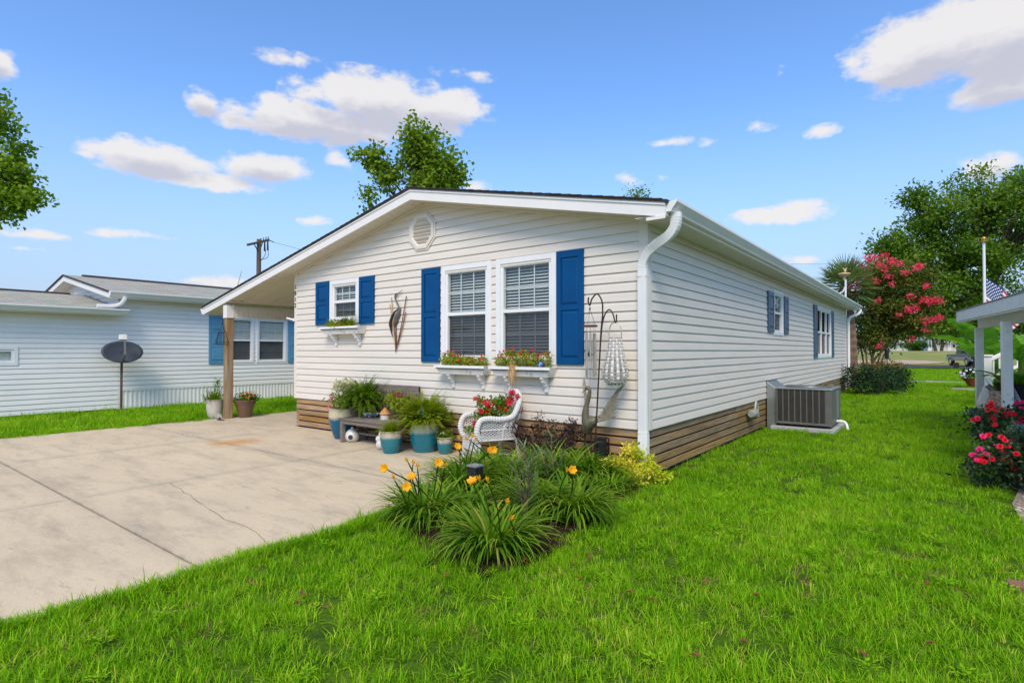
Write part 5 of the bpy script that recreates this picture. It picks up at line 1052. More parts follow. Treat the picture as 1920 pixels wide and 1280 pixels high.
g_ = gr(410, 788); T = thing('stone_shell', 'small grey conch shaped stone at the foot of the carport post', 'stone', (g_[0], g_[1]+.02, 0))
mb = MB(); pts = [(-.10, 0, .06), (-.06, 0, .075), (0, 0, .07), (.06, 0, .055), (.12, 0, .03)]; mb.tube(curve(pts, 4), np.interp(np.linspace(0, 1, 17), [0, .15, .4, .7, 1], [.012, .06, .07, .045, .008])+.006*np.sin(np.arange(17)*2.), 12); mb.build('shell', surf('grey stone', (.38, .35, .31), (.24, .22, .20), rough=.8, scale=20, bump=.4), T, smooth='all')
mb = MB(); mb.ball((.075, -.035, .055), .03, 10, 7, (1.2, .6, .8)); mb.build('shell_mouth', M['dark'], T, smooth='all')
# wire basket hanging from the beam
hp = atY(412, 604, -.36); T = thing('hanging_basket', 'open black wire basket hanging beside the carport post top', 'hanging basket', (hp[0]+.12, -.36, 0)); zt = atY(412, 602, -.36)[2]; zb = atY(412, 646, -.36)[2]; z1 = zb+(zt-zb)*.52
mb = MB(); mb.tube([(0, 0, zt+.10), (0, 0, zt-.05)], .006, 5); mb.ball((0, 0, zt-.06), .02, 8, 6)
for k in range(4): a = k*1.57+.4; mb.tube([(0, 0, zt-.07), (.07*math.cos(a), .07*math.sin(a), z1)], .004, 5)
mb.build('hanger', M['black'], T)
mb = MB()
for k in range(10): a = k*.628; mb.tube([(.07*math.cos(a), .07*math.sin(a), z1), (.13*math.cos(a), .13*math.sin(a), zb+.05), (.10*math.cos(a), .10*math.sin(a), zb)], .005, 5)
for r_, z in ((.07, z1), (.13, zb+.05), (.10, zb)): mb.tube([(r_*math.cos(t), r_*math.sin(t), z) for t in np.linspace(0, 6.283, 21)], .006, 5, False)
mb.build('basket', M['black'], T)
# ------------------------------------------------------------------ satellite dish
g_ = gr(227, 769); DS = thing('satellite_dish', 'dark oval satellite dish on a rusty post before the neighbour wall', 'satellite dish', (g_[0], g_[1], 0))
zd = 1.36; mb = MB(); mb.tube([(0, 0, 0), (0, 0, zd-.06)], .028, 10); mb.build('post', surf('post steel', (.10, .09, .085), (.16, .07, .035), rough=.6, scale=8, metal=.4), DS, smooth=True)
d0 = unit(np.array((CAM[0]-g_[0], CAM[1]-g_[1], 0))); dn = unit(d0*.85+np.array((0, 0, .42))+np.array((d0[1], -d0[0], 0))*-.1); ds = unit(np.cross((0, 0, 1), dn)); du = np.cross(dn, ds); c = np.array((0, 0, zd))+dn*.09
mb = MB(); rows = []
for i in range(7):
    r_ = i/6
    for k in range(32): t = k*2*math.pi/32; rows.append(c+ds*.42*r_*math.cos(t)+du*.29*r_*math.sin(t)+dn*(.06*r_*r_))
fs = [(i*32+k, i*32+(k+1) % 32, (i+1)*32+(k+1) % 32, (i+1)*32+k) for i in range(6) for k in range(32)]; mb.add(rows, fs); o = mb.build('reflector', surf('dark dish paint', (.045, .055, .072), (.038, .047, .062), rough=.5, scale=5, spec=.25), DS, smooth='all'); sm = o.modifiers.new('t', 'SOLIDIFY'); sm.thickness = .012
mb = MB(); mb.bar(c-dn*.02, np.array((0, 0, zd-.06)), .06, .06); mb.bar(c-du*.22+dn*.01, c-du*.26+dn*.42, .03, .03); mb.bar(c-du*.26+dn*.42, c+du*.12+dn*.46, .035, .03); mb.build('arm', M['metal_grey'], DS)
mb = MB(); mb.bar(c+du*.11+dn*.45-ds*.03, c+du*.24+dn*.47-ds*.03, .16, .09); mb.build('receiver', M['ceramic'], DS, bevel=.01)
mb = MB(); mb.tube(curve([c-dn*.03+ds*.02, np.array((.04, -.02, zd-.25)), np.array((.02, .0, zd-.45)), np.array((.035, 0, .5))], 6), .009, 6); mb.build('cable', M['rust'], DS)
# pale stone under the neighbour wall, with a twig
g_ = gr(193, 767); T = thing('garden_stone', 'flat pale stone against the neighbour wall left of the dish', 'stone', (g_[0], g_[1]+.05, 0)); mb = MB(); mb.ball((0, 0, .05), .16, 12, 8, (1, 1.6, .6)); mb.build('stone', M['ceramic'], T, smooth='all')
# ------------------------------------------------------------------ wicker chair
CW = thing('wicker_chair', 'white wicker armchair holding red flowers against the gable wall', 'chair', (-1.93, -.48, 0), R(180-28))
ca = []     # local: +y forward, x sideways
hw_, ft, bk = .29, .26, -.24; ARM = .60
rim = curve([(-hw_, ft, .34), (-hw_-.01, ft+.035, .46), (-hw_, ft-.01, ARM-.015), (-hw_, ft-.12, ARM+.01), (-hw_, -.02, ARM-.005), (-hw_+.01, bk+.06, ARM+.02), (-hw_+.03, bk-.02, ARM+.12), (-.21, bk-.08, .83), (-.10, bk-.11, .90), (0, bk-.115, .915), (.10, bk-.11, .90), (.21, bk-.08, .83), (hw_-.03, bk-.02, ARM+.12), (hw_-.01, bk+.06, ARM+.02), (hw_, -.02, ARM-.005), (hw_, ft-.12, ARM+.01), (hw_, ft-.01, ARM-.015), (hw_+.01, ft+.035, .46), (hw_, ft, .34)], 9)
n = len(rim); mb = MB(); mb.tube(rim, [.040 if i % 2 else .034 for i in range(n)], 10); mb.build('rolled_rim', M['wicker'], CW)
def weave(name, corner_fn, nu, nv, amp=.006, open_=False):
    mb = MB(); G = np.array([[corner_fn(i/nu, j/nv) for j in range(nv+1)] for i in range(nu+1)])
    du_ = np.gradient(G, axis=0); dv_ = np.gradient(G, axis=1); nn = np.cross(du_, dv_); nn /= np.linalg.norm(nn, axis=2, keepdims=True)+1e-9
    for j in range(nv+1): mb.tube([G[i, j]+nn[i, j]*amp*(1 if (i+j) % 2 else -1) for i in range(nu+1)], amp*.9, 4)
    for i in range(0, nu+1, 2 if not open_ else 1): mb.tube([G[i, j] for j in range(nv+1)], amp*.9, 4)
    return mb.build(name, M['wicker'], CW, kind='stuff')
def diag(name, fn, k=11, r_=.0045):
    mb = MB()
    for i in range(-k, k+1):
        for sg in (1, -1):
            pts = [(t, (t*1.0*sg+i/k*1.0+(0 if sg > 0 else 1))) for t in np.linspace(0, 1, 9)]; pts = [fn(u, v) for u, v in pts if 0 <= v <= 1]
            if len(pts) > 1: mb.tube(pts, r_, 4)
    return mb.build(name, M['wicker'], CW, kind='stuff')
def backf(u, v):
    x = (u-.5)*2; top = .905-.10*abs(x)**2.2-.12*max(0, abs(x)-.85)*4; z = .36+(top-.36)*v; return np.array((x*(hw_-.03)*(1-.12*v), bk+.02-.12*v-.04*(1-x*x)*.6, z))
weave('back_weave', backf, 30, 34, .0058)
for s in (-1, 1):
    diag('arm_lattice', lambda u, v, s=s: np.array((s*hw_, bk+.06+(ft-bk-.08)*u, .35+(ARM-.37)*v)), 8); mb = MB()
    for zz_ in (.345, .47): mb.tube([(s*hw_, bk, zz_), (s*hw_, ft, zz_)], .010, 6)
    mb.tube(curve([(s*hw_, -.05, .35), (s*hw_, -.06, .46), (s*hw_, -.10, .56)], 4), .010, 6); mb.build('side_frame', M['wicker'], CW)
    for y in (ft-.01, bk+.0):
        mb = MB(); mb.tube([(s*(hw_-.01), y, .36), (s*(hw_+.01), y+(.01 if y > 0 else -.05), 0)], [.022, .017], 8); mb.build('leg', M['wicker'], CW, smooth=True)
mb = MB(); mb.tube([(-hw_, bk, .14), (hw_, ft, .14)], .010, 6); mb.tube([(hw_, bk, .14), (-hw_, ft, .14)], .010, 6); mb.build('stretcher', M['wicker'], CW)
weave('seat_weave', lambda u, v: np.array(((u-.5)*2*(hw_-.01), bk+(ft-bk)*v, .352+.008*math.sin(u*3.14))), 24, 24, .0052)
weave('apron_weave', lambda u, v: np.array(((u-.5)*2*(hw_-.01), ft+.012, .355-.06*v)), 24, 6, .0052)
diag('apron_lattice', lambda u, v: np.array(((u-.5)*2*(hw_-.02), ft+.01, .295-.11*(1-v)*(1-.0*u)+.0)), 10); mb = MB(); mb.tube(curve([(-hw_+.01, ft+.01, .17), (-.15, ft+.012, .135), (0, ft+.014, .125), (.15, ft+.012, .135), (hw_-.01, ft+.01, .17)], 5), .014, 7); mb.build('apron_rail', M['wicker'], CW)
RP = thing('flowering_plant', 'red trumpet flowered green vine sitting in the wicker chair', 'potted plant', (-1.95, -.47, .362), 0)
z = pot(RP, body(.10, .14, .145, .15), M['black'], 18); lv = Leaves()
cz = [(.05, 0, .22, .19), (-.02, -.06, .16, .14), (.14, .06, .30, .17), (.17, .1, .42, .10), (-.12, .0, .33, .10), (-.19, .02, .44, .06), (-.10, -.16, .05, .10), (.08, 0, .33, .15), (-.04, .03, .28, .11)]
for x, y, zz_, r_ in cz: bush(lv, (x, y, zz_), (r_, r_*.8, r_*.7), int(2600*r_**1.5)+30, .05, .5, .4, .7, clumps=8, cs=.35)
lv.build('foliage', M['fern_dk'], RP); fl = Leaves()
ro = np.array((-1.95, -.47, .362))
for x, y in ((894, 749), (898, 752), (913, 757), (917, 756), (924, 758), (915, 768), (918, 772), (907, 771), (932, 762), (935, 764), (958, 735), (960, 738), (973, 742), (974, 752), (971, 755), (948, 755), (952, 750), (958, 752), (956, 757), (960, 758), (949, 766), (952, 767), (966, 768), (969, 766), (977, 767), (914, 786), (916, 783), (909, 797), (911, 798), (892, 795), (893, 793)):
    c = dep(x+2*rng.normal(), y+rng.normal(), 7.02+.14*rng.random()+(.15 if x < 900 else 0))-ro
    for j in range(2): fl.flower(c+rng.normal(size=3)*.012, (.5+.4*rng.normal(), -.8, .4+.3*rng.normal()), .040, 5, .2+.6*rng.random(), w=.7)
fl.build('blossoms', M['red'], RP)
# ------------------------------------------------------------------ flower bed
def lily(x, y, k, L0, lab, stalks=(), nrad=.17, spread=1.15):
    k = int(k*1.2)
    g_ = gr(x, y, GZ); T = thing('daylily_clump', lab, 'daylily', (g_[0], g_[1], GZ), 0, 'daylily clumps in the bed')
    lv = Leaves(); a = rng.random(k)*6.283; r_ = nrad*rng.random(k)**.6
    tone = .15+.62*rng.random(k)**1.3; tone[rng.random(k) < .05] = .95
    lv.strap(np.stack([r_*np.cos(a), r_*np.sin(a), 0*a], 1), a+.5*rng.normal(size=k), L0*(.75+.55*rng.random(k)), .019+.015*rng.random(k), .2+.55*rng.random(k), (.9+1.4*rng.random(k))*spread, tone, 7)
    lv.build('leaves', M['lily'], T); fl = Leaves(); o = np.array(T.location)
    mb = MB()
    if len(stalks):
        for (sx_, sy_, D, kind) in stalks:
            tip = dep(sx_, sy_, D)-o; b = np.array((.08*rng.normal(), .08*rng.normal(), 0)); pts = curve([b, (b+tip)/2+np.array((.02*rng.normal(), .02*rng.normal(), .05)), tip], 5); mb.tube(pts, [.0055]*(len(pts)-1)+[.004], 5)
            dv = unit(tip-b)*.4+np.array((CAM[0]-o[0]-tip[0], CAM[1]-o[1]-tip[1], 0))*.16*(.4+.6*rng.random())+rng.normal(size=3)*.15
            if kind == 'f':
                [fl.flower(tip+unit(dv)*.004*q, dv, .050-.006*q, 6, .75-.2*q, cup=.62+.12*q, w=.72) for q in range(2)]; fl.flower(tip-unit(dv)*.02, dv, .042, 6, .35, cup=1.15, w=.6)
            else:
                fl.flower(tip, unit(tip-b)+rng.normal(size=3)*.2, .062, 4, .25+.3*rng.random(), cup=1.32, w=.30)
        mb.build('flower_stalks', M['lily'], T, kind='stuff'); fl.build('blossoms', M['orange'], T)
    lv = Leaves(); k = 26; a = rng.random(k)*6.28; lv.strap(np.stack([.1*np.cos(a), .1*np.sin(a), 0*a], 1), a, .2+.15*rng.random(k), .012, 1.0+.5*rng.random(k), .9, rng.random(k), 4); lv.build('dry_leaves', M['straw'], T)
    return T
lily(800, 978, 300, .43, 'daylily clump nearest the driveway with two open yellow flowers', [(722, 878, 4.35, 'f'), (772, 895, 4.3, 'f'), (762, 913, 4.2, 'f'), (774, 872, 4.4, 'b'), (765, 866, 4.4, 'b'), (783, 878, 4.4, 'b'), (822, 868, 4.5, 'f'), (834, 877, 4.5, 'b'), (740, 900, 4.3, 'b')])
lily(925, 1035, 360, .43, 'biggest daylily clump at the front point of the bed', [(886, 904, 3.9, 'f'), (900, 903, 3.9, 'b'), (915, 905, 3.9, 'b'), (948, 942, 3.7, 'b'), (957, 975, 3.6, 'b')])
lily(1075, 972, 320, .46, 'daylily clump on the lawn side of the bed with one small flower', [(1072, 881, 4.6, 'f'), (1063, 885, 4.5, 'b')])
lily(868, 925, 230, .54, 'daylily clump behind the solar light with yellow flowers on tall stalks', [(857, 838, 5.5, 'f'), (862, 825, 5.6, 'b'), (884, 823, 5.6, 'b'), (924, 843, 5.4, 'f'), (918, 846, 5.4, 'f'), (889, 828, 5.6, 'b')])
lily(945, 915, 200, .54, 'daylily clump in front of the wicker chair', [(880, 824, 5.7, 'b'), (892, 820, 5.7, 'b')])
lily(1015, 915, 200, .54, 'daylily clump between the wicker chair and the plum shrub', [])
lily(1100, 905, 190, .50, 'daylily clump at the foot of the crane statue', [])
lily(1000, 960, 220, .44, 'small daylily clump in the middle of the bed', [])
lily(905, 905, 190, .52, 'daylily clump between solar light and wicker chair', [])
lily(1055, 905, 190, .52, 'daylily clump in front of the plum shrub', [])
lily(1140, 925, 120, .34, 'small daylily clump beside the golden shrub', [])
lily(860, 975, 170, .40, 'low daylily clump between the driveway clump and the front point', [])
# butterfly bush: thin stems with narrow leaves
for (x, y, lab, tops) in ((985, 985, 'tall grey green narrow leaved shrub rising in the middle of the bed', ((983, 838), (1000, 850), (965, 870), (992, 880))), (1040, 930, 'narrow leaved shrub beside the plum shrub', ((1033, 812), (1010, 842), (1052, 850)))):
    g_ = gr(x, y, GZ); T = thing('butterfly_bush', lab, 'shrub', (g_[0], g_[1], GZ)); o = np.array(T.location); lv = Leaves(); mb = MB(); D = depth(o)
    for tx, ty in tops:
        tip = dep(tx, ty, D*(.98+.04*rng.random()))-o; pts = curve([(0, 0, 0), tip*.5+np.array((0, 0, .03)), tip], 8); mb.tube(pts, np.linspace(.008, .003, len(pts)), 5)
        for i, p in enumerate(pts[3:]):
            for s in range(3): a = rng.random()*6.28; lv.leaf([p], [(math.cos(a), math.sin(a), .35+.4*rng.random())], [(0, 0, 1)], .10+.06*rng.random(), .017, .35+.5*rng.random())
    mb.build('stems', M['bark_smooth'], T); lv.build('leaves', leafmat('grey green leaves' + str(x), [(.05, .10, .035), (.12, .18, .07), (.20, .25, .12)], .25), T)
g_ = gr(1040, 880, GZ); T = thing('plum_shrub', 'twiggy plum brown leaved shrub before the front skirting', 'shrub', (g_[0], g_[1]-.18, GZ)); lv = Leaves(); mb = MB()
for k in range(26):
    a = rng.random()*6.28; ln = .35+.4*rng.random(); d = np.array((math.cos(a)*.75, math.sin(a)*.45, .9)); tip = unit(d)*ln; pts = curve([(0, 0, 0), tip*.5+rng.normal(size=3)*.03, tip], 4); mb.tube(pts, np.linspace(.008, .002, len(pts)), 5)
    for p in pts[2:]: bush(lv, p, (.085, .085, .07), 30, .042, .55, .5, .9)
mb.build('stems', M['bark'], T); lv.build('leaves', M['brown_leaf'], T)
g_ = gr(1192, 905, GZ); T = thing('golden_shrub', 'mounded yellow green shrub at the foot of the corner downspout', 'shrub', (g_[0]-.03, g_[1]+.03, GZ)); lv = Leaves()
bush(lv, (.0, 0, .14), (.33, .25, .17), 2800, .042, .55, .55, .8, clumps=44, cs=.16, shell=.35); bush(lv, (-.01, .03, .28), (.15, .13, .13), 800, .04, .5, .55, .9, clumps=16, cs=.2); lv.build('leaves', M['yellow_leaf'], T); mb = MB()
for k in range(12): a = k*.52; mb.tube([(0, 0, 0), (.2*math.cos(a), .15*math.sin(a), .22)], [.008, .003], 5)
mb.build('stems', M['bark'], T)
# ------------------------------------------------------------------ rose bushes at the right edge
def rose(px_, py_, D, rad, k, nfl, lab, col, seed_, fpx=()):
    g_ = dep(px_, py_, D); T = thing('rose_bush', lab, 'rose bush', (g_[0], g_[1], GZ)); lv = Leaves(); fl = Leaves(); mb = MB(); c = np.array((0, 0, g_[2]-GZ)); o = np.array(T.location)
    bush(lv, c, rad, k, .060, .62, .38, .75, clumps=40, cs=.18, shell=.42)
    for i in range(14): a = i*.449*7; tip = c+rdir(1, .8)[0]*np.array(rad)*.9; mb.tube(curve([(.03*math.cos(a), .03*math.sin(a), 0), tip*.5, tip], 4), np.linspace(.011, .004, 9), 6)
    def bloom(p):
        for j in range(3):
            cc_ = p+rng.normal(size=3)*.032; cl = col[int(rng.random()*len(col))]
            for q in range(3): fl.flower(cc_, (-.2+.3*rng.normal(), -.8, .6+.3*rng.normal()), .034-.008*q, 6, cl, cup=.2+.4*q, w=.95)
    for i in range(nfl): bloom(c+unit(rdir(1, .5)[0]+np.array((-.3, -.5, 0)))*np.array(rad)*(.9+.25*rng.random()))
    for x, y in fpx:
        p = dep(x, y, D-.25*rng.random())-o; bloom(p); mb.tube(curve([c*.6, (c+p)/2, p], 4), np.linspace(.006, .003, 9), 5); bush(lv, p-np.array((0, 0, .06)), (.09, .09, .06), 26, .055, .6, .5, .7)
    mb.build('canes', M['bark'], T); lv.build('leaves', M['rosebush'], T); fl.build('blossoms', M['rosebl'], T)
rose(1908, 872, 5.9, (.40, .42, .36), 2000, 0, 'nearest rose bush with crimson and pink blooms at the right edge', (.1, .3, .5, .95), 1, ((1822, 864), (1832, 860), (1842, 862), (1842, 845), (1851, 852), (1864, 856), (1846, 824), (1870, 840), (1886, 828), (1896, 868), (1900, 876), (1916, 838), (1918, 862), (1887, 844)))
rose(1888, 803, 7.4, (.44, .45, .30), 1500, 0, 'rose bush of red blooms at the foot of the porch posts', (.1, .4, .9), 2, ((1834, 788), (1852, 756), (1863, 762), (1858, 770), (1868, 775), (1878, 778), (1865, 794), (1896, 770), (1905, 774), (1912, 757), (1900, 783), (1890, 780), (1915, 785), (1855, 778)))
# grey tank corner beyond the roses
g_ = dep(1915, 800, 6.6); T = thing('planter_trough', 'slate blue trough edge poking out of the roses', 'trough', (g_[0]+.25, g_[1], GZ)); mb = MB(); mb.lathe([(.30, 0), (.36, .50), (.38, .52), (.38, .56), (.34, .56), (.33, .4), (.001, .38)], 26, (0, 0, 0), 1.0, 1.4); mb.build('trough', surf('blue grey plastic', (.10, .16, .20), rough=.45), T, smooth=True)
# ------------------------------------------------------------------ things behind the porch
g_ = gr(1822, 727); T = thing('potted_plant', 'red glazed bowl pot with white flowers beyond the first porch post', 'potted plant', (g_[0], g_[1], .06)); z = pot(T, [(.10, 0), (.12, .02), (.16, .10), (.24, .24), (.29, .31), (.30, .33)], M['terracotta'], 24)
lv = Leaves(); bush(lv, (0, 0, z+.18), (.32, .3, .20), 420, .09, .6, .35, .7, clumps=14, cs=.25); lv.build('foliage', M['dkshrub'], T); fl = Leaves()
for j in range(44): p = rdir(1, .3)[0]*np.array((.34, .32, .2)); fl.flower(p+np.array((0, -.05, z+.20)), (0, -1, .5), .05, 5, .5, w=.9)
fl.build('blossoms', M['whitebl'], T)
g_ = gr(1806, 731); T = thing('stepping_stone', 'round grey stone slab under the red flower pot', 'stepping stone', (g_[0]+.25, g_[1]+.3, GZ)); mb = MB(); mb.lathe([(.62, 0), (.64, .05), (.60, .075), (.001, .078)], 24); mb.build('slab', surf('stone slab', (.36, .31, .27), (.24, .21, .18), rough=.85, scale=6), T)
g_ = dep(1893, 735, 10.2); T = thing('planter', 'black flared planter between the porch posts', 'planter', (g_[0]+.1, g_[1]+.3, GZ)); mb = MB(); mb.lathe([(.20, 0), (.24, .3), (.31, .84), (.33, .87), (.31, .87), (.28, .72), (.001, .70)], 24); mb.build('pot', M['black'], T, smooth=True)
lv = Leaves()
for a in range(7): broad_leaf(lv, (0, 0, .7), a*.9+.3, .6+.25*rng.random(), .26, .3+.4*rng.random(), 1.3, .3+.3*rng.random(), 10)
lv.build('broad_leaves', M['banana'], T)
g_ = dep(1851, 712, 10.4); T = thing('garden_goose', 'white and grey goose shaped garden figure between the porch posts', 'figurine', (g_[0], g_[1], GZ)); mb = MB(); pts = curve([(.0, 0, .06), (-.02, 0, .25), (-.04, 0, .48), (-.02, 0, .68), (.0, 0, .82)], 5); mb.tube(pts, np.interp(np.linspace(0, 1, len(pts)), [0, .2, .5, .8, 1], [.10, .15, .12, .07, .05]), 12); mb.build('body', M['ceramic'], T, smooth='all'); mb = MB(); mb.tube([(0, -.02, .82), (.10, -.06, .72), (.16, -.08, .60)], [.055, .04, .012], 8); mb.build('wing', M['grey_metal'], T, smooth='all')
g_ = dep(1866, 738, 10.1); T = thing('stone_urn', 'narrow pink speckled stone jar beside the black planter', 'jar', (g_[0], g_[1], GZ)); mb = MB(); mb.lathe([(.09, 0), (.12, .2), (.14, .45), (.10, .62), (.07, .7), (.09, .74), (.06, .74)], 18); mb.build('jar', surf('speckled pink stone', (.55, .36, .27), (.30, .16, .11), rough=.7, scale=26, detail=2, contrast=(.48, .55)), T, smooth='all')
g_ = dep(1869, 758, 9.2); T = thing('planter_box', 'dark green planter box behind the red roses', 'planter', (g_[0], g_[1], GZ)); mb = MB(); mb.add([(x*s, y*s, z) for s, z in ((.30, 0), (.36, .50), (.33, .50), (.30, .4)) for x, y in ((-1, -.5), (1, -.5), (1, .5), (-1, .5))], [(0, 1, 2, 3), (12, 13, 14, 15)]+[(l*4+i, l*4+(i+1) % 4, l*4+4+(i+1) % 4, l*4+4+i) for l in range(3) for i in range(4)]); mb.build('box', surf('dark green paint', (.02, .06, .055), rough=.5), T)
g_ = dep(1902, 700, 10.5); T = thing('ornamental_grass', 'arching ornamental grass right of the second porch post', 'ornamental grass', (g_[0]+.1, g_[1], GZ)); lv = Leaves(); k = 420; a = rng.random(k)*6.28; lv.strap(np.stack([.2*rng.normal(size=k)*.6, .2*rng.normal(size=k)*.6, .5+0*a], 1), a, .55+.45*rng.random(k), .014, .1+.5*rng.random(k), .9+.7*rng.random(k), .3+.7*rng.random(k), 6); lv.build('blades', M['fern'], T); mb = MB(); mb.lathe([(.24, 0), (.30, .5), (.27, .52)], 18); mb.build('pot', M['black'], T)
g_ = dep(1901, 745, 9.2); T = thing('garden_gnome', 'small grey cone hatted figure right of the second porch post', 'figurine', (g_[0], g_[1], GZ)); mb = MB(); mb.lathe([(.12, 0), (.13, .3), (.12, .5), (.10, .62), (.04, .78), (.01, .86), (.001, .87)], 14); mb.build('body', M['grey_metal'], T, smooth='all')
def banana(px_, D, n, lab, h0=1.3, ln=1.6, seed_=1, azs=None, rolls=None):
    g_ = dep(px_, 657, D); T = thing('banana_plant', lab, 'banana plant', (g_[0], g_[1], GZ)); lv = Leaves(); mb = MB(); mb.tube([(0, 0, 0), (.02, 0, h0*.6), (0, .03, h0)], [.12, .09, .06], 10); mb.build('stem', M['fern_dk'], T, smooth=True)
    for i in range(n):
        a = (azs[i] if azs else i*2.4+.5*rng.random()); lean = .35+.75*rng.random(); broad_leaf(lv, (0, 0, h0), a, ln*(.8+.4*rng.random()), .34, lean, .7+.5*rng.random(), .45+.35*rng.random(), 18, (rolls[i] if rolls else .5*rng.normal()))
    lv.build('leaves', M['banana'], T)
L0 = YAW+math.pi       # heading to the left of the picture
banana(1868, 16.5, 9, 'banana plant with long leaves reaching left over the lawn', .95, 2.1, azs=[L0, L0+.25, L0-.3, L0+.7, L0-.8, .4, 1.2, L0+.1, -.7], rolls=[.8, .7, .9, .5, .6, .3, .2, .9, -.3])
banana(1915, 13.5, 8, 'taller banana plant with broad upright leaves at the right edge', 1.25, 1.3)
# ------------------------------------------------------------------ trees
def tree(name, label, cat, base, tr, crowns, leaf, m_leaf, m_bark, nclump, nleaf, cs, asp=.6, droop=.1, trunk_top=None, limbs=True, flat=.75, shell=.5, group=None, fork=0):
    T = thing(name, label, cat, tuple(base), 0, group); o = np.array(base, float); lv = Leaves(); mb = MB()
    tt = np.array(trunk_top if trunk_top is not None else crowns[0][0], float)-o
    mid = tt*.5+np.array((rng.normal()*.02*np.linalg.norm(tt), 0, 0)); tp = curve([(0, 0, 0), mid, tt], 6)
    if not fork: mb.tube(tp, np.linspace(tr, tr*.4, len(tp)), 10)
    else:
        for i in range(fork):
            a = i*6.28/fork+.4; of = np.array((math.cos(a), math.sin(a), 0)); b = of*tr*1.3; e = tt+of*np.linalg.norm(tt)*.30; mb.tube(curve([b, b*1.4+tt*.4+of*.12, e], 6), np.linspace(tr*.8, tr*.3, 13), 8)
    for (c, rad, frac) in crowns:
        c = np.array(c, float)-o; rad = np.array(rad, float); k = max(3, int(nclump*frac))
        st = tp[int(len(tp)*(.45+.4*rng.random()))]; lp = curve([st, (st+c)/2+np.array((0, 0, -.05*np.linalg.norm(c-st))), c], 5)
        if limbs: mb.tube(lp, np.linspace(tr*.42, tr*.16, len(lp)), 7)
        P = rdir(k)*(rng.random(k)**shell)[:, None]*rad+c; tn = rng.random(k)
        for p in P[::2]:
            s = lp[int(len(lp)*(.4+.59*rng.random()))]; mb.tube(curve([s, (s+p)/2+rng.normal(size=3)*.04*np.linalg.norm(p-s), p], 3), np.linspace(tr*.13, tr*.03, 7), 5, False)
        n = int(nleaf*frac); i = rng.integers(0, k, n); d = rng.normal(size=(n, 3))*cs*np.array((1, 1, flat)); Q = P[i]+d
        out = unit_rows(Q-c); D = rdir(n)+out*.4; D[:, 2] -= droop; N_ = rdir(n)*.75+np.array((0, 0, .7))+out*.3
        lv.leaf(Q, D, N_, leaf*(.65+.7*rng.random(n)), leaf*asp*(.7+.6*rng.random(n)), .5+.55*(tn[i]-.5)+.55*(rng.random(n)-.5))
    mb.build('trunk', m_bark, T, smooth=True); lv.build('crown', m_leaf, T); return T
def unit_rows(a): return a/(np.linalg.norm(a, axis=1, keepdims=True)+1e-9)
def C(px_, py_, D, rx, ry=None, rz=None, fr=1.):
    """crown lobe: picture centre, depth, radii in picture pixels turned to metres"""
    k = D/F; return (dep(px_, py_, D), (rx*k, (ry or rx)*k, (rz or rx)*k), fr)
D = 31; b = dep(775, 657, D); b[2] = 0
tree('tallow_tree', 'tree with broad pale green leaves rising behind the house ridge', 'tree', b, .22, [C(795, 262, D, 40, 40, 40, .20), C(825, 305, D, 42, 40, 45, .22), C(775, 300, D, 34, 36, 40, .14), C(840, 335, D, 30, 30, 22, .10), C(700, 300, D, 32, 30, 18, .10), C(730, 330, D, 30, 30, 26, .12), C(800, 345, D, 60, 40, 34, .2), C(690, 370, D, 16, 20, 12, .03), C(790, 400, D, 60, 50, 40, .1)], .24, M['tallow'], M['bark'], 140, 5400, .29, .8, .3, trunk_top=dep(785, 330, D))
D = 42; b = dep(1197, 657, D); b[2] = 0; tree('tall_tree', 'far tree whose top just shows above the right roof edge', 'tree', b, .25, [C(1193, 366, D, 14, 18, 8, .25), C(1215, 400, D, 40, 40, 22, .75)], .22, M['gum'], M['bark'], 20, 800, .4, .6, .2)
D = 20.5; b = dep(-90, 657, D); b[2] = 0
tree('sweetgum_tree', 'sweetgum tree reaching in from the left edge above the neighbour roof', 'tree', b, .26, [C(2, 305, D, 34, 60, 38, .15), C(30, 325, D, 28, 40, 14, .06), C(0, 360, D, 44, 55, 32, .15), C(58, 368, D, 18, 25, 12, .04), C(-12, 240, D, 18, 40, 22, .05), C(40, 372, D, 22, 30, 14, .045), C(-6, 165, D, 16, 30, 14, .03), C(0, 205, D, 16, 30, 14, .03), C(-60, 250, D, 70, 80, 110, .3), C(10, 398, D, 20, 30, 12, .04)], .17, M['gum'], M['bark'], 110, 5600, .22, .85, .25, trunk_top=dep(-70, 240, D))
D = 43; b = dep(1840, 657, D); b[2] = 0
tree('live_oak', 'large spreading dark green oak filling the right background', 'tree', b, .55, [C(1850, 385, D, 85, 80, 72, .16), C(1760, 410, D, 75, 75, 48, .12), C(1700, 465, D, 62, 70, 42, .10), C(1790, 480, D, 90, 80, 55, .15), C(1900, 450, D, 90, 80, 90, .16), C(1660, 462, D, 28, 35, 18, .03), C(1740, 540, D, 70, 60, 45, .09), C(1840, 560, D, 100, 70, 55, .14), C(1950, 400, D, 90, 80, 90, .10), C(1720, 372, D, 26, 30, 18, .03), C(1930, 340, D, 50, 50, 40, .05), C(1900, 610, D, 110, 60, 40, .1), C(1770, 600, D, 60, 50, 35, .06)], .30, M['oak'], M['bark'], 420, 30000, .44, .5, .15, trunk_top=dep(1840, 500, D), shell=.55)
D = 132; b = dep(1760, 656.5, D); b[2] = fieldz(b[1])
tree('field_tree', 'rounded dark tree with two trunks at the far side of the field', 'tree', b, .45, [C(1750, 605, D, 55, 50, 26, .5), C(1715, 615, D, 30, 30, 18, .2), C(1790, 610, D, 40, 40, 24, .3)], .8, M['oak'], M['bark'], 60, 3600, 1.1, .5, .1, trunk_top=dep(1757, 615, D), fork=2)
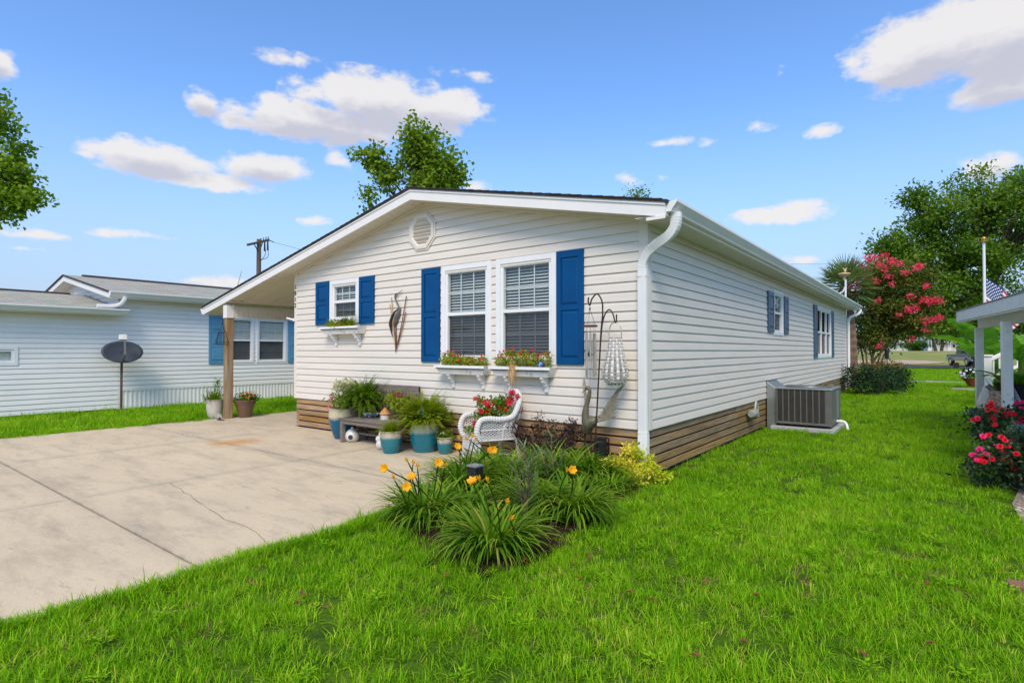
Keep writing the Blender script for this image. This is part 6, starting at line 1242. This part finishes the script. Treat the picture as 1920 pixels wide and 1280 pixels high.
# a belt of trees behind the far houses
for i, (px_, py_, D, r_) in enumerate(((1600, 640, 190, 34), (1650, 636, 195, 30), (1700, 632, 185, 34), (1830, 620, 170, 50), (1890, 610, 165, 55), (1560, 640, 200, 30), (1960, 615, 170, 60))):
    b = dep(px_, 656, D); b[2] = fieldz(b[1]); tree('distant_tree', ['distant dark tree between house and palm trunk', 'distant tree left of the white far house', 'distant tree behind the far bushes', 'distant tree behind the pickup truck', 'distant tree behind the banana leaves', 'distant tree hidden low behind the house eave', 'distant tree beyond the right picture edge'][i], 'tree', b, .4, [C(px_, py_, D, r_, r_, 16, 1)], 1.2, M['oak'], M['bark'], 26, 1100, 1.6, .5, .1, group='trees beyond the field')
# crape myrtle: forked bare stems, pink panicles
D = 23; b = dep(1630, 712, D); b[2] = GZ
cr_ = [C(1640, 520, D, 30, 36, 26, .09), C(1680, 515, D, 45, 40, 22, .11), C(1652, 565, D, 48, 50, 36, .20), C(1700, 560, D, 48, 45, 32, .16), C(1660, 605, D, 62, 55, 34, .20), C(1625, 630, D, 36, 40, 26, .10), C(1705, 605, D, 40, 40, 22, .09), C(1735, 520, D, 20, 25, 14, .03), C(1740, 575, D, 16, 25, 10, .03)]
T = tree('crape_myrtle', 'crape myrtle tree with pink flower clusters beyond the house corner', 'tree', b, .075, cr_, .13, M['crape'], M['bark_smooth'], 230, 21000, .20, .5, .1, trunk_top=dep(1640, 640, D), fork=5, shell=.45)
fl = Leaves(); o = np.array(T.location)
for x, y, n in ((1603, 492, 3), (1593, 503, 3), (1605, 508, 4), (1611, 517, 3), (1618, 500, 3), (1595, 535, 3), (1607, 533, 3), (1612, 540, 3), (1633, 486, 3), (1648, 494, 3), (1671, 490, 6), (1686, 494, 4), (1658, 503, 4), (1666, 518, 4), (1644, 527, 3), (1672, 530, 3), (1699, 511, 5), (1718, 502, 6), (1724, 499, 5), (1735, 536, 6), (1706, 555, 4), (1730, 562, 5), (1740, 561, 7), (1750, 563, 6), (1760, 563, 6), (1745, 567, 5), (1700, 580, 5), (1707, 581, 6), (1717, 577, 6), (1686, 591, 4), (1735, 602, 5), (1745, 600, 5), (1755, 597, 5), (1762, 596, 4), (1732, 618, 3), (1709, 635, 3), (1650, 647, 3), (1580, 552, 3), (1600, 550, 3), (1645, 563, 3), (1660, 478, 3), (1625, 485, 3), (1640, 480, 3)):
    for j in range(n*8+3):
        p = dep(x+4.2*rng.normal(), y+3.2*rng.normal(), D-1.1+.2*rng.normal())-o; fl.flower(p, rdir(1, .3)[0], .05, 4, .1+.9*rng.random(), w=.7)
fl.build('blossoms', M['pink'], T)
# dark shrubs under it
for i, (x, y, D, rr, hh, lab) in enumerate(((1612, 735, 18.6, .62, .95, 'dark evergreen shrub against the far house corner'), (1650, 735, 18.9, .72, .85, 'dark evergreen shrub in the middle of the bed under the crape myrtle'), (1676, 722, 20.2, .55, .80, 'dark evergreen shrub at the lawn end under the crape myrtle'), (1655, 700, 22.5, .9, .95, 'bronze tipped shrub behind the crape myrtle stems'))):
    g_ = dep(x, 657, D); T = thing('evergreen_shrub', lab, 'shrub', (g_[0], g_[1], GZ)); lv = Leaves(); bush(lv, (0, 0, hh*.5), (rr, rr, hh*.55), 1900, .085, .5, .42, .7, clumps=46, cs=.17, shell=.4); 
    if i == 3: bush(lv, (0, 0, hh*.9), (rr*.9, rr*.9, hh*.25), 700, .085, .5, .9, .3)
    lv.build('leaves', M['crape'] if i == 3 else M['dkshrub'], T); mb = MB()
    for k in range(5): mb.tube([(0, 0, 0), (.3*rr*math.cos(k*1.3), .3*rr*math.sin(k*1.3), hh*.6)], [.02, .008], 5)
    mb.build('stems', M['bark'], T)
# cabbage palm
D = 22; b = dep(1597, 657, D); b[2] = 0; T = thing('palm_tree', 'cabbage palm with fan fronds behind the house end', 'palm', tuple(b)); ct = dep(1584, 540, D)-b; mb = MB(); pts = curve([(0, 0, 0), ct*.5+np.array((.08, 0, 0)), ct], 14); mb.tube(pts, [.19+.025*(i % 2) for i in range(len(pts))], 10); mb.build('trunk', surf('palm boots', (.24, .15, .09), (.12, .075, .05), rough=.9, scale=5, bump=.5), T)
lv = Leaves(); mb = MB()
for i in range(46):
    a = i*2.39996; e = 1.35-2.1*((i+.5)/46); d = np.array((math.cos(a)*math.cos(e), math.sin(a)*math.cos(e), math.sin(e))); ps = ct+d*(.42+.25*rng.random()); mb.tube([ct+d*.1, ps], [.022, .012], 5)
    s = unit(np.cross(d, (0, 0, 1))); n_ = np.cross(s, d)
    for t in np.linspace(-1.25, 1.25, 22):
        dd = d*math.cos(t)+s*math.sin(t)-np.array((0, 0, .25*rng.random())); lv.leaf([ps], [dd], [n_+.2*rng.normal(size=3)], .78*(.75+.3*math.cos(t)), .05, .25+.5*rng.random()+(-.2 if e < 0 else .1), mid=.4)
mb.build('stalks', M['fern_dk'], T); lv.build('fronds', M['palm'], T)
# ------------------------------------------------------------------ left lot corner: utility pole, antenna
D = 40; b = dep(484, 657, D); b[2] = 0; T = thing('utility_pole', 'wooden utility pole with crossarm rising behind the carport roof', 'utility pole', tuple(b)); zt = dep(484, 448, D)[2]
mb = MB(); mb.tube([(0, 0, 0), (0, 0, zt)], [.19, .15], 12); mb.build('pole', M['pole_wood'], T, smooth=True)
A_, B_ = dep(464, 459, 38.8)-b, dep(504, 450, 41.2)-b; mb = MB(); mb.bar(A_, B_, .13, .15); mb.build('crossarm', M['pole_wood'], T)
for f in (.3, .7): mb = MB(); p = A_+(B_-A_)*f; mb.bar(p-(0, 0, .05), np.array((0, 0, zt-1.0)), .04, .06); mb.build('brace', M['metal_dark'], T)
for f in (.62, .74, .86, .97):
    p = A_+(B_-A_)*f; mb = MB(); mb.lathe([(.03, 0), (.05, .05), (.03, .10), (.05, .15), (.02, .2)], 8, tuple(p+(0, 0, .07))); mb.build('insulator', M['metal_grey'], T)
for f in (.80, .95): p = A_+(B_-A_)*f; mb = MB(); mb.tube([p-(0, 0, .05), p-(0, 0, .75)], [.05, .07], 8); mb.build('cutout_fuse', M['metal_dark'], T)
mb = MB(); e0, e1 = dep(513, 454, 42)-b, dep(519, 457, 42.5)-b; mb.bar(B_, e0, .05, .05); mb.tube(curve([A_+(B_-A_)*.85-(0, 0, .7), dep(497, 478, 40.5)-b, dep(490, 488, 40)-b], 5), .022, 5); mb.tube(curve([A_+(B_-A_)*.97-(0, 0, .7), dep(502, 482, 40.5)-b, dep(489, 487, 40)-b], 5), .022, 5); mb.build('jumper_wires', M['black'], T, kind='stuff')
mb = MB(); mb.tube(curve([e0, dep(700, 505, 70)-b], 2), .012, 4); mb.build('line', M['black'], T)
b = dep(447, 657, 17.6); b[2] = 0
q0, q1 = dep(442, 527, 17.6), dep(453, 508, 17.6); T = thing('antenna', 'thin whip antenna slanting above the neighbour roof', 'antenna', tuple(q0-np.array((0, 0, .0)))); mb = MB(); mb.tube([(-.12, 0, -.6), q1-q0], [.012, .006], 5); mb.build('whip', M['metal_grey'], T)
# ------------------------------------------------------------------ small far things
# ornament on a curved white post
D = 20.5; q = dep(1583, 515, D); b = q.copy(); b[2] = 0; T = thing('bird_bath_ornament', 'cream dish ornament with a small bird on a white post above the eave', 'ornament', tuple(b)); M['cream'] = surf('cream paint', (.72, .54, .28), (.62, .45, .22), rough=.5, scale=5)
mb = MB(); mb.lathe([(.03, -.20), (.05, -.10), (.16, -.04), (.205, .02), (.20, .05), (.10, .07), (.001, .07)], 20, (0, 0, q[2])); mb.build('dish', M['cream'], T, smooth=True)
mb = MB(); mb.ball((.03, 0, q[2]+.15), .05, 8, 6, (.8, .8, 1.4)); mb.tube([(.04, 0, q[2]+.18), (.10, 0, q[2]+.26)], [.03, .003], 6); mb.tube([(.02, 0, q[2]+.16), (-.05, 0, q[2]+.27)], [.03, .003], 6); mb.build('bird', M['cream'], T, smooth='all')
mb = MB(); mb.tube([(0, 0, 0), (.04, 0, q[2]-.19)], .035, 10); mb.tube(curve([(.03, 0, q[2]-.45), (-.05, 0, q[2]-.62), (-.2, 0, q[2]-.7)], 5), .03, 8); mb.build('post', M['trim'], T, smooth=True)
# bird feeder
D = 22; q = dep(1663, 673, D); b = q.copy(); b[2] = 0; T = thing('bird_feeder', 'black tube bird feeder on a thin pole behind the shrubs', 'bird feeder', tuple(b)); mb = MB(); mb.tube([(0, 0, 0), (0, 0, q[2])], .014, 6); mb.build('pole', M['black'], T); mb = MB(); mb.lathe([(.13, 0), (.13, .02), (.07, .03), (.07, .36), (.10, .37), (.06, .45), (.001, .48)], 12, (0, 0, q[2])); mb.build('tube', M['black'], T, smooth=True)
for x, y, lab in ((1687, 691, 'short cut wooden bollard at the road edge near the crape myrtle'), (1793, 690, 'short cut wooden bollard at the road edge before the pickup truck')):
    g_ = gr(x, y); T = thing('wooden_bollard', lab, 'bollard', (g_[0], g_[1], GZ), 0, 'bollards along the road'); mb = MB(); mb.lathe([(.19, 0), (.20, .3), (.19, .46), (.17, .49), (.001, .50)], 14); mb.build('stump', M['pole_wood'], T, smooth=True); mb = MB(); mb.lathe([(.001, .502), (.15, .501)], 14); mb.build('cut_face', surf('cut wood', (.30, .22, .15), rough=.9), T)
# pickup truck
q = gr(1812, 684.5); TK = thing('pickup_truck', 'dark blue and tan pickup truck parked beyond the road', 'truck', (5.0, 62.5, .02), R(-71)); M['navy'] = surf('navy car paint', (.012, .02, .05), rough=.25, coat=.6); M['tan'] = surf('tan car paint', (.42, .36, .27), rough=.35, coat=.4); M['chrome'] = surf('chrome', (.6, .6, .6), rough=.15, metal=1); M['tyre'] = surf('tyre rubber', (.02, .02, .02), rough=.8)
side = [(-2.75, .55), (-2.75, 1.12), (-.75, 1.14), (-.62, 1.16), (-.42, 1.78), (-.1, 1.84), (.75, 1.82), (1.35, 1.20), (2.45, 1.10), (2.65, 1.0), (2.68, .60), (2.68, .52)]
mb = MB(); mb.prism([(x, 0, z) for x, z in side], (0, -.92, 0), (0, .92, 0)); mb.build('body', M['navy'], TK, bevel=.05)
mb = MB(); mb.box(-2.70, 2.62, -.945, .945, .50, .82); mb.build('lower_panel', M['tan'], TK, bevel=.03)
for s in (-1, 1):
    for x in (-1.75, 1.75):
        mb = MB(); mb.prism([(x+.52*math.cos(t), 0, .42+.50*math.sin(t)) for t in np.linspace(0, math.pi, 11)]+[(x-.42, 0, .42), (x-.30, 0, .68), (x, 0, .82), (x+.30, 0, .68), (x+.42, 0, .42)][::1], (0, s*.93, 0), (0, s*.985, 0)); mb.build('wheel_arch', M['tan'], TK)
        mb = MB(); mb.tube([(x, s*.72, .40), (x, s*.96, .40)], .40, 20); w_ = mb.build('wheel', M['tyre'], TK); mb = MB(); mb.tube([(x, s*.955, .40), (x, s*.975, .40)], .24, 16); mb.build('rim', M['chrome'], w_)
    mb = MB(); mb.add([(-.36, s*.926, 1.20), (.72, s*.926, 1.20), (1.18, s*.926, 1.22), (.70, s*.926, 1.72), (-.20, s*.926, 1.74)], [(0, 1, 2, 3, 4)]); mb.build('side_window', surf('car glass', (.03, .04, .05), rough=.08), TK)
    mb = MB(); mb.box(2.62, 2.70, s*.62-.2, s*.62+.2, .86, 1.02); mb.build('headlight', M['trim'], TK)
    mb = MB(); mb.box(.95, 1.15, s*.95, s*1.12, 1.22, 1.38); mb.build('mirror', M['black'], TK)
mb = MB(); mb.add([(1.30, -.78, 1.24), (1.30, .78, 1.24), (.80, .72, 1.78), (.80, -.72, 1.78)], [(0, 1, 2, 3)]); mb.build('windscreen', surf('windscreen', (.20, .26, .33), rough=.08), TK)
mb = MB(); mb.box(2.66, 2.74, -.40, .40, .66, 1.0); mb.build('grille', M['chrome'], TK); mb = MB(); mb.box(2.62, 2.80, -.94, .94, .44, .60); mb.build('bumper', M['chrome'], TK, bevel=.03)
# far houses across the field
def far_house(px0, px1, D, h, wall, roof, lab, trim=None, rise=.9):
    a, b = dep(px0, 657, D), dep(px1, 657, D); w_ = np.linalg.norm(b-a); z0 = fieldz((a[1]+b[1])/2)-.1; T = thing('distant_house', lab, 'house', (a[0], a[1], z0), YAW, 'houses beyond the field'); dd = 7.
    mw = surf('far wall '+lab[:12], wall, rough=.6); mr_ = surf('far roof '+lab[:12], roof, rough=.8)
    mb = MB(); mb.box(0, w_, 0, dd, 0, h); mb.build('wall', mw, T); mb = MB(); mb.prism([(-.3, -.4, h), (w_/2, -.4, h+rise), (w_+.3, -.4, h), (w_+.3, -.4, h+.12), (w_/2, -.4, h+rise+.12), (-.3, -.4, h+.12)], (0, 0, 0), (0, dd+.8, 0)); mb.build('roof', mr_, T)
    mb = MB(); mb.add([(0, .0, h), (w_, .0, h), (w_/2, .0, h+rise)], [(0, 1, 2)]); mb.build('gable', mw, T)
    for f in (.15, .5, .78):
        mb = MB(); mb.box(w_*f, w_*f+.9, -.04, -.01, .9, 2.0); fr_ = mb.build('window', M['trim'], T); mb = MB(); mb.box(w_*f+.1, w_*f+.8, -.06, -.045, 1.0, 1.9); mb.build('pane', bpy.data.materials['car glass'], fr_)
    mb = MB(); mb.box(w_*.36, w_*.36+.85, -.05, -.012, 0.1, 2.05); mb.build('door', trim or M['trim'], T)
    for f in (0.02, .33, .66, .97): mb = MB(); mb.box(w_*f-.06, w_*f+.06, -1.4, -1.28, 0, h-.1); mb.build('porch_post', M['trim'], T)
    mb = MB(); mb.box(-.1, w_+.1, -1.5, -.41, h-.1, h+.04); mb.build('porch_roof', mr_, T)
far_house(1600, 1662, 150, 2.7, (.45, .55, .56), (.30, .30, .31), 'distant teal tinted house left of the bird feeder')
far_house(1668, 1702, 146, 2.6, (.72, .74, .75), (.40, .38, .37), 'distant white house right of the bird feeder')
far_house(1733, 1752, 150, 2.9, (.22, .34, .42), (.25, .28, .32), 'distant blue grey house left of the field tree')
far_house(1756, 1815, 155, 2.8, (.66, .58, .48), (.36, .32, .30), 'distant beige house behind the field tree and pickup truck')
for i, (x, D, r_, lab) in enumerate(((1708, 138, 16, 'far round bush right of the white house'), (1722, 137, 14, 'far darker bush beside the blue grey house'), (1645, 142, 12, 'far bush left of the white house'))):
    g_ = dep(x, 657, D); z0 = fieldz(g_[1]); T = thing('distant_bush', lab, 'bush', (g_[0], g_[1], z0), 0, 'bushes beyond the field'); lv = Leaves(); k = D/F; bush(lv, (0, 0, r_*k*.5), (r_*k, r_*k, r_*k*.6), 500, .5, .6, .5, .8, clumps=20, cs=.2); lv.build('leaves', M['oak'] if i else M['gum'], T)
# overhead line seen right of the eave
q0, q1 = dep(1330, 495, 60), dep(1990, 478, 75); T = thing('overhead_wire', 'thin overhead wire crossing the sky beside the palm', 'wire', tuple(q0)); mb = MB(); mb.tube(curve([(0, 0, 0), (q1-q0)/2-np.array((0, 0, .5)), q1-q0], 6), .014, 4); mb.build('wire', M['black'], T)
# ------------------------------------------------------------------ grass
protos = bpy.data.collections.new('grass_tufts')
def tuft(k, hmin, hmax, rad, wid, bend):
    lv = Leaves(); a = rng.random(k)*6.283; r_ = rad*rng.random(k)**.5; t = rng.random(k)
    tone = .06+.68*t; tone[rng.random(k) < .06] = .85+.15*rng.random()
    lv.strap(np.stack([r_*np.cos(a), r_*np.sin(a), -.01+0*a], 1), rng.random(k)*6.283, hmin+(hmax-hmin)*rng.random(k), wid*(.7+.6*rng.random(k)), .05+1.15*rng.random(k)**1.2, bend*(.3+1.1*rng.random(k)), tone, 4)
    V = np.concatenate(lv.V); o = lv.build('grass_tuft', M['grass'], None); COL.objects.unlink(o); protos.objects.link(o); return o
for s in range(9): tuft(int(40+18*rng.random()), .035+.02*rng.random(), .10+.045*rng.random(), .075+.03*rng.random(), .0050+.0022*rng.random(), .7+.9*rng.random())
for s in range(4): tuft(22, .10, .22, .07, .0072, 1.9)
def dry_tuft():
    lv = Leaves(); k = 18; a = rng.random(k)*6.283; r_ = .07*rng.random(k)**.5; lv.strap(np.stack([r_*np.cos(a), r_*np.sin(a), 0*a], 1), a+rng.normal(size=k), .06+.08*rng.random(k), .005, .9+.6*rng.random(k), .4, rng.random(k), 3)
    o = lv.build('grass_tuft', M['straw'], None); COL.objects.unlink(o); protos.objects.link(o)
for s in range(2): dry_tuft()
def weed():
    lv = Leaves(); k = 26; a = rng.random(k)*6.283; r_ = .06*rng.random(k); lv.leaf(np.stack([r_*np.cos(a), r_*np.sin(a), .02+.05*rng.random(k)], 1), np.stack([np.cos(a), np.sin(a), .25+0*a], 1), np.stack([0*a, 0*a, 1+0*a], 1), .03+.02*rng.random(k), .02, .3+.4*rng.random(k))
    o = lv.build('grass_tuft', M['grass'], None); COL.objects.unlink(o); protos.objects.link(o)
for s in range(2): weed()
def scatter(name, label, pts, scl, idx):
    n = len(pts); me = bpy.data.meshes.new(name); me.vertices.add(n); me.vertices.foreach_set('co', np.asarray(pts, np.float32).ravel())
    for nm, arr, tp in (('scl', scl, 'FLOAT'), ('rz', rng.random(n)*6.283, 'FLOAT'), ('idx', idx, 'INT')):
        at = me.attributes.new(nm, tp, 'POINT'); at.data.foreach_set('value', np.asarray(arr, np.int32 if tp == 'INT' else np.float32))
    o = link(name, me, M['grass']); tag(o, label, 'grass', kind='stuff')
    ng = bpy.data.node_groups.get('grass_scatter')
    if not ng:
        ng = bpy.data.node_groups.new('grass_scatter', 'GeometryNodeTree'); ng.interface.new_socket('Geometry', in_out='INPUT', socket_type='NodeSocketGeometry'); ng.interface.new_socket('Geometry', in_out='OUTPUT', socket_type='NodeSocketGeometry')
        gi = ng.nodes.new('NodeGroupInput'); go = ng.nodes.new('NodeGroupOutput'); ip = ng.nodes.new('GeometryNodeInstanceOnPoints'); ci = ng.nodes.new('GeometryNodeCollectionInfo')
        ci.inputs['Collection'].default_value = protos; ci.inputs['Separate Children'].default_value = True; ci.inputs['Reset Children'].default_value = True
        def na(nm, tp): a = ng.nodes.new('GeometryNodeInputNamedAttribute'); a.data_type = tp; a.inputs['Name'].default_value = nm; return a.outputs[0]
        cx = ng.nodes.new('ShaderNodeCombineXYZ'); ng.links.new(na('rz', 'FLOAT'), cx.inputs[2]); ng.links.new(gi.outputs[0], ip.inputs['Points']); ng.links.new(ci.outputs[0], ip.inputs['Instance']); ip.inputs['Pick Instance'].default_value = True
        ng.links.new(na('idx', 'INT'), ip.inputs['Instance Index']); ng.links.new(cx.outputs[0], ip.inputs['Rotation']); ng.links.new(na('scl', 'FLOAT'), ip.inputs['Scale']); ng.links.new(ip.outputs[0], go.inputs[0])
    md = o.modifiers.new('scatter', 'NODES'); md.node_group = ng
def inpoly(P, poly):
    x, y = P[:, 0], P[:, 1]; r_ = np.zeros(len(P), bool); n = len(poly); j = n-1
    for i in range(n):
        xi, yi = poly[i][:2]; xj, yj = poly[j][:2]; c = ((yi > y) != (yj > y)) & (x < (xj-xi)*(y-yi)/(yj-yi+1e-12)+xi); r_ ^= c; j = i
    return r_
bedpoly = [(p[0], p[1]) for p in bed]+[(.18, 0), (-1.5, 0), (-1.5, -.6), (-1.22, -.9)]
def lawn_pts(x0, x1, y0, y1, dens, dmin, dmax):
    n = int((x1-x0)*(y1-y0)*dens); P = np.stack([x0+(x1-x0)*rng.random(n), y0+(y1-y0)*rng.random(n)], 1); d = np.linalg.norm(P-CAM[:2], axis=1); v = (P-CAM[:2]); fwd_ = v@_f0[:2]; lat = v@_r[:2]
    ok = (d >= dmin) & (d < dmax) & (fwd_ > -.6) & (np.abs(lat) < fwd_*1.05+1.6)
    edge = .05*np.sin(P[:, 1]*5.1)+.035*np.sin(P[:, 1]*13.7+1)
    slab = (P[:, 0] < -1.255+edge*.8) & (P[:, 0] > -9.50+edge*1.3) & (P[:, 1] < .03); port = (P[:, 0] < -7.1) & (P[:, 0] > -9.50+edge) & (P[:, 1] >= 0); hs_ = (P[:, 0] > -7.2) & (P[:, 0] < .02) & (P[:, 1] > -.02) & (P[:, 1] < 17.1)
    acp = (np.abs(P[:, 0]-.66) < .56) & (np.abs(P[:, 1]-5.9) < .66); nb = P[:, 0] < NX+.02
    ok &= ~slab & ~port & ~hs_ & ~acp & ~nb & ~inpoly(P, [(bx*.93+.07*-.3, by_*.93+.07*-1.6) for bx, by_ in bedpoly]) & ~inpoly(P, [(gx+.06*math.sin(gy*9), gy) for gx, gy in gv])
    ok &= ~((np.abs(P[:, 1]-26.66) < .12) & (P[:, 0] < 3.8)); ok &= (P[:, 1] < 49)
    thin = np.sin(P[:, 0]*2.3+1)*np.sin(P[:, 1]*1.9)+.7*np.sin(P[:, 0]*5.7)*np.sin(P[:, 1]*6.3+2); ok &= ~((thin < -.7) & (rng.random(len(P)) < .45))
    P = P[ok]; return np.concatenate([P, np.full((len(P), 1), GZ)], 1)
A = lawn_pts(-2.2, 5, -7.5, 2, 290, 0, 6.5); B = lawn_pts(-2.5, 5.5, -4, 9, 140, 6.5, 13); Cc = lawn_pts(-3, 6, 5, 26, 48, 13, 40); Dd = lawn_pts(-8, 12, 26, 49, 14, 30, 70)
def idxs(P, tall): n = len(P); i = rng.integers(0, 9, n); patch = np.sin(P[:, 0]*1.7+.6)*np.sin(P[:, 1]*1.3+2)+.6*np.sin(P[:, 0]*4.1)*np.sin(P[:, 1]*3.7); t = rng.random(n) < tall*(1+.9*patch); i[t] = 9+rng.integers(0, 4, t.sum()); u = rng.random(n); i[u < .045*(1.1-patch)] = 13; i[(u > .988)] = 15+rng.integers(0, 2); return i
n = 900; yy = -6.2+4.2*rng.random(n); Ee = np.stack([-1.245+.05*rng.random(n)+.03*np.sin(yy*5.1), yy, np.full(n, GZ)], 1)
P = np.concatenate([Ee, A, B, Cc, Dd]); sc = np.concatenate([.6+.45*rng.random(n), .45+.45*rng.random(len(A)), .55+.40*rng.random(len(B)), .85+.45*rng.random(len(Cc)), 1.3+.6*rng.random(len(Dd))])
scatter('lawn_grass', 'bright green lawn grass right of the driveway and around the house', P, sc, idxs(P, .035))
E_ = lawn_pts(NX, -9.3, -8, 8, 85, 0, 60); scatter('strip_grass', 'strip of green grass between driveway and neighbour wall', E_, .95+.5*rng.random(len(E_)), idxs(E_, .12))
# fallen leaves and the gravel at the right edge
for x, y in ((472, 1094), (565, 1128), (563, 1117), (610, 1136), (1104, 1045), (1092, 1084), (1230, 1128), (976, 1052), (1190, 1112), (1314, 1090), (1383, 903), (1425, 1115), (1515, 1093), (1404, 1204), (1314, 1232), (1596, 1048), (1732, 1094), (1756, 1208), (1620, 1230), (1890, 1068), (1524, 878), (1470, 843), (835, 1080)):
    g_ = gr(x, y, .022); lv = Leaves(); lv.leaf([(0, 0, 0), (.01, .01, .004)], [(1, .2, .1), (.3, 1, .2)], [(0, 0, 1), (.2, 0, 1)], .042, .024, rng.random(2), fold=.3); o = lv.build('fallen_leaf', M['deadleaf'], None, kind=None); o.location = g_; o.rotation_euler = (0, 0, rng.random()*6.28); tag(o, 'small curled reddish brown leaf lying in the lawn', 'leaf', 'fallen leaves in the lawn')
n = 900; pp = np.stack([2.95+1.3*rng.random(n)**1.5, -2.2+3.8*rng.random(n)], 1); pp = pp[inpoly(pp, gv)]; mb = MB()
for x, y in pp: s_ = .012+.016*rng.random(); mb.ball((x, y, GZ+.016), s_, 6, 4, (1+.4*rng.random(), 1, .7))
o = mb.build('gravel', surf('pebbles', (.46, .40, .34), (.25, .20, .16), rough=.8, scale=3, detail=1), kind='stuff', smooth='all'); tag(o, 'pale pebbles along the right lawn edge', 'gravel', kind='stuff')
g_ = gr(1895, 1095); T = thing('paving_stone', 'flat red brown paving stone at the lawn edge lower right', 'paving stone', (g_[0]+.06, g_[1]+.02, GZ)); mb = MB(); mb.add([(x, y, z) for z in (0, .045) for x, y in ((-.07, -.06), (.10, -.08), (.16, .03), (.03, .07), (-.08, .04))], [(0, 1, 2, 3, 4), (5, 6, 7, 8, 9)]+[(i, (i+1) % 5, 5+(i+1) % 5, 5+i) for i in range(5)]); mb.build('stone', surf('red brown stone', (.24, .11, .08), rough=.85), T, bevel=.008)
